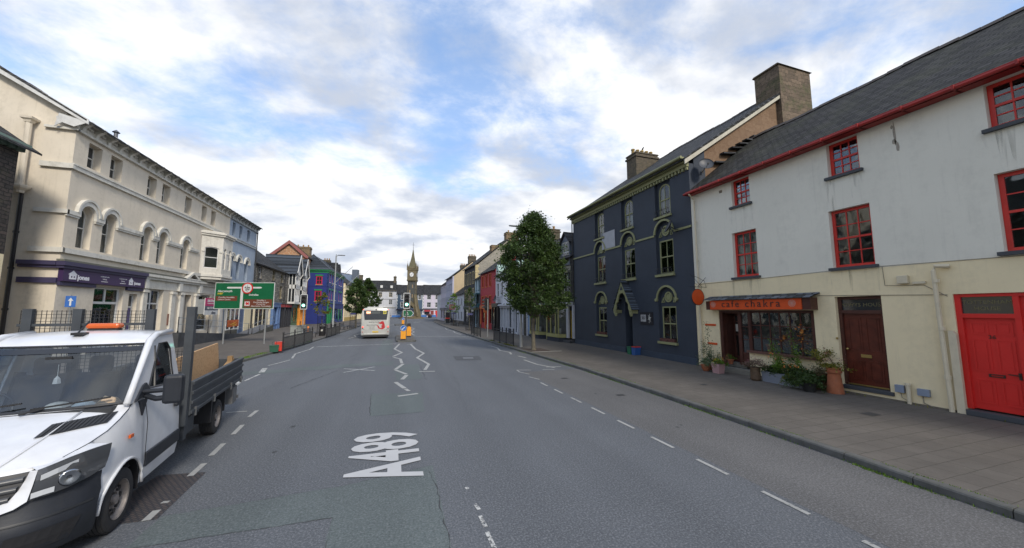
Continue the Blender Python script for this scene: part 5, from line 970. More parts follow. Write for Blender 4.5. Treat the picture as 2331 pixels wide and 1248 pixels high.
# ---- gabled white bay house
WT = paint('white_timber', (.62, .62, .60), .6, .08, 3, .3)
gh = B((-15.3, 60.42), (-15.3, 71.6), 'gabled_bay_house', 'house with tall white timber bays under twin slate gables', 'house')
gh.wall(-.02, 8.1, SRM); gh.shell(8.1, 10.2, 8.6, SRM); gh.roof(8.1, 10.2, 8.6, SLB, ov=.2)
for cx_ in (3.2, 7.9):
    m = MB().box(cx_ - 1.35, cx_ + 1.35, -1.0, 0, 3.6, 3.9).box(cx_ - 1.35, cx_ + 1.35, -1.0, 0, 5.9, 6.5).box(cx_ - 1.35, cx_ + 1.35, -1.0, 0, 8.1, 8.4)
    for x in (-1.35, -.5, .35, 1.2): m.box(cx_ + x, cx_ + x + .15, -1.0, -.88, 3.9, 8.1)
    for y in (-.55, -.12): m.box(cx_ - 1.35, cx_ - 1.22, y, y + .1, 3.9, 8.1)
    m.prism([(cx_ - 1.35, 8.4), (cx_ + 1.35, 8.4), (cx_, 10.6)], -1.0, -.9)
    m.obox((cx_ - 1.75, -1.3, 8.2), (cx_, -1.3, 11.15), .08, .34).obox((cx_ + 1.75, -1.3, 8.2), (cx_, -1.3, 11.15), .08, .34).obox((cx_ - 1.3, -1.0, 7.6), (cx_ - 1.3, -1.35, 8.3), .08, .1).obox((cx_ + 1.3, -1.0, 7.6), (cx_ + 1.3, -1.35, 8.3), .08, .1)
    by = m.build('timber_bay', WT, gh.o); m = MB().box(cx_ - 1.3, cx_ + 1.3, -.93, -.92, 3.9, 8.1); m.box(cx_ - 1.29, cx_ - 1.28, -.9, 0, 3.9, 8.1); m.build('pane', GLD, by)
    m = MB().box(cx_ - 1.25, cx_ + 1.25, -.95, -.93, 3.95, 4.9).box(cx_ - 1.25, cx_ + 1.25, -.95, -.93, 6.6, 7.3); m.build('net_curtain', LACE, by)
    m = MB()
    for sg in (-1, 1): m.add([(cx_ + sg * 1.75, -1.35, 8.05), (cx_ + sg * 1.75, 3, 8.05), (cx_, 3.6, 11.15), (cx_, -1.35, 11.15), (cx_ + sg * 1.8, -1.35, 8.17), (cx_ + sg * 1.8, 3, 8.17), (cx_, 3.6, 11.27), (cx_, -1.35, 11.27)], [(0, 1, 2, 3), (4, 5, 6, 7), (0, 3, 7, 4), (0, 1, 5, 4)])
    m.build('gable_roof', SLB, by)
ORS = plain('orange_joinery', (.72, .28, .04), .5); GRS = paint('sage_shop', (.12, .20, .10), .6)
shop(gh, .1, 3.6, DKB, SRD, (1.4, 2.2), DKB, n=3); shop(gh, 3.8, 7.2, GRS, plain('dark_green_fascia', (.05, .08, .05)), None, None, n=3); shop(gh, 7.4, 11.1, ORS, GRS, (9.0, 9.9), ORS, n=4, proj=.6)
# ---- brick gable behind
RBK = masonry('old_red_brick', (.52, .24, .11), (.30, .12, .06), (.50, .38, .26), .6, .22, .05, .05, (.14, .07, .04), .0, .5)
bg = B((-20.6, 72.0), (-15.1, 72.0), 'brick_gable_house', 'old red brick house with a pink barge board on its street gable', 'house')
MB().prism([(0, 0), (5.5, 0), (5.5, 12.3), (2.75, 14.6), (0, 12.3)], 0, .3).build('wall', RBK, bg.o); MB().box(0, .3, .3, 14, 0, 12.3).build('side_wall', RBK, bg.o); MB().box(5.2, 5.5, .3, 14, 0, 12.3).build('side_wall', RBK, bg.o)
m = MB()
for sg in (-1, 1):
    x = 2.75 + sg * 3.05; m.add([(x, -.4, 12.05), (x, 14, 12.05), (2.75, 14, 14.8), (2.75, -.4, 14.8), (x, -.4, 12.2), (x, 14, 12.2), (2.75, 14, 14.95), (2.75, -.4, 14.95)], [(0, 1, 2, 3), (4, 5, 6, 7), (0, 3, 7, 4), (0, 1, 5, 4)])
m.build('roof', SLD, bg.o); m = MB().prism([(-.35, 11.85), (-.35, 12.2), (2.75, 14.98), (5.85, 12.2), (5.85, 11.85), (5.4, 11.95), (2.75, 14.35), (.1, 11.95)], -.45, -.38); m.build('barge_board', paint('pink_barge_board', (.26, .09, .08), .6), bg.o); MB().box(5.25, 5.52, -.03, -.002, 0, 12.2).build('quoin', plain('red_quoin', (.35, .10, .06), .8), bg.o)
# ---- purple-blue corner house
UB = paint('ultramarine_render', (.012, .026, .17), .6, .12, 1, .1, (.03, .03, .1)); UB2 = paint('ultramarine_front', (.03, .06, .22), .65, .12, 1, .15, (.05, .05, .12)); GRN = paint('emerald_trim', (.015, .20, .07), .5, .12, 3); CRI = paint('crimson_sash', (.50, .015, .06), .45, .1, 3)
ph = B((-11.7, 74.0), (-11.0, 89.8), 'ultramarine_house', 'deep blue corner building with emerald cornice and crimson sash windows', 'building')
for x0, x1 in ((1.1, 2.0), (3.4, 4.3), (6.5, 7.4), (10.6, 11.5), (12.7, 13.6)):
    ph.win(x0, x1, 7.9, 9.5, CRI, y=.12, cols=2, rows=2, glassm=GLD, sill=WHITE); ph.win(x0, x1, 4.6, 6.4, CRI, y=.12, cols=2, rows=2, glassm=GLD, sill=WHITE)
    for z in (9.5, 6.4): MB().box(x0 - .15, x1 + .15, -.1, -.003, z + .03, z + .3).build('window_head', GRN, ph.o)
ph.wall(-.02, 10.1, UB2); MB().box(0, .3, .3, 8, 0, 10.1).build('side_wall', UB, ph.o) if False else None
hs = [rect(-2.05, -1.0, 7.35, 8.9), rect(-2.15, -1.05, 4.3, 6.2)]
sw = MB().prism([(-3.5, 0), (-.0, 0), (-.0, 10.1), (-3.5, 10.1)], 0, .3, hs).xf(Matrix.Rotation(rad(-90), 4, 'Z')).build('side_wall', UB, ph.o)
for h in hs:
    x0, x1, z0, z1 = h[0][0], h[1][0], h[0][1], h[2][1]; M_ = Matrix.Rotation(rad(-90), 4, 'Z')
    w_ = MB().prism(h, -.02, .12, [shrink(h, .14)]).box(x0, x1, 0, .06, (z0 + z1) / 2 - .04, (z0 + z1) / 2 + .04).box((x0 + x1) / 2 - .03, (x0 + x1) / 2 + .03, 0, .06, z0, z1).xf(M_).build('window', CRI, ph.o); MB().prism(shrink(h, .13), .07, .08).xf(M_).build('pane', GLD, w_)
    MB().box(x0 - .12, x1 + .12, -.12, -.003, z1 + .03, z1 + .3).xf(M_).build('window_head', GRN, ph.o); MB().box(x0 - .1, x1 + .1, -.1, 0, z0 - .12, z0 - .01).xf(M_).build('sill', plain('sill_olive', (.3, .28, .12), .7), ph.o)
m = MB()
for d, z0, z1 in ((.06, 9.55, 9.7), (.2, 9.8, 9.98), (.35, 9.98, 10.18)): m.box(-d, ph.w + .1, -d, 0, z0, z1); m.box(-d, 0, 0, 3.6, z0, z1)
m.build('cornice', GRN, ph.o); MB().box(-.05, ph.w, -.05, -.003, 7.0, 7.1).box(-.05, -.003, -.05, 3.5, 7.0, 7.1).build('string_course', UB, ph.o)
m = MB().add([(-.4, -.4, 10.15), (-.4, 3.55, 10.15), (3.2, 3.55, 13.4), (ph.w + .1, 3.55, 13.4), (ph.w + .1, -.4, 10.15), (ph.w + .1, 8, 10.1), (-.4, 3.6, 12.2)], [(0, 1, 2), (0, 2, 3, 4), (3, 5, 4)]); m.add([(-.4, 3.55, 10.15), (3.2, 3.55, 13.4), (ph.w + .1, 3.55, 13.4), (ph.w + .1, 8, 10.1), (3, 8, 10.1)], [(0, 1, 4), (1, 2, 3, 4)]); m.build('roof', SLB, ph.o)
MB().obox((-.38, -.38, 10.2), (3.2, 3.5, 13.45), .12, .08).build('hip_flashing', LEAD, ph.o)
for x in (10.2, 13.0): MB().prism([(x, 10.6), (x + 1.8, 10.6), (x + 1.8, 11.9), (x + .9, 12.9), (x, 11.9)], .5, 3).build('dormer', SLD, ph.o)
ph.chimney(.9, 2.3, 3.6, 6.2, 10.5, 14.4, CHT, 3)
MB().box(0, .3, 3.5, 8, 0, 10.1).build('side_wall', UB, ph.o); MB().box(ph.w - .3, ph.w, .3, 8, 0, 10.1).build('side_wall', UB, ph.o)
shop(ph, 3.5, 15.4, UB2, UB, None, None, n=6, z1=2.9, fz=1.0, fm=GRN); s_ = shop(ph, 0, 3.4, GRN, UB2, (.9, 1.9), GRN, n=2, z1=2.9, fz=1.0); m = MB(); [m.box(x, x + .8, -.32, -.28, .4, 2.8) for x in (4.2, 9.5, 12.8)]; m.build('green_shutter', GRN, ph.o) if False else None
for x in (4.2, 9.5, 12.8): MB().box(x, x + .8, -.32, -.28, .4, 2.8).build('shutter', GRN, ph.o)
def flagpole(y, z):
    f = thing('wall_flagpole', 'slanting bare white flagpole on the deep blue front, ' + ('nearer one' if y < 80 else 'farther one'), 'flagpole', (-11.5 + (y - 74) * .044, y, z), 0, 'flagpoles on the blue front'); m = MB().tube([(0, 0, 0), (3.6, -1.2, 3.6)], .045, 6); m.lathe([(.07, 0), (.07, .08)], (3.6, -1.2, 3.6), 8); m.build('pole', plain('grey_pole', (.4, .4, .38), .6), f); MB().tube([(3.55, -1.2, 3.5), (2.2, -.9, .6)], .008, 4).build('halyard', LEAD, f); MB().box(-.12, .05, -.12, .12, -.15, .15).build('bracket', BLACK, f)
flagpole(76.5, 7.4); flagpole(88.0, 7.3)
# ---- cream house, modern grey roof behind
ch = B((-10.6, 89.9), (-9.6, 106), 'cream_corner_house', 'cream house with slate roof beyond the deep blue building', 'house')
for cx_ in (1.6, 4.2, 7, 10, 13): ch.win(cx_ - .45, cx_ + .45, 5.6, 7.4, BLACK, y=.1, glassm=GLD, cols=2); ch.win(cx_ - .45, cx_ + .45, 1.2, 2.8, BLACK, y=.1, glassm=GLD, cols=2)
ch.wall(-.02, 8.8, CREAM); ch.shell(8.8, 12.2, 8.4, CREAM); ch.roof(8.8, 12.2, 8.4, SLD, ov=.35, ve=.1); ch.chimney(.3, 1.4, 3.6, 5.0, 11, 14.0, BRC, 3); MB().box(0, ch.w, -.05, -.003, .1, 1.0).build('plinth', paint('yellow_base', (.5, .36, .12), .8), ch.o)
mh = B((-13.5, 108), (-8.2, 122), 'grey_roofed_hall', 'hall with large grey metal roof behind the street trees', 'building')
mh.wall(-.02, 9.5, CREAM); mh.shell(9.5, 13.6, 9, CREAM); mh.roof(9.5, 13.6, 9, plain('metal_roof', (.16, .20, .26), .5, .3), ov=.6); MB().box(10.2, 11.6, 1, 2.6, 9.5, 15.0).build('stair_tower', plain('tower_slate', (.10, .12, .15), .6), mh.o)

# ================================================================== far end
def row(x0, x1, name, label, mat, ze, zr, wins, extra=None):
    b = B((x0, 135), (x1, 135), name, label, 'house')
    for (a, c, z0, z1, fm, sr_) in wins: b.win(a, c, z0, z1, fm, y=.12, cols=2, rows=2, glassm=GLD, surround=sr_, fr=.09, bars=.05)
    b.wall(-.02, ze, mat); b.shell(ze, zr, 9, mat); b.roof(ze, zr, 9, SLD, ov=.4); return b
FW = paint('far_white_render', (.50, .51, .54), .8, .06, .6, .25); TB = paint('far_teal_blue', (.06, .10, .15), .7, .12, .8)
wh = row(-15, .95, 'white_inn', 'long white three storey building at the far end left of the clock tower', FW, 9.75, 13.3, [(9.9 , 11.1, 7.3, 9.0, CRT, None), (13.4, 14.6, 7.3, 9.0, CRT, None), (6, 7.2, 7.3, 9, CRT, None), (9.95, 11.15, 4.6, 6.4, WHITE, None), (13.4, 14.6, 4.6, 6.4, WHITE, None)])
MB().box(0, wh.w, -.3, -.003, 3.6, 3.8).build('cornice', TRIMW, wh.o); MB().box(0, wh.w, -.15, -.003, 9.4, 9.75).build('eaves_band', CRT, wh.o); MB().box(0, wh.w, -.06, -.003, 6.5, 6.6).build('string_course', BLACK, wh.o); wh.chimney(14.8, 15.8, 3.6, 5.4, 12.4, 15.0, BRC, 1); wh.chimney(3, 4.2, 3.6, 5.4, 12.4, 15.2, BRC, 0)
for x in (10.4, 13.8): MB().box(x, x + .8, .8, 1.2, 10.6, 11.5).build('rooflight', WHITE, wh.o)
tb_ = row(.97, 10.5, 'dark_blue_inn', 'dark teal-blue building with white quoins behind the clock tower', TB, 8.7, 11.9, [(1.6, 3.0, 6.5, 8.3, WHITE, PW), (1.5, 2.9, 3.7, 5.5, WHITE, PW), (7.6, 8.6, 6.5, 8.3, WHITE, PW)])
for sx_ in (0, 9.1):
    for i in range(14): MB().box(sx_, sx_ + (.45 if i % 2 else .3), -.05, -.003, .6 + i * .58, 1.1 + i * .58).build('quoin', WHITE, tb_.o)
tb_.h = []; MB().box(0, 9.5, -.4, -.003, 2.6, 3.1).build('shop_fascia', plain('black_blue', (.02, .025, .05)), tb_.o)
ll = row(10.52, 17.7, 'far_lilac_house', 'pale lilac house with a bright red door right of the clock tower', LIL2, 8.75, 12.1, [(1.2, 2.6, 6.6, 8.4, WHITE, PW), (4.2, 5.5, 6.6, 8.4, WHITE, PW), (1.2, 2.6, 3.7, 5.5, WHITE, PW), (4.2, 5.5, 3.7, 5.5, WHITE, PW)])
MB().box(0, 7.18, -.3, -.003, 2.9, 3.3).build('shop_fascia', plain('dark_grey_fascia', (.08, .09, .10)), ll.o); MB().box(4.3, 5.5, -.06, -.01, .2, 2.5).build('door', RED, ll.o, 'bright red door'); MB().box(2.6, 3.7, -.05, -.01, .2, 2.5).build('door', plain('maroon', (.2, .03, .03)), ll.o); MB().box(.4, 2.2, -.05, -.01, .8, 2.6).build('shop_window', GLD, ll.o); aw = MB().prism([(-.02, 2.8), (-.9, 2.2), (-.9, 2.1), (-.02, 2.6)], .3, 2.4, ax='x').build('awning', plain('maroon_awning', (.3, .03, .04)), ll.o)
fh = row(17.72, 27, 'far_cream_house', 'cream house at the far right end of the cross street', CREAM, 8.4, 11.6, [(1.5, 2.6, 6, 7.6, WHITE, None), (1.5, 2.6, 3.4, 5.0, WHITE, None)])
# ---- clock tower
CST = masonry('tower_sandstone', (.20, .165, .10), (.15, .125, .08), (.12, .10, .07), .6, .3, .02, .02, (.07, .06, .04), .3, .4); CSD = masonry('tower_grey_stone', (.11, .115, .11), (.08, .085, .085), (.07, .07, .065), .4, .2, .02, .05, (.04, .04, .04), .2, .5)
ct = thing('clock_tower', 'tall stone clock tower with spired roof, four flared buttresses and a white clock face', 'clock tower', (5.55, 118.2, 0), rad(-14)); ct.scale = (.86, .86, 1)
m = MB().lathe([(4.6, 0), (4.6, .25)], (0, 0, 0), 16); m.lathe([(4.1, .25), (4.1, .5)], (0, 0, 0), 16); m.lathe([(3.6, .5), (3.6, .75)], (0, 0, 0), 16); m.build('stepped_base', CST, ct)
w = 1.28; MB().box(-w, w, -w, w, 3.2, 11.8).build('shaft', CSD, ct)
for sx_ in (-1, 1):
    for sy_ in (-1, 1):
        MB().box(min(sx_ * w, sx_ * (w + .16)), max(sx_ * w, sx_ * (w + .16)), min(sy_ * w, sy_ * (w + .16)), max(sy_ * w, sy_ * (w + .16)), 3.0, 12).build('corner_shaft', CST, ct)
        m = MB(); M_ = Matrix.Rotation(math.atan2(sy_, sx_), 4, 'Z'); m.prism([(3.9, .7), (3.9, 1.5), (3.5, 2.3), (3.0, 3.2), (2.6, 4.6), (2.2, 6.4), (1.9, 7.6), (1.6, 7.6), (1.6, 3.6), (2.3, 2.2), (2.7, .7)], -.38, .38).xf(M_); m.build('buttress', CST, ct)
for k in range(4):
    M_ = Matrix.Rotation(rad(90 * k), 4, 'Z')
    MB().prism([(-1.8, .7), (-1.25, .7), (-1.25, 2.2)] + [(-1.25 * math.cos(t), 2.2 + 1.9 * math.sin(t)) for t in [rad(a) for a in (25, 50, 75, 90, 105, 130, 155)]] + [(1.25, 2.2), (1.25, .7), (1.8, .7), (1.8, 3.9), (0, 5.6), (-1.8, 3.9)], -1.9, -1.5).xf(M_).build('arch', CST, ct)
    for x, z in ((-.55, 8.0), (.35, 9.6), (.35, 6.6)): MB().prism(archp(x - .16, x + .16, z, z + 1.1, .25), -w - .02, -w + .02).xf(M_).build('lancet', plain('tower_louvre', (.30, .22, .13), .8), ct)
m = MB()
for i in range(7):
    for k in range(4): m.add(*[[tuple(Matrix.Rotation(rad(90 * k), 4, 'Z') @ Vector(v)) for v in [(x, y, z) for z in (11.75, 12.15) for y in (-1.72, -1.28) for x in (-1.35 + i * .42, -1.13 + i * .42)]], [(0, 2, 3, 1), (4, 5, 7, 6), (0, 1, 5, 4), (2, 6, 7, 3), (0, 4, 6, 2), (1, 3, 7, 5)]])
m.build('corbel_table', CST, ct); MB().box(-1.62, 1.62, -1.62, 1.62, 12.1, 15.6).build('clock_stage', CST, ct)
[MB().box(-a, a, -a, a, z0, z1).build('moulding', CST, ct) for a, z0, z1 in ((1.8, 15.3, 15.55), (1.75, 12.05, 12.25), (1.7, 15.9, 16.1))]; MB().box(-1.6, 1.6, -1.6, 1.6, 15.55, 15.95).build('parapet', CST, ct)
for k in range(4):
    M_ = Matrix.Rotation(rad(90 * k), 4, 'Z'); cf = MB().lathe([(.72, 0), (.72, -.06)], (0, -1.64, 13.85), 24, ax='y').xf(M_).build('clock_face', plain('clock_white', (.72, .72, .70), .5), ct); m = MB().lathe([(.82, .02), (.82, -.04)], (0, -1.64, 13.85), 24, ax='y').xf(M_); m.build('clock_rim', CSD, ct)
    m = MB().obox((0, -1.72, 13.85), (.42, -1.72, 14.25), .02, .07).obox((0, -1.73, 13.85), (-.28, -1.73, 13.5), .02, .1); [m.obox((.56 * math.sin(rad(a)), -1.71, 13.85 + .56 * math.cos(rad(a))), (.66 * math.sin(rad(a)), -1.71, 13.85 + .66 * math.cos(rad(a))), .02, .06) for a in range(0, 360, 30)]; m.xf(M_).build('clock_hands', plain('clock_blue', (.05, .06, .2), .5), cf)
for sx_ in (-1, 1):
    for sy_ in (-1, 1): MB().lathe([(.3, 0), (.3, 1.1), (.36, 1.15), (.24, 1.25), (.03, 2.3)], (sx_ * 1.55, sy_ * 1.55, 15.4), 8).tube([(sx_ * 1.55, sy_ * 1.55, 17.5), (sx_ * 1.55, sy_ * 1.55, 18.3)], .03, 5).build('pinnacle', CST, ct)
MB().lathe([(2.0, 16.0), (1.55, 17.0), (.95, 18.6), (.32, 21.2), (.1, 22.2)], (0, 0, 0), 4).build('spire', masonry('spire_stone', (.17, .15, .09), (.13, .12, .08), (.11, .10, .07), .5, .3, .015, .02, (.08, .08, .05), .3, .4), ct)
m = MB().tube([(0, 0, 22.0), (0, 0, 24.4)], .05, 6).tube([(-.5, 0, 23.6), (.5, 0, 23.6)], .035, 5).tube([(0, -.5, 23.3), (0, .5, 23.3)], .035, 5).lathe([(.02, -.16), (.16, 0), (.02, .16)], (0, 0, 22.6), 8); m.build('weather_vane', BLACK, ct)
# ================================================================== white tipper truck (local: x = its left, y = backwards)
WP = plain('white_vehicle_paint', (.66, .67, .69), .28, 0, .6); WP.node_tree.nodes['Principled BSDF'].inputs['Coat Weight'].default_value = .6; WP.node_tree.nodes['Principled BSDF'].inputs['Coat Roughness'].default_value = .06
BP = paint('bumper_plastic', (.018, .021, .028), .5, .2, 4, .15, (.05, .048, .043)); TYRE = paint('tyre_rubber', (.028, .028, .03), .85, .2, 6, .3, (.07, .065, .055)); RIMM = paint('rusty_steel_rim', (.30, .27, .25), .55, .3, 9, .4, (.14, .08, .05), metal=.4)
VG = glass('vehicle_glass', (.66, .72, .76), .05, .01, 1.1); BED = paint('dark_bed_steel', (.045, .052, .06), .55, .25, 3, .25, (.10, .10, .10)); AMB = plain('amber_lens', (.60, .11, .015), .25); SEAT = plain('seat_cloth', (.03, .03, .035), .9)
tk = thing('tipper_truck', 'white flatbed tipper truck with an amber roof beacon and a mesh headboard', 'truck', (-4.01, 5.68, 0), rad(7.3))
NTT = 21
def sec(y, z, w, cy=0, cz=0, p=3.2):
    r = []
    for i in range(NTT):
        t = -1 + 2 * i / (NTT - 1); a = abs(t); r.append((w * math.copysign(min(1, a * (1 + .0 * a)), t), y + cy * a ** p, z - cz * a ** 2.5))
    return r
def surf(S_, s, t, lift=0):
    i = min(int(s), len(S_) - 2); f = s - i; A, B_ = S_[i], S_[i + 1]
    def pt(h): y, z, w_, cy, cz, p = (list(h) + [3.2])[:6]; a = abs(t); return Vector((w_ * t, y + cy * a ** p, z - cz * a ** 2.5))
    return tuple(pt(A).lerp(pt(B_), f) + Vector((.5 * lift * t, -lift * .8, lift * .7)))
# bumper wraps round to the wheel arch
m = MB(); bs = [(-.93, .24, .93, .40), (-1.0, .34, .965, .42), (-1.02, .50, .975, .42), (-1.0, .60, .975, .42), (-.965, .66, .97, .42), (-.955, .76, .955, .42), (-.93, .84, .94, .44)]
rows = []
for y, z, w_, cy in bs:
    r = sec(y, z, w_, cy, 0, 4.5); ext = [(r[-1][0] + .005, y + cy + .09, z)]; ext0 = [(r[0][0] - .005, y + cy + .09, z)]; rows.append(ext0 + r + ext)
m.grid(rows); m.build('bumper', BP, tk, smooth=True)
bsx = [(y, z, w_, cy, 0, 4.5) for y, z, w_, cy in bs]
for t0, t1 in ((-.92, -.55), (.55, .92)): MB().grid([[surf(bsx, u, t0 + (t1 - t0) * k / 6 + (.04 * (u - 1) if t0 > 0 else -.04 * (u - 1)), .008) for k in range(7)] for u in (.8, 1.4, 2.0)]).build('fog_light_recess', BLACK, tk)

MB().grid([[surf(bsx, u, -.45 + .9 * k / 8, .008) for k in range(9)] for u in (.6, 1.3, 1.9)]).build('lower_intake', BLACK, tk)
MB().grid([[surf(bsx, u, -1 + 2 * k / 20, .01) for k in range(21)] for u in (2.9, 3.0, 3.2)]).build('bumper_crease', plain('crease_dark', (.015, .017, .02), .5), tk, smooth=True)
# grille with thin white surround, its edge following the headlights
def gsec(y, z, w_, l=0): return [(x, yy - l, zz) for x, yy, zz in sec(y, z, w_, .10 * (w_ / .62) ** 3)]
gq = [(-.995, .775, .44), (-.99, .83, .55), (-.975, .90, .585), (-.95, .98, .605), (-.925, 1.05, .615)]
gr = MB().grid([gsec(*q) for q in gq]).build('grille', BLACK, tk, smooth=True)
m = MB()
for q0, z, w_, y in ((0, .84, .55, -.99), (1, .915, .58, -.975), (2, .99, .60, -.95)):
    m.grid([gsec(y, z - .026, w_, .012), gsec(y, z - .012, w_, .035), gsec(y + .003, z + .016, w_, .035), gsec(y + .01, z + .026, w_, .012)])
m.build('grille_bars', plain('grille_grey', (.075, .078, .083), .35), gr, smooth=True)
m = MB(); m.grid([gsec(-.975, .70, .50, .01), gsec(-1.0, .735, .47, .02), gsec(-1.0, .775, .44, .015)])
for sg in (-1, 1):
    L1 = [(sg * x, y, z) for (x, y, z) in [(.42, -.99, .70), (.60, -.965, .755), (.665, -.935, .80), (.68, -.915, .93), (.695, -.90, 1.065)]]; L2 = [(sg * q[2], gsec(*q)[-1][1] - .012, q[1]) for q in gq]; m.grid([L1, L2])
m.grid([gsec(-.925, 1.045, .615, .01), gsec(-.915, 1.075, .66, .01), gsec(-.90, 1.09, .70, .005)]); m.build('grille_surround', WP, tk, smooth=True)
MB().prism(arc(0, .92, .1, 0, 360, 24)[:-1], -1.05, -1.01, [arc(0, .92, .085, 0, 360, 24)[:-1]]).build('badge_ring', STEEL, gr)
# bonnet
hood = [(-.90, 1.075, .70, .10, .0), (-.86, 1.11, .76, .16, .01), (-.72, 1.19, .84, .25, .04), (-.5, 1.27, .885, .26, .06), (-.25, 1.345, .90, .22, .06), (.0, 1.41, .905, .16, .04), (.10, 1.435, .905, .08, .02)]
m = MB(); m.grid([sec(*h) for h in hood]); m.build('bonnet', WP, tk, smooth=True)
for sg in (-1, 1): MB().tube([surf(hood, u, sg * (.50 + .02 * u), .004) for u in (0.2, 1, 2, 3, 4, 5)], .012, 6).build('bonnet_crease', WP, tk, smooth=True)
he = [(h[2], h[0] + h[3], h[1] - h[4]) for h in hood]     # edge of the bonnet on the left side
for sg in (-1, 1):
    def vp(u, v, l=.012): return surf(hood, 3.0 + .75 * u + 1.0 * v, sg * (.48 + .45 * u), l)
    vt = MB().grid([[vp(u / 8, v / 3) for u in range(9)] for v in range(4)]).build('bonnet_vent', BLACK, tk); m = MB()
    for k in range(1, 13): m.tube([vp(k / 13, .05, .018), vp(k / 13, .5, .02), vp(k / 13, .95, .018)], .006, 4)
    m.build('vent_slats', plain('vent_grey', (.05, .052, .055), .5), vt)
# side bodies
def side(sg):
    def top(y):
        for i in range(len(he) - 1):
            if he[i][1] <= y <= he[i + 1][1]:
                t = (y - he[i][1]) / (he[i + 1][1] - he[i][1]); return [he[i][k] + (he[i + 1][k] - he[i][k]) * t for k in (0, 2)]
        return [.93, 1.435] if y > .18 else [he[0][0], he[0][2]]
    def xb(y): return .985 - (.62 * max(0, -.18 - y) ** 2)
    def zb(y):
        if abs(y) < .435: return max(.36 + math.sqrt(max(.43 ** 2 - y * y, 0)), .36)
        return .84 if y < 0 else .33
    ys = [-.70, -.62, -.55, -.5, -.436, -.434] + [-.40 + .05 * i for i in range(17)] + [.434, .436, .5, .6, .8, 1.0, 1.2, 1.4, 1.62]
    rows = []
    for y in ys:
        xt, zt = top(max(y, he[0][1])); z0 = zb(y); x0 = xb(y); col = []
        for k in range(9):
            u = k / 8; z = z0 + (zt - z0) * u; x = xt + (x0 - xt) * (1 - u ** 2.6) if y < .2 else xt + (x0 - xt) * (1 - u ** 2)
            if z < .55: x -= .03 * (.55 - z) / .2
            col.append((sg * x, y, z))
        rows.append(col)
    m = MB().grid(rows); 
    # flare lip round the arch
    lip = [(sg * (xb(.44 * math.cos(a)) + .012), .43 * math.cos(a), .36 + .43 * math.sin(a)) for a in [rad(d) for d in range(0, 181, 12)]]; m.tube(lip, .018, 6)
    o = m.build('side_panel', WP, tk, smooth=True)
    def gx(z): return .93 - (z - 1.42) * .185
    P = [(.12, 1.42), (1.62, 1.42), (1.62, 2.25), (1.0, 2.21), (.84, 2.12)]; Hh = [(.62, 1.53), (1.42, 1.47), (1.46, 2.0), (1.38, 2.1), (1.12, 2.1)]
    m = MB(); m.prism(P, 0, .03, [Hh]); m.v = [(sg * (gx(z) - (x if sg > 0 else x)), yy, z) for (yy, x, z) in [(v[0], v[1], v[2]) for v in m.v]]; m.build('cab_side', WP, tk)
    m = MB(); m.prism(Hh, .012, .016); m.v = [(sg * (gx(v[2]) - v[1]), v[0], v[2]) for v in m.v]; g_ = m.build('side_window', VG, tk)
    m = MB(); m.tube([(sg * (gx(z) + .002), y, z) for y, z in Hh + [Hh[0]]], .014, 5).tube([(sg * gx(1.52), .80, 1.52), (sg * gx(2.08), .98, 2.08)], .014, 5); m.build('window_seal', BLACK, g_)
    m = MB().tube([(sg * .90, .10, 1.43), (sg * .865, .36, 1.69), (sg * .83, .62, 1.95), (sg * .79, .86, 2.16), (sg * .765, 1.1, 2.235), (sg * .765, 1.62, 2.26)], [.035, .035, .04, .045, .045, .045], 8); m.build('pillar', WP, tk, smooth=True)
    m = MB(); m.tube([(sg * .945, .46, 1.43), (sg * .990, .47, 1.1), (sg * .992, .48, .60)], .004, 4).tube([(sg * .945, 1.60, 1.43), (sg * .993, 1.60, 1.0), (sg * .99, 1.60, .4)], .004, 4).tube([(sg * he[i][0] * 1.003, he[i][1], he[i][2] + .002) for i in range(1, 7)], .005, 4); m.build('panel_gap', BLACK, tk)
    m = MB().box(min(sg * .965, sg * 1.005), max(sg * .965, sg * 1.005), .50, 1.60, .52, .70); m.build('side_moulding', BP, tk, bevel=.01)
    m = MB().prism([(.17, 1.43), (.60, 1.50), (.52, 1.62), (.44, 1.60)], 0, .02); m.v = [(sg * (gx(v[2]) + .012 + v[1]), v[0], v[2]) for v in m.v]; m.prism([(.30, 1.42), (.46, 1.42), (.36, 1.22)], min(sg * .93, sg * .972), max(sg * .93, sg * .972), ax='x'); m.build('mirror_mount', BP, tk)
    mm = MB().box(min(sg * 1.16, sg * 1.37), max(sg * 1.16, sg * 1.37), .28, .42, 1.35, 1.73).build('mirror', BP, tk, bevel=.04); MB().tube([(sg * .93, .45, 1.47), (sg * 1.08, .38, 1.42), (sg * 1.2, .36, 1.43)], .035, 8).tube([(sg * .93, .40, 1.52), (sg * 1.2, .36, 1.53)], .03, 8).build('mirror_arm', BP, mm); MB().box(min(sg * 1.18, sg * 1.35), max(sg * 1.18, sg * 1.35), .42, .424, 1.38, 1.70).build('mirror_glass', plain('mirror', (.6, .65, .7), .05, 1), mm)
    MB().box(min(sg * .98, sg * 1.0), max(sg * .98, sg * 1.0), .02, .10, 1.03, 1.07).build('side_indicator', AMB, tk)
    MB().box(min(sg * .97, sg * 1.015), max(sg * .97, sg * 1.015), 1.36, 1.54, 1.10, 1.15).build('door_handle', BP, tk, bevel=.008)
    # headlight patch
    rowsh = []; inner = [(.67, -.895, .80), (.675, -.885, .95), (.70, -.87, 1.075)]
    A = [(.655, -.90, .80), (.76, -.855, .815), (.85, -.76, .83), (.915, -.60, .85), (.96, -.44, .88)]; Bt = [(.69, -.885, 1.07), (.76, -.82, 1.09), (.83, -.70, 1.11), (.90, -.52, 1.115), (.945, -.31, 1.10)]
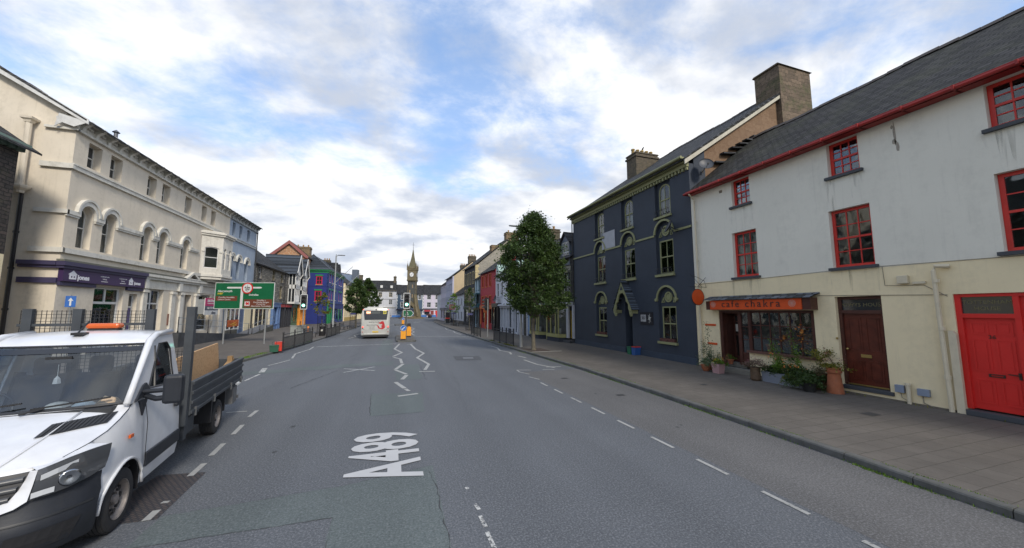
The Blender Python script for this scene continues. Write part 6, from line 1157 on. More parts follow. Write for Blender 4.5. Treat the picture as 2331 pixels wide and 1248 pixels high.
    MB().grid([[(sg * (x - .004), y - .012, z - .008) for x, y, z in Bt], [(sg * x, y, z) for x, y, z in [(.62, -.835, 1.082), (.70, -.80, 1.078), (.76, -.70, 1.102), (.80, -.585, 1.128), (.84, -.47, 1.152)]]]).build('wing_top', WP, tk, smooth=True)
    m = MB(); 
    for k in range(5):
        u = k / 4; rowsh.append([(sg * (A[i][0] + (Bt[i][0] - A[i][0]) * u + .014 * math.sin(u * 3.14) + .012 + .005 * i), A[i][1] + (Bt[i][1] - A[i][1]) * u - .026 - .02 * math.sin(u * 3.14), A[i][2] + (Bt[i][2] - A[i][2]) * u) for i in range(5)])
    m.grid(rowsh); hl = m.build('headlight', plain('headlight_shell', (.075, .08, .088), .06, .2, .9), tk, smooth=True)
    m = MB(); CH = plain('chrome', (.45, .47, .5), .22, 1)
    M_ = Matrix.Translation((sg * .872, -.80, .93)) @ Matrix.Rotation(rad(90), 4, 'X') @ Matrix.Rotation(rad(sg * 35), 4, 'Y'); m.lathe([(.066, 0), (.076, .015), (.060, .018), (.02, .0)], (0, 0, 0), 20).xf(M_); m.build('reflector', CH, hl, smooth=True)
    m = MB(); m.grid([[(sg * (a_[0] + .012), a_[1] - .055, a_[2] + dz) for a_ in ((.72, -.87, 1.0), (.80, -.80, 1.03), (.875, -.655, 1.05))] for dz in (-.03, .02)]); m.grid([[(sg * (a_[0] + .01), a_[1] - .045, a_[2] + dz) for a_ in ((.68, -.90, .835), (.74, -.87, .845), (.80, -.83, .85))] for dz in (-.015, .035)]); m.build('light_strip', plain('light_strip_white', (.62, .64, .66), .15, .2), hl)
side(1); side(-1)
# windscreen and roof
ws = [(.10, 1.44, .895, .14), (.35, 1.69, .865, .14), (.60, 1.93, .83, .12), (.80, 2.11, .79, .10)]
m = MB().grid([sec(y, z, w_, cy) for y, z, w_, cy in ws]); wsn = m.build('windscreen', VG, tk, smooth=True)
m = MB(); r0 = sec(.08, 1.425, .90, .14); m.tube([(x, y - .005, z + .01) for x, y, z in r0], .022, 6); r1 = sec(.82, 2.125, .79, .10); m.tube(r1, .012, 6); m.build('screen_surround', BP, wsn)
m = MB().grid([sec(.785, 2.095, .78, .10), sec(.72, 2.035, .80, .11)]); m.v = [(x, y - .012, z) for x, y, z in m.v]; m.build('tinted_band', plain('tinted_band', (.02, .025, .035), .2), wsn)
m = MB()
for x0 in (-.62, .12): m.obox((x0, .03, 1.47), (x0 + .62, .12, 1.53), .018, .018).obox((x0 - .06, -.02, 1.43), (x0 + .1, .05, 1.475), .025, .02)
m.build('wiper', BLACK, wsn)
m = MB().grid([sec(.81, 2.12, .79, .10), sec(.90, 2.185, .78, .07, .02), sec(1.05, 2.25, .775, .04, .03), sec(1.3, 2.30, .775, 0, .04), sec(1.62, 2.30, .775, 0, .04), sec(1.66, 2.25, .77, 0, .04)]); m.build('roof', WP, tk, smooth=True)
m = MB().prism([(-.93, .45), (.93, .45), (.93, 1.42), (.77, 2.26), (-.77, 2.26), (-.93, 1.42)], 1.63, 1.66, [[(-.6, 1.5), (.6, 1.5), (.55, 2.05), (-.55, 2.05)]]); m.build('cab_back', WP, tk)
bc = MB().box(-.11, .22, 1.40, 1.54, 2.28, 2.325).build('beacon_base', BLACK, tk); MB().box(-.13, .24, 1.38, 1.56, 2.325, 2.405).build('beacon', AMB, bc, bevel=.035)
m = MB().box(-.08, .04, .98, 1.12, 2.255, 2.29).obox((-.02, 1.0, 2.28), (.03, 1.12, 2.44), .02, .01); m.build('aerial', BLACK, tk)
# interior
cabin = MB().box(-.86, .86, .12, .55, .9, 1.36).box(-.8, .8, .02, .3, 1.36, 1.42).box(-.9, .9, .3, 1.62, .6, .7).box(-.85, .85, -.6, .1, .5, .95).build('dashboard', plain('dash_plastic', (.035, .037, .04), .6), tk)  # last box is unseen, added under the bonnet to block light
for cx_, w_ in ((-.48, .26), (.08, .26), (.58, .24)):
    st_ = MB().box(cx_ - w_, cx_ + w_, .75, 1.25, .85, 1.05).prism([(1.15, 1.0), (1.32, 1.0), (1.5, 1.68), (1.38, 1.70)], cx_ - w_, cx_ + w_, ax='x').build('seat', SEAT, tk, bevel=.05); MB().box(cx_ - .13, cx_ + .13, 1.38, 1.48, 1.68, 1.93).build('headrest', SEAT, st_, bevel=.05)
m = MB().tube([(-.48 + .2 * math.cos(a), .52 + .09 * math.sin(a), 1.40 + .18 * math.sin(a)) for a in [k * .3927 for k in range(17)]], .015, 6).tube([(-.66, .5, 1.4), (-.3, .5, 1.4)], .014, 5).tube([(-.48, .45, 1.3), (-.48, .52, 1.4)], .03, 6); m.build('steering_wheel', BLACK, tk)
MB().box(-.12, .12, .64, .66, 1.92, 2.0).build('interior_mirror', BLACK, tk)
for nm, lb, c, bx, tint in (('paper_box', 'white paper box lying on the truck dashboard', 'box', (.14, .32, .12, .34, 1.42, 1.50), (.6, .6, .58)), ('paper_bag', 'crumpled brown paper bag on the truck dashboard', 'bag', (.56, .78, .16, .34, 1.42, 1.53), (.42, .32, .22)), ('plastic_packet', 'clear blue plastic packet on the truck dashboard', 'packet', (.35, .55, .16, .34, 1.42, 1.49), (.35, .45, .55))):
    t_ = MB(); x0, x1, y0, y1, z0, z1 = bx; rr = random.Random(len(nm))
    t_.grid([[(x0 + (x1 - x0) * i / 6, y0 + (y1 - y0) * j / 6, z0 + (z1 - z0) * (math.sin(3.14 * i / 6) * math.sin(3.14 * j / 6)) ** (.25 if nm == 'paper_box' else .6) * (1 + (0 if nm == 'paper_box' else rr.uniform(-.2, .2)))) for i in range(7)] for j in range(7)])
    o = t_.build(nm, plain(nm + '_mat', tint, .7), None, lb, c); o.location = (-4.01, 5.68, 0); o.rotation_euler = (0, 0, rad(7.3))
MB().tube([(0, .66, 1.9), (0.0, .66, 1.75)], .003, 4).lathe([(.0, 0), (.04, .02), (.03, .08), (.0, .12)], (0, .66, 1.64), 6).build('air_freshener', plain('pale_tag', (.6, .62, .65), .6), tk)
# wheels
def wheel(parent, loc, R_=.345, w_=.24, sg=1, rim=RIMM):
    m = MB(); pr = [(R_ * .60, -w_ * .46), (R_ * .86, -w_ * .5), (R_ * .97, -w_ * .42)]
    for k in range(5): a = -w_ * .4 + w_ * .8 * k / 5; pr += [(R_, a + .004), (R_, a + w_ * .14), (R_ - .010, a + w_ * .142), (R_ - .010, a + w_ * .158)]
    pr += [(R_ * .97, w_ * .42), (R_ * .86, w_ * .5), (R_ * .60, w_ * .46)]
    m.lathe([(r, h * sg) for r, h in pr], (0, 0, 0), 40, ax='x', caps=False); wh_ = thing('wheel', None, None, loc); wh_.parent = parent; m.build('tyre', TYRE, wh_, smooth='auto')
    m = MB(); o = w_ * .5 * sg
    m.lathe([(R_ * .63, o * .96), (R_ * .60, o * .9), (R_ * .575, o * .45), (R_ * .54, o * .1), (R_ * .50, o * .2), (R_ * .42, o * .42), (R_ * .25, o * .5), (R_ * .22, o * .2), (R_ * .17, o * .2), (R_ * .15, o * .75), (.005, o * .78)], (0, 0, 0), 28, ax='x', caps=False); rm = m.build('rim', rim, wh_, smooth='auto')
    m = MB(); 
    for k in range(10): a = k * .628; m.lathe([(.030, o * .05), (.030, o * .47 + .002 * sg)], (0, R_ * .455 * math.cos(a), R_ * .44 * math.sin(a)), 8, ax='x')  # black discs put the shade of the rim holes into colour
    for k in range(6): a = k * 1.047; m.lathe([(.016, o * .45), (.016, o * .5 + .02 * sg)], (0, R_ * .31 * math.cos(a), R_ * .31 * math.sin(a)), 6, ax='x')
    m.build('dark_holes_and_nuts', BLACK, rm)
for sg in (1, -1): wheel(tk, (sg * .85, 0, .345), sg=sg); wheel(tk, (sg * .88, 3.72, .345), sg=sg)
for sg in (1, -1): MB().grid([[(sg * x, .43 * math.cos(a), .36 + .43 * math.sin(a)) for x in (.45, .965)] for a in [rad(d) for d in range(-10, 191, 15)]]).build('wheel_arch_liner', BLACK, tk)
# chassis and bed
m = MB().box(-.42, -.34, 1.2, 5.1, .55, .75).box(.34, .42, 1.2, 5.1, .55, .75).box(-.85, .85, 3.66, 3.78, .3, .42).box(-1.0, 1.0, 1.76, 5.35, .80, .86); [m.box(-.95, .95, y, y + .07, .72, .80) for y in (1.9, 2.6, 3.2, 4.2, 4.8, 5.2)]
m.box(.45, .9, 1.95, 2.6, .42, .7).box(.80, 1.0, 1.78, 1.9, .45, .82); m.build('chassis', BED, tk)
[MB().box(a, b, y, y + .05, .35, .80).build('mudguard', BLACK, tk) for a, b, y in ((.5, 1.0, 3.2), (.5, 1.0, 4.15), (-1.0, -.5, 3.2))]
for sg in (1, -1):
    x0, x1 = min(sg * 1.02, sg * 1.06), max(sg * 1.02, sg * 1.06); m = MB().box(x0, x1, 1.80, 5.30, .84, 1.40)
    for z in (.86, 1.02, 1.18, 1.34): m.box(min(sg * 1.055, sg * 1.085), max(sg * 1.055, sg * 1.085), 1.80, 5.30, z, z + .055)
    ds = m.build('drop_side', BED, tk, bevel=.006); [MB().box(min(sg * 1.06, sg * 1.10), max(sg * 1.06, sg * 1.10), y, y + .04, .80, .95).build('catch', plain('dull_steel', (.12, .125, .13), .6, .4), ds) for y in (1.95, 3.0, 4.2, 5.1)]
MB().box(-1.02, 1.02, 5.27, 5.31, .84, 1.38).build('tailboard', BED, tk)
m = MB().box(.72, 1.05, 4.75, 4.82, .42, .68).box(-1.05, -.72, 4.75, 4.82, .42, .68); m.box(-1.05, 1.05, 5.1, 5.16, .42, .5); m.build('rear_light_bar', paint('light_bar_grey', (.12, .12, .12), .6), tk); MB().box(.76, 1.0, 4.82, 4.83, .46, .62).build('rear_light', plain('red_lens', (.5, .02, .02), .2), tk)
MB().box(.9, 1.06, 4.55, 4.9, .40, .78).build('tool_box', paint('light_bar_grey', (.12, .12, .12)), tk)
for x in (-.90, -.38, .46): MB().box(x - .05, x + .05, 1.72, 1.80, .8, 2.62).build('headboard_post', BED, tk)
MB().box(.93, 1.04, 1.68, 1.80, .70, 2.66).build('headboard_post', BED, tk)
m = MB().box(-1.0, 1.0, 1.74, 1.78, 1.5, 1.58).box(-1.0, .5, 1.74, 1.78, 2.36, 2.40)
hb = m.build('headboard_rail', BED, tk); m = MB(); x = -.98
while x < .95: m.obox((x, 1.76, 1.58), (x, 1.76, 2.6 if x < .48 else 1.95), .006, .006); x += .052
z = 1.6
while z < 2.61: m.obox((-.98, 1.763, z), (.95 if z < 1.95 else .46, 1.763, z), .006, .006); z += .052
m.build('mesh_screen', BLACK, tk)
def on_truck(mb, name, mat, label, cat, group=None):
    o = mb.build(name, mat, None, label, cat, group); o.location = tk.location; o.rotation_euler = tk.rotation_euler; return o
OSB = NT('osb_board'); v_ = OSB.n('ShaderNodeTexVoronoi'); v_.inputs['Scale'].default_value = 22; OSB.l(OSB.tc.outputs['Object'], v_.inputs[0]); OSBM = OSB.fin(OSB.mix(OSB.rng(OSB.math('MULTIPLY', v_.outputs[0], 2), .2, 1), (.46, .25, .11), (.62, .38, .19)), .8)
on_truck(MB().prism([(2.55, .90), (5.24, .90), (5.22, 1.30), (5.02, 1.80), (2.6, 1.72)], .56, .59, ax='x').xf(Matrix.Shear('XY', 4, (0, 0)) if False else Matrix.Identity(4)), 'chipboard_sheet', OSBM, 'upright chipboard sheet standing in the truck bed', 'board')
TMB = paint('sawn_timber', (.30, .19, .09), .8, .3, 4, .2)
TL = ('sawn plank lying on the truck bed behind the chipboard sheet', 'sawn plank across the middle of the truck bed', 'sawn plank nearest the tail of the truck bed', 'sawn plank lying on the far side of the truck bed')
for i, (y, x, a) in enumerate(((3.6, .15, .2), (4.3, .05, -.3), (4.7, .85, .1), (4.5, -.3, .5))):
    m = MB().obox((x - .05, y - .5, 1.0 + .04 * i), (x + .1 * a, y + .45, 1.22 + .08 * i), .10, .04); on_truck(m, 'timber_offcut', TMB, TL[i], 'timber', 'timber offcuts in the truck bed')
on_truck(MB().box(.62, .72, 5.0, 5.12, .9, 1.5).box(.85, .93, 5.02, 5.14, .9, 1.48), 'timber_post', TMB, 'pair of short posts standing at the tail of the truck bed', 'timber') if False else on_truck(MB().box(.80, .90, 5.0, 5.12, .9, 1.47), 'timber_post', TMB, 'short wooden post standing at the tail of the truck bed', 'timber')

# ================================================================== bus (faces away from the camera)
BW = plain('bus_silver_white', (.50, .50, .47), .35, .1); BG = plain('bus_rear_glass', (.035, .04, .05), .15, 0, .8); BTX = plain('bus_text_grey', (.10, .10, .10), .6); REDL = plain('tail_lamp_red', (.9, .06, .04), .3, 0, .5, 1.2)
bus = thing('bus', 'silver single-decker bus with a red dragon emblem on its back, driving away', 'bus', (-1.50, 35.6, 0), rad(2))
w_, L_, zt = 1.24, 10.5, 2.82
prof = [(-w_, .42), (-w_, 2.2), (-w_ + .05, 2.55), (-w_ + .16, 2.75), (-w_ + .35, zt), (w_ - .35, zt), (w_ - .16, 2.75), (w_ - .05, 2.55), (w_, 2.2), (w_, .42), (w_ - .06, .30), (-w_ + .06, .30)]
m = MB(); cx_, cz_ = 0, 1.5; rows = []
for y, s_ in ((-.0, .955), (.03, .985), (.10, 1.0), (L_ - .1, 1.0), (L_, .97)): rows.append([(x * s_, y, cz_ + (z - cz_) * s_) for x, z in prof + prof[:1]])
m.grid(rows); k = len(prof); m.add(rows[0][:-1], [tuple(range(k))]); m.add(rows[-1][:-1], [tuple(range(k))]); m.build('body', BW, bus, smooth='auto')
MB().prism([(-.96, 1.72), (.96, 1.72), (1.06, 2.58), (-1.06, 2.58)], -.012, 0).build('rear_window', BG, bus); MB().box(-.78, .62, .3, 1.8, 2.80, 2.92).build('roof_pod', BW, bus, bevel=.04)
MB().box(-.9, .35, -.02, -.013, 2.28, 2.50).build('display_strip', plain('display_grey', (.09, .10, .10), .4), bus); d_ = MB().box(-.82, -.48, -.03, -.021, 2.27, 2.52).build('route_display', plain('led_orange', (.9, .22, .08), .5, 0, .5, .5), bus); text('G24', .2, plain('led_white', (.9, .75, .55), .5, 0, .5, .8), d_, (-.65, -.033, 2.39), bold=.006)
d_ = MB().box(.62, .90, -.03, -.013, 2.26, 2.54).build('school_sign', plain('school_yellow', (.65, .58, .10), .5), bus); m = MB()
for x, s_ in ((.71, 1), (.81, .85)): m.prism(arc(x, 2.47 - (1 - s_) * .1, .028, 0, 360, 8)[:-1], -.034, -.031).prism([(x - .04, 2.32), (x - .015, 2.32), (x, 2.37), (x + .015, 2.32), (x + .04, 2.32), (x + .03, 2.44), (x - .03, 2.44)], -.034, -.031)
m.build('children_symbol', BLACK, d_)
p_ = MB().prism([(-.98, .82), (.98, .82), (.92, 1.70), (-.92, 1.70)], -.014, 0).build('rear_panel', BW, bus)
text('www.lloydscoaches.com', .085, BTX, p_, (0, -.02, 1.64)); text('SMARTER TRAVEL', .10, BTX, p_, (-.12, -.02, 1.50), spacing=1.2, bold=.004); text('MACHYNLLETH', .115, BTX, p_, (-.32, -.02, 1.24), bold=.003, xs=1.1)
for i, t_ in enumerate(('Machynlleth 702100', 'Dolgellau 422400', 'info@lloydscoaches')): text(t_, .068, BTX, p_, (-.33, -.02, 1.10 - .10 * i))
DRG = [(.26, .93), (.20, 1.10), (.10, 1.22), (.16, 1.25), (.22, 1.18), (.24, 1.26), (.28, 1.17), (.32, 1.10), (.36, 1.02), (.50, .96), (.58, 1.0), (.56, 1.14), (.60, 1.28), (.55, 1.34), (.44, 1.31), (.40, 1.36), (.14, 1.33), (.36, 1.40), (.24, 1.47), (.42, 1.50), (.50, 1.58), (.58, 1.56), (.68, 1.66), (.68, 1.56), (.76, 1.52), (.72, 1.46), (.80, 1.40), (.76, 1.34), (.84, 1.26), (.78, 1.22), (.88, 1.12), (.80, 1.08), (.86, .98), (.76, .92), (.66, .86), (.50, .85), (.38, .90)]
MB().prism([(x - .02, z) for x, z in DRG], -.022, -.0145, [[(.50, 1.0), (.53, 1.0), (.53, 1.24), (.50, 1.24)]]).build('dragon_emblem', plain('dragon_red', (.45, .015, .02), .5), p_)
for sg in (-1, 1):
    for z, mt, r in ((1.08, REDL, .065), (.96, plain('lamp_dark', (.06, .02, .02), .3), .055), (.62, plain('reflector_red', (.5, .12, .1), .3), .05), (2.66, REDL, .035)): MB().lathe([(r, 0), (r, -.02), (r * .7, -.035)], (sg * 1.10, 0, z), 12, ax='y').build('tail_lamp', mt, bus, smooth=True)
    MB().box(sg * 1.0 - .06, sg * 1.0 + .06, -.016, 0, .84, .86).build('panel_edge', BLACK, bus); MB().prism(arc(sg * 1.2 if False else sg * 1.245, 0, .001, 0, 10, 1), 0, .001).build('seam', BLACK, bus) if False else None
    MB().box(min(sg * 1.235, sg * 1.252), max(sg * 1.235, sg * 1.252), .5, 9.8, 1.25, 2.4).build('side_windows', BG, bus)
    for y in (2.4, 8.3): wheel(bus, (sg * 1.08, y, .46), .46, .28, sg, plain('bus_rim', (.3, .3, .3), .5, .5))
MB().box(-1.15, 1.15, .02, 2.0, .16, .34).build('underside', BLACK, bus); MB().box(-.26, .26, -.03, -.012, .56, .68).build('number_plate', plain('plate_yellow', (.62, .42, .04), .5), bus); MB().box(-.05, .05, -.03, 0, 2.62, 2.72).build('camera_pod', BLACK, bus); MB().box(-1.0, 1.0, -.035, 0, .38, .50).build('bumper', BW, bus, bevel=.02)
# ================================================================== street furniture
GALV = plain('galvanised_pole', (.30, .31, .31), .5, .4); SGREEN = plain('road_sign_green', (.005, .115, .045), .4); SWHITE = plain('road_sign_white', (.62, .63, .62), .4); SBROWN = plain('road_sign_brown', (.15, .045, .025), .45); SYEL = plain('road_sign_yellow', (.62, .45, .03), .45); SREDM = plain('road_sign_red', (.55, .02, .02), .4); SBLUE = plain('road_sign_blue', (.02, .12, .42), .4); SBACK = plain('sign_back_grey', (.2, .2, .2), .6)
p0 = (-12.3, 32.3); p1 = (-8.9, 31.2); an = math.atan2(p1[1] - p0[1], p1[0] - p0[0])
ds_ = thing('direction_sign', 'large green road direction sign to Aberystwyth on two grey posts', 'road sign', (p0[0], p0[1], 0), an)
for x in (.35, 3.4): MB().tube([(x, .1, .1), (x, .1, 4.5)], .055, 10).build('post', GALV, ds_)
bdp = MB().box(-.46, 3.98, -.0, .03, 2.70, 4.68).build('board', SWHITE, ds_); MB().box(-.42, 3.94, -.004, -.001, 2.74, 4.64).build('green_field', SGREEN, bdp); MB().box(-.46, 3.98, .03, .05, 2.7, 4.68).build('back', SBACK, bdp)
m = MB().box(1.50, 1.62, -.009, -.005, 2.74, 4.25).prism([(.40, 4.29), (.48, 4.35), (2.95, 4.35), (3.05, 4.29), (2.95, 4.23), (.48, 4.23)], -.009, -.005).box(1.47, 1.66, -.0085, -.005, 2.74, 4.22); m.build('route_diagram', SWHITE, bdp)
text('Aberystwyth', .21, SWHITE, bdp, (.30, -.009, 4.03), bold=.004); text('A487', .19, SYEL, bdp, (-.05, -.009, 3.84), bold=.004)
bp = MB().box(-.36, 1.24, -.010, -.005, 3.30, 3.66).build('brown_panel', SBROWN, bdp); text('Canolfan Hamdden', .155, SWHITE, bp, (.44, -.014, 3.56), ext=.002); text('Leisure Centre', .155, SWHITE, bp, (.28, -.014, 3.41), ext=.002)
bp = MB().box(1.76, 3.86, -.010, -.005, 2.80, 3.42).build('brown_panel', SBROWN, bdp)
for i, t_ in enumerate(('Canolfan y', 'Dechnoleg Amgen', 'Centre for', 'Alternative Technology')): text(t_, .155, SWHITE, bp, (3.05, -.014, 3.34 - .145 * i), ext=.002)
MB().box(1.82, 2.2, -.014, -.0105, 2.93, 3.25).build('emblem_panel', SWHITE, bp); MB().prism([(1.85, 2.98), (1.92, 3.0), (1.95, 3.08), (1.88, 3.1), (1.9, 3.18), (1.99, 3.22), (2.03, 3.15), (2.12, 3.22), (2.17, 3.12), (2.12, 3.06), (2.17, 2.98), (2.08, 3.0), (2.04, 3.04), (1.98, 2.98)], -.018, -.0145).build('dragon_emblem', SREDM, bp)
text('Dolgellau', .19, SWHITE, bdp, (2.45, -.009, 3.75), bold=.004)
ro = MB().lathe([(.42, 0), (.42, -.02)], (1.98, -.03, 4.25), 28, ax='y').build('height_limit_roundel', SREDM, ds_); MB().lathe([(.33, 0), (.33, -.006)], (1.98, -.051, 4.25), 28, ax='y').build('white_disc', SWHITE, ro)
text('4.2m', .2, BLACK, ro, (1.98, -.062, 4.30), bold=.006); text("13'9\"", .17, BLACK, ro, (1.98, -.062, 4.12), bold=.004); MB().prism([(1.94, 4.5), (2.02, 4.5), (1.98, 4.44)], -.06, -.058).prism([(1.94, 4.0), (2.02, 4.0), (1.98, 4.05)], -.06, -.058).build('pointer', BLACK, ro)

LGREEN = plain('lit_green_lamp', (.25, 1, .72), .3, 0, .5, 3.5); LOFF = plain('unlit_lamp', (.03, .028, .025), .25); TLB = plain('signal_black', (.018, .018, .02), .5)
def signal(x, y, z0, label, rz=0, h=4.0, lit=True, board=True, pole=GALV, second=None):
    t = thing('traffic_light', label, 'traffic light', (x, y, 0), rz, 'traffic lights at the crossing'); MB().tube([(0, 0, z0), (0, 0, h - .2)], .055, 10).build('pole', pole, t)
    def head(dx, rr, lt):
        hd = thing('signal_head', None, None, (dx, -.14 if rr == 0 else 0, 0), rr); hd.parent = t
        zb_, zt_ = h - 1.32, h
        if board: MB().prism([(-.27, zb_ + .05), (-.22, zb_), (.22, zb_), (.27, zb_ + .05), (.27, zt_ - .05), (.22, zt_), (-.22, zt_), (-.27, zt_ - .05)], .0, .02, [[(-.23, zb_ + .05), (.23, zb_ + .05), (.23, zt_ - .05), (-.23, zt_ - .05)]]).build('white_border', SWHITE, hd)
        MB().box(-.23, .23, .002, .018, zb_ + .05, zt_ - .05).box(-.15, .15, -.1, 0, zb_ + .16, zt_ - .16).box(-.06, .06, .02, .12, zb_ + .3, zb_ + .4).build('housing', TLB, hd)
        for i in range(3):
            z = zt_ - .34 - i * .32; m = MB(); m.lathe([(.115, -.1), (.09, -.115), (.03, -.12)], (0, 0, z), 16, ax='y'); m.build('lamp', LGREEN if (i == 2 and lt) else LOFF, hd, smooth=True)
            vs = MB(); rows = [[(.13 * math.cos(a), y_, z + .13 * math.sin(a)) for a in [rad(d) for d in range(-20, 201, 20)]] for y_ in (-.1, -.3)]; vs.grid(rows); vs.build('hood', TLB, hd)
        return hd
    head(0, 0, lit)
    if second: head(*second)
    MB().box(-.1, .1, -.12, -.04, 1.0, 1.25).build('push_button_box', plain('button_box', (.1, .1, .1), .5), t)
    return t
signal(-7.45, 35.6, .1, 'left pavement traffic light showing green', rad(4), 4.0); signal(1.06, 31.45, .12, 'traffic light showing green on the central island', 0, 4.06, pole=plain('dark_pole', (.07, .07, .07), .5))
signal(8.5, 33.0, .1, 'traffic light seen from behind beside the red house', rad(195), 3.85, lit=False, board=False, second=(.25, rad(60), False))
# island with bollards
isl = MB().prism([(.3, 31.3), (.45, 31.0), (1.75, 31.0), (1.9, 31.3), (1.9, 37.6), (1.7, 38.0), (.5, 38.0), (.3, 37.6)], 0, .13, ax='z').build('traffic_island', KERB, kind='structure', label='kerbed pedestrian island in the middle of the road'); MB().prism([(.42, 31.4), (1.78, 31.4), (1.78, 33.2), (.42, 33.2)], .131, .15, ax='z').prism([(.42, 35.0), (1.78, 35.0), (1.78, 37.5), (.42, 37.5)], .131, .15, ax='z').build('island_paving', FLAG2, kind='structure', label='paving on top of the central island')
MB().prism([(.3, 65.5), (.5, 65), (2.7, 65), (2.9, 65.5), (2.9, 70), (.3, 70)], 0, .13, ax='z').build('traffic_island', KERB, kind='structure', label='far kerbed island before the clock tower')
OY = plain('bollard_amber', (.80, .33, .02), .4)
def bollard(x, y, label, arrow=True, rz=0):
    b = thing('keep_left_bollard', label, 'bollard', (x, y, .13), rz, 'island bollards'); MB().prism(archp(-.2, .2, .1, .98, .2), -.1, .1).build('body', OY, b, bevel=.03); MB().box(-.17, .17, -.12, .12, 0, .12).build('base', BLACK, b)
    if arrow:
        d = MB().lathe([(.24, -.11), (.24, -.14)], (0, 0, 1.0), 24, ax='y').build('blue_disc', SBLUE, b); m = MB(); m.obox((.10, -.145, 1.1), (-.06, -.145, .94), .008, .06); m.prism([(-.14, .86), (-.14, 1.0), (0, .86)], -.15, -.141); m.build('arrow', SWHITE, d); MB().prism(arc(0, 1.0, .24, 0, 360, 24)[:-1], -.145, -.141, [arc(0, 1.0, .222, 0, 360, 24)[:-1]]).build('white_rim', SWHITE, d)
    else: MB().box(-.16, .16, .1, .14, .9, 1.25).build('dark_back', BLACK, b)
bollard(.86, 31.3, 'amber bollard with a blue keep-left arrow at the near end of the island'); bollard(1.45, 34.9, 'amber bollard seen from behind on the island', False); bollard(1.7, 65.5, 'small amber bollard on the far island', True)
fs = thing('green_arrow_sign', 'white and green pointed direction sign pointing right on the far island', 'road sign', (2.2, 66, 0)); MB().tube([(.15, 0, .1), (.15, 0, 2.0)], .04, 8).build('post', GALV, fs); pb_ = MB().prism([(-.55, 1.5), (.85, 1.5), (1.3, 2.05), (.85, 2.6), (-.55, 2.6)], -.03, 0).build('panel', SWHITE, fs); MB().prism([(-.48, 1.57), (.82, 1.57), (1.2, 2.05), (.82, 2.53), (-.48, 2.53)], -.036, -.031).build('green_panel', SGREEN, pb_); MB().box(-.2, .45, -.04, -.037, 1.8, 1.86).box(-.15, .4, -.04, -.037, 1.95, 2.0).prism([(-.05, 2.1), (.3, 2.1), (.12, 2.4)], -.04, -.037).build('symbol', SWHITE, pb_)
# guard rails
def railing(a, b, label, n=3):
    L_ = math.hypot(b[0] - a[0], b[1] - a[1]); t = thing('guard_rail', label, 'railing', (a[0], a[1], .115), math.atan2(b[1] - a[1], b[0] - a[0]), 'pedestrian guard rails')
    for i in range(n + 1): x = L_ * i / n; MB().tube([(x, 0, 0), (x, 0, 1.12)], .042, 8).lathe([(.05, 1.08), (.06, 1.12), (.03, 1.2), (.005, 1.22)], (x, 0, 0), 8).build('post', BLACK, t)
    for i in range(n):
        x0, x1 = L_ * i / n + .05, L_ * (i + 1) / n - .05; m = MB().box(x0, x1, -.018, .018, .98, 1.02).box(x0, x1, -.018, .018, .82, .85).box(x0, x1, -.018, .018, .12, .16); k = x0 + .08
        while k < x1: m.box(k - .010, k + .010, -.010, .010, .16, .83); k += .1
        m.build('panel', plain('rail_dark_grey', (.06, .062, .065), .5, .2), t)
railing((-6.35, 25.5), (-6.05, 32.3), 'dark guard rail on the left pavement beside the recycling boxes', 3); railing((-5.75, 37.0), (-5.35, 42.2), 'dark guard rail on the left pavement beyond the traffic light', 3); railing((8.05, 24.0), (7.8, 28.2), 'dark guard rail beside the big street tree', 3); railing((7.8, 32.9), (7.75, 36.8), 'dark guard rail in front of the red house', 3)
# lamp columns
def lamp(x, y, h, arm, label, hz=.0):
    t = thing('street_lamp', label, 'street lamp', (x, y, .1), 0, 'street lamps'); MB().lathe([(.11, 0), (.11, 1.6), (.075, 1.7), (.06, h)], (0, 0, 0), 12).build('column', GALV, t, smooth='auto'); MB().tube([(0, 0, h - .1), (arm * .3, 0, h + .05), (arm * .6, 0, h + .06)], .035, 8).lathe([(.03, h), (.03, h + .15)], (0, 0, 0), 8).build('arm', GALV, t)
    m = MB(); m.lathe([(.005, -.36), (.10, -.3), (.13, 0), (.11, .28), (.04, .38)], (arm * .9, 0, h + .06), 12, ax='x', sq=.45); m.build('lantern', plain('lantern_grey', (.22, .23, .24), .4, .3), t, smooth=True)
lamp(-5.85, 41, 8.2, .55, 'slim grey street lamp on the left pavement beyond the guard rail'); lamp(8.33, 23.2, 8.3, -.6, 'grey street lamp half hidden by the big street tree')
# benches, bins, cabinet, boxes
def bench(x, y, rz, label):
    t = thing('bench', label, 'bench', (x, y, .12), rz, 'street benches'); m = MB(); [m.box(-.8, .8, -.25 + i * .1, -.17 + i * .1, .42, .45) for i in range(5)]; m.build('seat', plain('bench_steel', (.16, .17, .18), .4, .5), t); m = MB(); [m.box(-.8, .8, .24 + i * .03, .26 + i * .03, .5 + i * .09, .57 + i * .09) for i in range(4)]; m.build('backrest', plain('bench_steel', (.16, .17, .18)), t)
    for sx_ in (-.7, .7): MB().obox((sx_, -.22, 0), (sx_, -.22, .42), .05, .05).obox((sx_, .22, 0), (sx_, .34, .85), .05, .05).obox((sx_, -.22, .42), (sx_, .25, .42), .05, .04).build('leg', BLACK, t)
bench(-7.1, 37.0, rad(80), 'steel bench beside the caged young tree on the left'); bench(-6.0, 51.5, rad(80), 'steel bench on the left pavement near the pair of street trees'); bench(9.6, 57.5, rad(-85), 'steel bench on the right pavement beside the pale green tree')
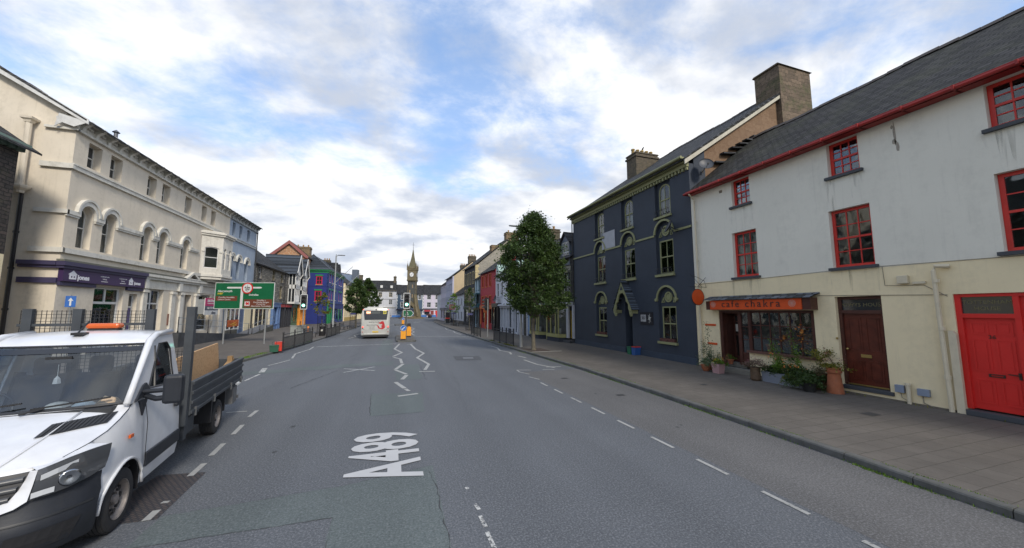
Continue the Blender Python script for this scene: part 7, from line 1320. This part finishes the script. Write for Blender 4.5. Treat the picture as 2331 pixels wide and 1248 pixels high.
def bin_(x, y, label):
    t = thing('litter_bin', label, 'litter bin', (x, y, .12), 0, 'litter bins'); MB().lathe([(.27, 0), (.29, .05), (.28, .8), (.31, .84), (.31, .9)], (0, 0, 0), 16).build('body', BLACK, t, smooth='auto'); MB().lathe([(.30, 1.05), (.28, 1.15), (.1, 1.22)], (0, 0, 0), 16).tube([(-.25, 0, .9), (-.25, 0, 1.06)], .02, 5).tube([(.25, 0, .9), (.25, 0, 1.06)], .02, 5).build('lid', BLACK, t); MB().box(-.09, .09, -.30, -.28, .45, .62).build('crest', plain('pale_crest', (.5, .5, .45), .6), t)
bin_(-6.55, 39.6, 'black litter bin beside the caged young tree'); bin_(-6.6, 46.5, 'black litter bin beyond the second left guard rail'); bin_(11.2, 74, 'dark litter bin against the lilac house')
t = thing('utility_cabinet', 'pale grey utility cabinet standing on the left pavement', 'cabinet', (-8.3, 37.9, .12), rad(10)); MB().box(-.6, .6, -.22, .22, 0, 1.05).build('body', plain('cabinet_grey', (.24, .26, .24), .6), t, bevel=.015); MB().box(-.64, .64, -.26, .26, 1.05, 1.09).build('lid', plain('cabinet_grey', (.24, .26, .24)), t); MB().box(-.02, .0, -.225, -.221, .05, 1.0).box(-.1, -.05, -.235, -.221, .75, .83).build('door_seam', BLACK, t)
t = MB().lathe([(.09, 0), (.085, .9), (.06, .98), (.02, 1.0)], (0, 0, 0), 12).build('orange_bollard', plain('bollard_orange', (.75, .22, .03), .5), None, 'short orange post between the cabinet and the bench', 'bollard', smooth='auto'); t.location = (-7.55, 38.3, .12)
def crate(nm, loc, c, label, rz=0, lidc=None, h=.33, handle=True, k=.8):
    t = thing(nm, label, 'recycling box', loc, rz); MB().prism([(-.24 * k, 0), (.24 * k, 0), (.29 * k, h), (-.29 * k, h)], -.19, .19).build('tub', plain(nm + '_plastic', c, .45), t, bevel=.012); MB().box(-.31 * k, .31 * k, -.22, .22, h, h + .04).build('rim' if not lidc else 'lid', plain(nm + '_lid', lidc or c, .45), t, bevel=.01)
    if handle: MB().tube([(-.1, 0, h), (-.1, 0, h + .22), (.0, 0, h + .27), (.1, 0, h + .22), (.1, 0, h)], .012, 6).build('handle', BLACK, t)
crate('green_recycling_box', (-6.75, 25.3, .12), (.01, .075, .04), 'dark green recycling box by the end of the left guard rail', .3, h=.36); crate('red_recycling_box', (-6.62, 25.85, .12), (.62, .04, .02), 'red recycling box behind the green one at the guard rail', .2, h=.5, handle=False)
crate('green_caddy', (12.98, 17.5, .12), (.02, .14, .07), 'small green caddy at the navy house doorway', rad(90), h=.38, handle=False, k=.55); crate('blue_caddy', (12.98, 17.1, .12), (.03, .10, .30), 'blue caddy with a red lid at the navy house doorway', rad(90), (.55, .03, .02), h=.42, handle=False, k=.55)
# auction board, one-way sign, banner on handrail, ramps
t = thing('auction_board', 'pink, grey and white auction board fixed to the white stucco front', 'sign board', (-15.3, 23, 0), rad(90)); bd_ = MB().box(12.85, 15.2, -.62, -.57, 2.22, 3.62).build('board', SWHITE, t); MB().box(12.85, 15.2, -.626, -.621, 2.95, 3.62).build('pink_field', plain('auction_pink', (.48, .02, .13), .5), bd_); MB().box(12.85, 15.2, -.626, -.621, 2.6, 2.95).build('grey_field', plain('auction_grey', (.09, .10, .13), .5), bd_); MB().box(12.9, 13.0, -.57, -.02, 2.3, 3.5).build('bracket', STEEL, t)
text('auction', .42, SWHITE, bd_, (13.85, -.632, 3.42), bold=.008); text('Prominent investment', .17, SWHITE, bd_, (14.0, -.632, 3.17)); text('020 7543 6700', .24, SWHITE, bd_, (14.0, -.632, 2.78), bold=.004); text('allsop', .32, plain('auction_grey', (.09, .10, .13)), bd_, (14.4, -.632, 2.40), bold=.006)
t = thing('one_way_sign', 'blue rectangular sign with a white upward arrow on a thin post', 'road sign', (-15.05, 23.5, .1), rad(25)); MB().tube([(0, .04, 0), (0, .04, 3.25)], .03, 8).build('post', GALV, t); sp_ = MB().box(-.17, .17, -.01, .01, 2.66, 3.2).build('plate', SBLUE, t); MB().prism([(-.03, 2.72), (.03, 2.72), (.03, 2.97), (.09, 2.95), (0, 3.12), (-.09, 2.95), (-.03, 2.97)], -.016, -.011).build('arrow', SWHITE, sp_)
DW = paint('dark_ramp_wall', (.055, .058, .065), .85, .3, 3, .3); RBW = masonry('ramp_rubble', (.16, .15, .13), (.10, .10, .09), (.09, .085, .08), .4, .14, .015, .06, (.04, .04, .035), .3)
def ramp(y0, y1, h0, h1, x0, x1, mat, label, rails=True):
    t = thing('access_ramp', label, 'ramp', (0, 0, .115)); MB().prism([(y0, 0), (y1, 0), (y1, h1), (y0, h0)], x0, x1, ax='x').build('wall', mat, t); MB().add([(x0, y0, h0 + .006), (x1, y0, h0 + .006), (x1, y1, h1 + .006), (x0, y1, h1 + .006)], [(0, 1, 2, 3)]).build('deck', plain('ramp_deck', (.12, .125, .14), .8), t)
    if rails:
        n = 3; m = MB()
        for i in range(n + 1): y = y0 + (y1 - y0) * i / n; h = h0 + (h1 - h0) * i / n; MB().tube([(x1 - .06, y, h), (x1 - .06, y, h + 1.05)], .028, 6).lathe([(.05, h), (.05, h + .12)], (x1 - .06, y, 0), 6).build('rail_post', BLACK, t)
        MB().tube([(x1 - .06, y0, h0 + 1.0), (x1 - .06, y1, h1 + 1.0)], .022, 6).tube([(x1 - .06, y0, h0 + .55), (x1 - .06, y1, h1 + .55)], .018, 6).build('handrail', STEEL, t)
    return t
ramp(43.8, 50.5, .05, .75, -15.2, -13.7, RBW, 'rubble sided ramp with handrails in front of the blue-grey terrace and stone row'); ramp(30.0, 42.5, 1.0, .15, -15.2, -13.6, DW, 'dark walled ramp with handrails in front of the cream terrace')
MB().box(-15.2, -15.0, 40.95, 43.6, .115, .7).build('rubble_plinth', RBW, None, 'low rubble wall under the white framed shop window', 'wall')
t = thing('banner', 'orange and yellow advertising banner tied to the ramp handrail', 'banner', (-13.55, 37.2, .9), rad(90)); MB().grid([[(x, .01 * math.sin(x * 5), z) for x in (0, .4, .8, 1.2, 1.6, 2.0, 2.4)] for z in (.25, .85)]).build('cloth', paint('banner_orange', (.55, .12, .03), .6, .5, 2.5), t); MB().prism([(.3, .4), (1.9, .7), (1.3, .48)], -.03, -.02).prism([(.9, .32), (2.1, .52), (1.6, .34)], -.03, -.02).build('yellow_stripe', plain('banner_yellow', (.65, .4, .05), .6), t)
# phone box
t = thing('phone_box', 'dark glazed telephone box with a red band on the right pavement', 'phone box', (9.35, 65.5, .12)); m = MB(); [m.box(x, x + .06, y, y + .06, 0, 2.2) for x in (-.45, .39) for y in (-.45, .39)]; m.box(-.5, .5, -.5, .5, 2.15, 2.3); m.build('frame', plain('kiosk_grey', (.22, .23, .23), .5), t); MB().box(-.44, -.43, -.4, .4, .2, 2.1).box(.43, .44, -.4, .4, .2, 2.1).box(-.4, .4, .43, .44, .2, 2.1).box(-.4, .4, -.44, -.43, .2, 2.1).build('pane', GLD, t); MB().box(-.4, .4, -.47, -.45, 1.0, 1.12).build('red_band', RED, t)
# letter box plaque style red sign beside the red house, wall lamp etc.
t = thing('red_hanging_sign', 'small red wall sign hanging on the red shopfront', 'sign', (12.2, 45.4, 0)); MB().lathe([(.36, -.04), (.36, .04)], (-.75, 0, 2.55), 16, ax='y').build('disc', ORW, t); MB().box(-.8, 0, -.015, .015, 2.95, 2.98).build('bracket', BLACK, t)
# bunting barriers at the tower
for x, lb in ((-3.2, 'low blue barrier hung with bunting, leftmost, in front of the white inn'), (1.0, 'low blue barrier hung with bunting just left of the clock tower'), (9.6, 'low blue barrier hung with bunting just right of the clock tower'), (12.8, 'low blue barrier hung with bunting, rightmost, before the far red door')): 
    t = thing('blue_barrier', lb, 'barrier', (x, 126.5, 0), 0, 'blue barriers near the clock tower'); m = MB().box(-1.4, 1.4, -.05, .05, .9, 1.0).box(-1.4, -1.3, -.05, .05, 0, 1).box(1.3, 1.4, -.05, .05, 0, 1); m.box(-1.4, 1.4, -.02, .02, .3, .9); m.build('frame', plain('barrier_blue', (.03, .14, .42), .6), t); m = MB(); [m.prism([(-1.3 + .26 * i, 1.15), (-1.1 + .26 * i, 1.15), (-1.2 + .26 * i, .85)], -.08, -.06) for i in range(10)]; m.build('bunting', plain('bunting_pale', (.45, .5, .6), .7), t)

# ================================================================== trees and plants
LG = leafmat('leaf_green', (.016, .036, .009), (.070, .115, .026)); LGL = leafmat('leaf_light_green', (.06, .13, .012), (.16, .26, .03)); LGD = leafmat('leaf_dark', (.02, .045, .012), (.06, .10, .025)); LGY = leafmat('leaf_yellowing', (.05, .08, .012), (.26, .22, .03)); BARK = paint('bark', (.13, .115, .085), .9, .35, 6, .3, (.06, .07, .03), .5, 30)
def leaf_quad(m, p, s, rr, tone, up=.3):
    u = Vector((rr.gauss(0, 1), rr.gauss(0, 1), rr.gauss(0, .6))).normalized(); v = u.cross(Vector((rr.gauss(0, 1), rr.gauss(0, 1), rr.gauss(0, 1) + up))).normalized(); a = s * rr.uniform(.5, 1.55); b = a * rr.uniform(.45, .65)
    o = len(m.v); m.v += [tuple(p - u * a * .5), tuple(p + v * b * .5), tuple(p + u * a * .5), tuple(p - v * b * .5)]; m.f.append([o, o + 1, o + 2, o + 3]); m.m.append(0); m.t.append(min(1, max(0, tone + rr.uniform(-.2, .2))))
def tree(name, label, loc, h, rw, z0, n, ls, mat, seed, trunk_r=.14, shape=.42, group=None, nclump=150, lean=0, flat=1.0):
    """tapered trunk with limbs; crown of many leaf clumps at the ends of twigs, uneven outline with gaps"""
    rr = random.Random(seed); t = thing(name, label, 'tree', loc, rr.uniform(0, 6), group); H = h - z0; m = MB()
    m.tube([(0, 0, 0), (.01, .02, .15), (.03, .01, z0 * .6), (.0, .04, z0 + H * .2), (.05, 0, z0 + H * .55), (0, .03, z0 + H * .9)], [trunk_r * 1.35, trunk_r, trunk_r * .85, trunk_r * .65, trunk_r * .35, .02], 9)
    KN = [(0, .5), (.08, .78), (.2, .95), (.38, 1.0), (.55, .88), (.72, .64), (.86, .38), (1, .06)]
    def rad_at(q):    # crown radius at height fraction q
        q = min(.9999, max(0, q))
        for (a, ra), (b, rb) in zip(KN, KN[1:]):
            if q <= b: return rw * (ra + (rb - ra) * (q - a) / (b - a))
    lobes = [(rr.uniform(0, 6.28), rr.uniform(.02, .98), rr.choice((.68, .76, .88, 1.12, 1.18, 1.24))) for _ in range(30)]
    lv = MB(); clumps = []
    for i in range(nclump):
        q = rr.random() ** .85; a = rr.uniform(0, 6.28); k = 1.0
        for la, lq, lk in lobes:
            d = math.hypot(((a - la + 3.14) % 6.28 - 3.14) * .8, (q - lq) * 4)
            if d < .8: k *= 1 + (lk - 1) * (1 - d / .8)
        r = rad_at(q) * k * (rr.uniform(.15, 1) ** .42) * rr.choice((1, 1, 1, 1, 1.1, 1.2)); c = Vector((r * math.cos(a), r * math.sin(a) * flat, z0 + H * q)); clumps.append((c, q, r / max(rad_at(q), .1)))
        if i % 4 == 0: m.tube([(0, 0, max(z0 * .9, c.z - H * .22 - r * .3)), tuple(c * .55 + Vector((0, 0, (c.z - r * .25) * .45))), tuple(c)], [trunk_r * .22, trunk_r * .12, .008], 5, caps=False)
    m.build('trunk', BARK, t, smooth='auto')
    per = max(1, n // nclump)
    for c, q, rf in clumps:
        cs = rr.uniform(.16, .44) * rw * .55; tone = rr.uniform(.0, .95); dirv = Vector((c.x, c.y, .6 * rw)).normalized()
        for _ in range(per):
            g_ = Vector((rr.gauss(0, .42), rr.gauss(0, .42), rr.gauss(0, .34))) * cs; p = c + g_ + dirv * abs(rr.gauss(0, .3)) * cs; leaf_quad(lv, p, ls, rr, tone)
    lv.build('crown', mat, t); return t
tree('street_tree', 'large dense green street tree on the right pavement in front of the stone house', (8.45, 21.2, .12), 8.5, 2.12, 2.15, 46000, .13, LG, 11, .13, nclump=700)
tree('street_tree', 'full green street tree on the left nearer to the bus', (-5.1, 57, .12), 6.9, 1.75, 2.1, 10000, .24, LG, 5, .12, nclump=230)
tree('street_tree', 'full green street tree on the left, the farther of the pair beyond the bus', (-4.3, 67.5, .12), 7.9, 1.55, 2.2, 10000, .26, LG, 21, .12, nclump=220)
tree('young_tree', 'young yellowing tree in an iron cage on the left pavement', (-7.0, 41.8, .12), 4.25, .85, 2.0, 1500, .14, LGY, 8, .04, nclump=75)
tree('young_tree', 'thin pale green tree on the right pavement near the phone box', (9.5, 59.5, .12), 5.2, 1.25, 2.0, 800, .2, LGL, 31, .05, nclump=55)
tree('young_tree', 'slim dark green young tree in a cage by the right guard rail', (8.9, 43.6, .12), 5.2, .75, 2.3, 1300, .15, LG, 15, .05, nclump=75)
def cage(x, y, label, r=.42, h=2.0):
    t = thing('tree_cage', label, 'tree guard', (x, y, .12), 0, 'iron tree guards'); m = MB(); [m.tube([(r * math.cos(a), r * math.sin(a), 0), (r * math.cos(a), r * math.sin(a), h)], .014, 4) for a in [k * 6.283 / 10 for k in range(10)]]; m.build('bars', BLACK, t); m = MB(); [m.tube([(r * math.cos(a), r * math.sin(a), z) for a in [k * 6.283 / 16 for k in range(17)]], .016, 4) for z in (.15, 1.1, h)]; m.build('hoops', BLACK, t)
    MB().box(-.32, .32, -.48, -.45, h - .1, h + .12).build('flower_notice', plain('cage_blue', (.035, .04, .13), .6), t)
cage(-7.0, 41.8, 'iron guard round the yellowing young tree'); cage(-5.1, 53, 'iron guard in front of the left street trees'); cage(9.5, 59.5, 'iron guard round the pale green young tree'); cage(8.9, 43.6, 'iron guard round the slim dark green young tree')
MB().prism([(7.9, 20.3), (9.3, 20.3), (9.3, 22.2), (7.9, 22.2)], .116, .119, ax='z').build('tree_pit', paint('soil', (.075, .055, .045), .95, .35, 12), kind='structure', label='bare soil square round the big street tree'); MB().box(7.95, 9.9, 20.2, 20.27, .116, .125).build('pale_edging', plain('pale_edging', (.35, .35, .32), .8), kind='structure', label='pale edging strip beside the tree pit')
def tufts(name, label, P, n, d0, d1, hmax, seed, z=0.0):
    rr = random.Random(seed); m = MB(); P = smooth_pl(P, 6)
    for _ in range(n):
        i = rr.randrange(len(P) - 1); t = rr.random(); a = Vector(P[i]); b = Vector(P[i + 1]); q = a.lerp(b, t); nn = Vector(((b - a).y, -(b - a).x)).normalized()
        cl = .5 + .5 * math.sin(q.y * 2.3 + seed) * math.sin(q.y * .9 + 1)
        if rr.random() > cl ** 2 * 1.2: continue
        q = q + nn * rr.uniform(d0, d1); h = hmax * rr.uniform(.3, 1); a_ = rr.uniform(0, 6.28); w = .006 + h * .06; l = rr.uniform(-.5, .5) * h
        o = len(m.v); m.v += [(q.x - w * math.cos(a_), q.y - w * math.sin(a_), z), (q.x + w * math.cos(a_), q.y + w * math.sin(a_), z), (q.x + l, q.y + l * .5, z + h)]; m.f.append([o, o + 1, o + 2]); m.m.append(0); m.t.append(rr.random())
    return m.build(name, LGY if 'weed' in name else LGL, kind='stuff', label=label)
tufts('grass', 'grass and moss in the gutter of the right kerb', [(x, y) for x, y in KR if y < 40], 5200, -.07, .01, .045, 3); tufts('grass', 'thin grass along the joint behind the right kerb', [(x, y) for x, y in KR if y < 40], 5200, .13, .17, .03, 4, .118); tufts('grass', 'grass verge along the left kerb by the guard rail', [(-7.1, 21.8), (-6.5, 28), (-6.2, 33)], 5200, -.45, -.02, .10, 6, .10)
tufts('weeds', 'small weeds along the foot of the cream wall', [(13.12, -2), (13.12, 12)], 900, -.06, .0, .09, 9, .11); tufts('weeds', 'weeds round the foot of the right guard rail', [(8.0, 23.5), (7.7, 29)], 1400, -.12, .15, .12, 10, .11)
# plants by the cafe
TERR = paint('terracotta', (.33, .11, .05), .85, .2, 6, .3, (.25, .18, .14)); PINKP = paint('pink_pot', (.42, .25, .25), .8, .1, 4, .2)
def bush(parent, name, c, r, n, ls, mat, seed, h=None, drop=0, spiky=0, stems=6):
    rr = random.Random(seed); m = MB(); h = h or r
    cl = [Vector((rr.gauss(0, .5) * r, rr.gauss(0, .5) * r, abs(rr.gauss(0, .5)) * h)) for _ in range(14)]
    for _ in range(n):
        p = rr.choice(cl); g_ = Vector((rr.gauss(0, .22) * r, rr.gauss(0, .22) * r, rr.gauss(0, .22) * h)); q = p + g_
        if drop and q.length > r * .7: q.z -= drop * (q.length - r * .7)
        if spiky: q.z = abs(q.z) * (1 + spiky * rr.random())
        leaf_quad(m, Vector(c) + q, ls, rr, rr.random(), up=1)
    st_ = m.build(name, mat, parent); m = MB(); [m.tube([(c[0], c[1], c[2] - .02), tuple(Vector(c) + v)], [.006, .003], 4, caps=False) for v in cl[:stems]]; m.build('stem', plain('stem_brown', (.10, .09, .04), .8), parent); return st_
def blooms(parent, c, r, n, s, col, nm, seed, h=None):
    rr = random.Random(seed); m = MB(); h = h or r
    for _ in range(n):
        p = Vector(c) + Vector((rr.gauss(0, .55) * r, rr.gauss(0, .55) * r, abs(rr.gauss(.3, .5)) * h))
        for k in range(3): leaf_quad(m, p + Vector((rr.uniform(-1, 1), rr.uniform(-1, 1), rr.uniform(-1, 1))) * s * .3, s, rr, .5)
    m.t = []; return m.build('flowers', plain(nm, col, .7), parent)
def pot(name, label, loc, prof, mat, n=20, sq=False):
    t = thing(name, label, 'potted plant', loc); o = MB().lathe(prof, (0, 0, 0), 4 if sq else n).build('pot', mat, t, smooth=False if sq else 'auto'); top = prof[-1]
    MB().lathe([(top[0] * .9, top[1] - .03), (top[0] * .88, top[1] - .02)], (0, 0, 0), 4 if sq else n).build('soil', plain('potting_soil', (.03, .022, .016), .95), o); return t
PP = [(.10, 0), (.16, .10), (.17, .2), (.19, .21), (.20, .26)]
t = pot('potted_bush', 'grey-green bush in a round terracotta pot nearest the navy house', (12.3, 11.75, .12), PP, TERR); bush(t, 'foliage', (0, 0, .3), .26, 700, .05, leafmat('leaf_sage', (.07, .11, .05), (.2, .26, .15)), 1, .2, .6)
t = pot('potted_rosemary', 'tall upright rosemary behind the terracotta pots', (12.75, 11.9, .12), PP, TERR); bush(t, 'foliage', (0, 0, .35), .28, 1500, .05, leafmat('leaf_sage2', (.05, .08, .04), (.16, .2, .11)), 2, .55, 0, .5, 12)
t = pot('potted_flowers', 'square pink pot of yellow flowers', (12.35, 11.2, .12), [(.20, 0), (.24, .34), (.25, .36)], PINKP, sq=True); bush(t, 'foliage', (0, 0, .36), .24, 700, .05, LGL, 3, .22, .5); blooms(t, (0, 0, .42), .22, 40, .035, (.62, .36, .03), 'yellow_petals', 3); t2 = bush(t, 'red_leaves', (.1, -.25, .5), .16, 160, .04, leafmat('leaf_red', (.10, .03, .03), (.22, .08, .06)), 4, .2)
t = pot('small_potted_plant', 'small leafy plant in a terracotta pot on the cafe step', (13.2, 11.35, .41), [(.07, 0), (.11, .16), (.13, .17), (.13, .2)], TERR); bush(t, 'foliage', (0, 0, .2), .13, 300, .04, LGL, 5, .14)
t = pot('heather_urn', 'pinkish heather in a tall ribbed brown urn', (12.35, 9.65, .12), [(.13, 0)] + [(.15 + .012 * (k % 2), .03 + .04 * k) for k in range(10)] + [(.17, .46)], paint('brown_urn', (.11, .07, .04), .6, .3, 8)); bush(t, 'foliage', (0, 0, .5), .3, 1000, .04, leafmat('leaf_heather', (.10, .08, .05), (.24, .14, .13)), 6, .22, .3); blooms(t, (0, 0, .6), .28, 70, .025, (.30, .10, .15), 'heather_pink', 7)
t = pot('white_planter', 'small white square planter between the urn and the long trough', (12.75, 9.35, .12), [(.15, 0), (.19, .36)], plain('white_planter', (.42, .46, .52), .6), sq=True); bush(t, 'foliage', (0, 0, .36), .22, 500, .045, LGD, 8, .3); blooms(t, (0, 0, .4), .2, 14, .03, (.35, .4, .6), 'pale_blue_petals', 9)
t = thing('long_planter', 'long grey trough overflowing with tall green plants and orange flowers', 'potted plant', (12.62, 8.75, .12), rad(-90)); MB().prism([(-.72, 0), (.72, 0), (.76, .34), (-.76, .34)], -.17, .17).build('trough', paint('trough_grey', (.20, .22, .26), .6, .1, 3, .2), t, bevel=.01)
for i, (x, s_, hh) in enumerate(((-.55, .22, .25), (-.25, .28, .62), (.1, .3, .45), (.45, .3, .42), (.65, .25, .3))): bush(t, 'foliage', (x, 0, .34), s_, 1300, .055, (LGD, LGL, LG, LG, LGD)[i], 20 + i, hh, .5, .15 if i == 1 else 0, 9)
bush(t, 'foliage', (-.35, .05, .5), .2, 500, .05, LGL, 30, .75, 0, .3); bush(t, 'foliage', (.25, .08, .5), .18, 500, .05, LGL, 31, .72, 0, .3); bush(t, 'trailing_leaves', (.25, -.18, .28), .22, 300, .06, LGY, 33, .12, .8); blooms(t, (.2, -.05, .5), .3, 26, .05, (.75, .25, .06), 'orange_petals', 34, .25); blooms(t, (-.3, -.05, .7), .25, 12, .045, (.75, .22, .05), 'orange_petals', 35, .4)
t = pot('lavender_pot', 'bushy green plant in a black pot beside the long trough', (12.25, 7.85, .12), [(.15, 0), (.19, .24), (.2, .26)], plain('black_pot', (.02, .02, .02), .5)); bush(t, 'foliage', (0, 0, .28), .34, 1700, .055, LGD, 40, .3, .9); bush(t, 'foliage', (.1, .45, .2), .25, 700, .055, LGD, 41, .3, .5)
t = pot('wicker_planter', 'dry leafy plant in a brown basket against the wall', (12.9, 7.95, .12), [(.16, 0), (.2, .45), (.21, .5)], paint('wicker', (.16, .09, .05), .8, .4, 20)); bush(t, 'foliage', (0, 0, .5), .28, 420, .05, leafmat('leaf_dry', (.10, .09, .05), (.2, .16, .09)), 42, .25); bush(t, 'tree_top', (0, -.1, .95), .32, 600, .055, LGY, 43, .3); MB().tube([(0, 0, .5), (0, -.1, 1.0)], .012, 5).build('stem', plain('stem_brown', (.1, .09, .04)), t)
t = pot('chimney_pot_planter', 'tall terracotta chimney pot planted with a light green shrub', (12.75, 7.45, .12), [(.21, 0), (.20, .1), (.155, .55), (.15, .58), (.19, .60), (.2, .66), (.17, .68), (.17, .71), (.185, .72), (.18, .76)], TERR); bush(t, 'foliage', (0, 0, .78), .32, 500, .06, LGY, 44, .12, .3); bush(t, 'pink_sprays', (0, .0, .9), .2, 110, .04, leafmat('leaf_pink', (.25, .08, .08), (.35, .16, .14)), 45, .4, 0, .3)
# in the cafe window
t = pot('window_plant', 'orange-red leaved plant standing in an orange pot inside the cafe window', (13.55, 9.9, 1.02), [(.10, 0), (.15, .26), (.17, .27), (.17, .31)], plain('orange_pot', (.55, .13, .03), .6)); t = pot('window_plant', 'autumn coloured flower arrangement on the cafe window ledge', (13.5, 9.3, 1.02), [(.06, 0), (.07, .2)], BLACK); bush(t, 'foliage', (0, 0, .35), .26, 500, .09, leafmat('leaf_orange', (.42, .09, .02), (.65, .30, .06)), 50, .25)
t = pot('window_plant', 'orange and yellow flowers at the right end of the cafe window ledge', (13.5, 8.5, 1.02), [(.06, 0), (.07, .15)], BLACK); bush(t, 'foliage', (0, 0, .25), .2, 300, .08, leafmat('leaf_orange'), 51, .5) if False else bush(t, 'foliage', (0, 0, .25), .26, 500, .09, MATS['leaf_orange'], 51, .55)

for x, lb in ((-1.6, 'round dark flower planter beside the blue barrier left of the clock tower'), (12.0, 'round dark flower planter beside the blue barrier right of the clock tower')):
    t = pot('flower_planter', lb, (x, 125.6, .02), [(.5, 0), (.7, .5), (.75, .6)], plain('planter_dark', (.04, .04, .05), .7)); bush(t, 'foliage', (0, 0, .7), 1.0, 500, .2, leafmat('leaf_red', (.10, .03, .03), (.22, .08, .06)), int(x) + 60, .5)
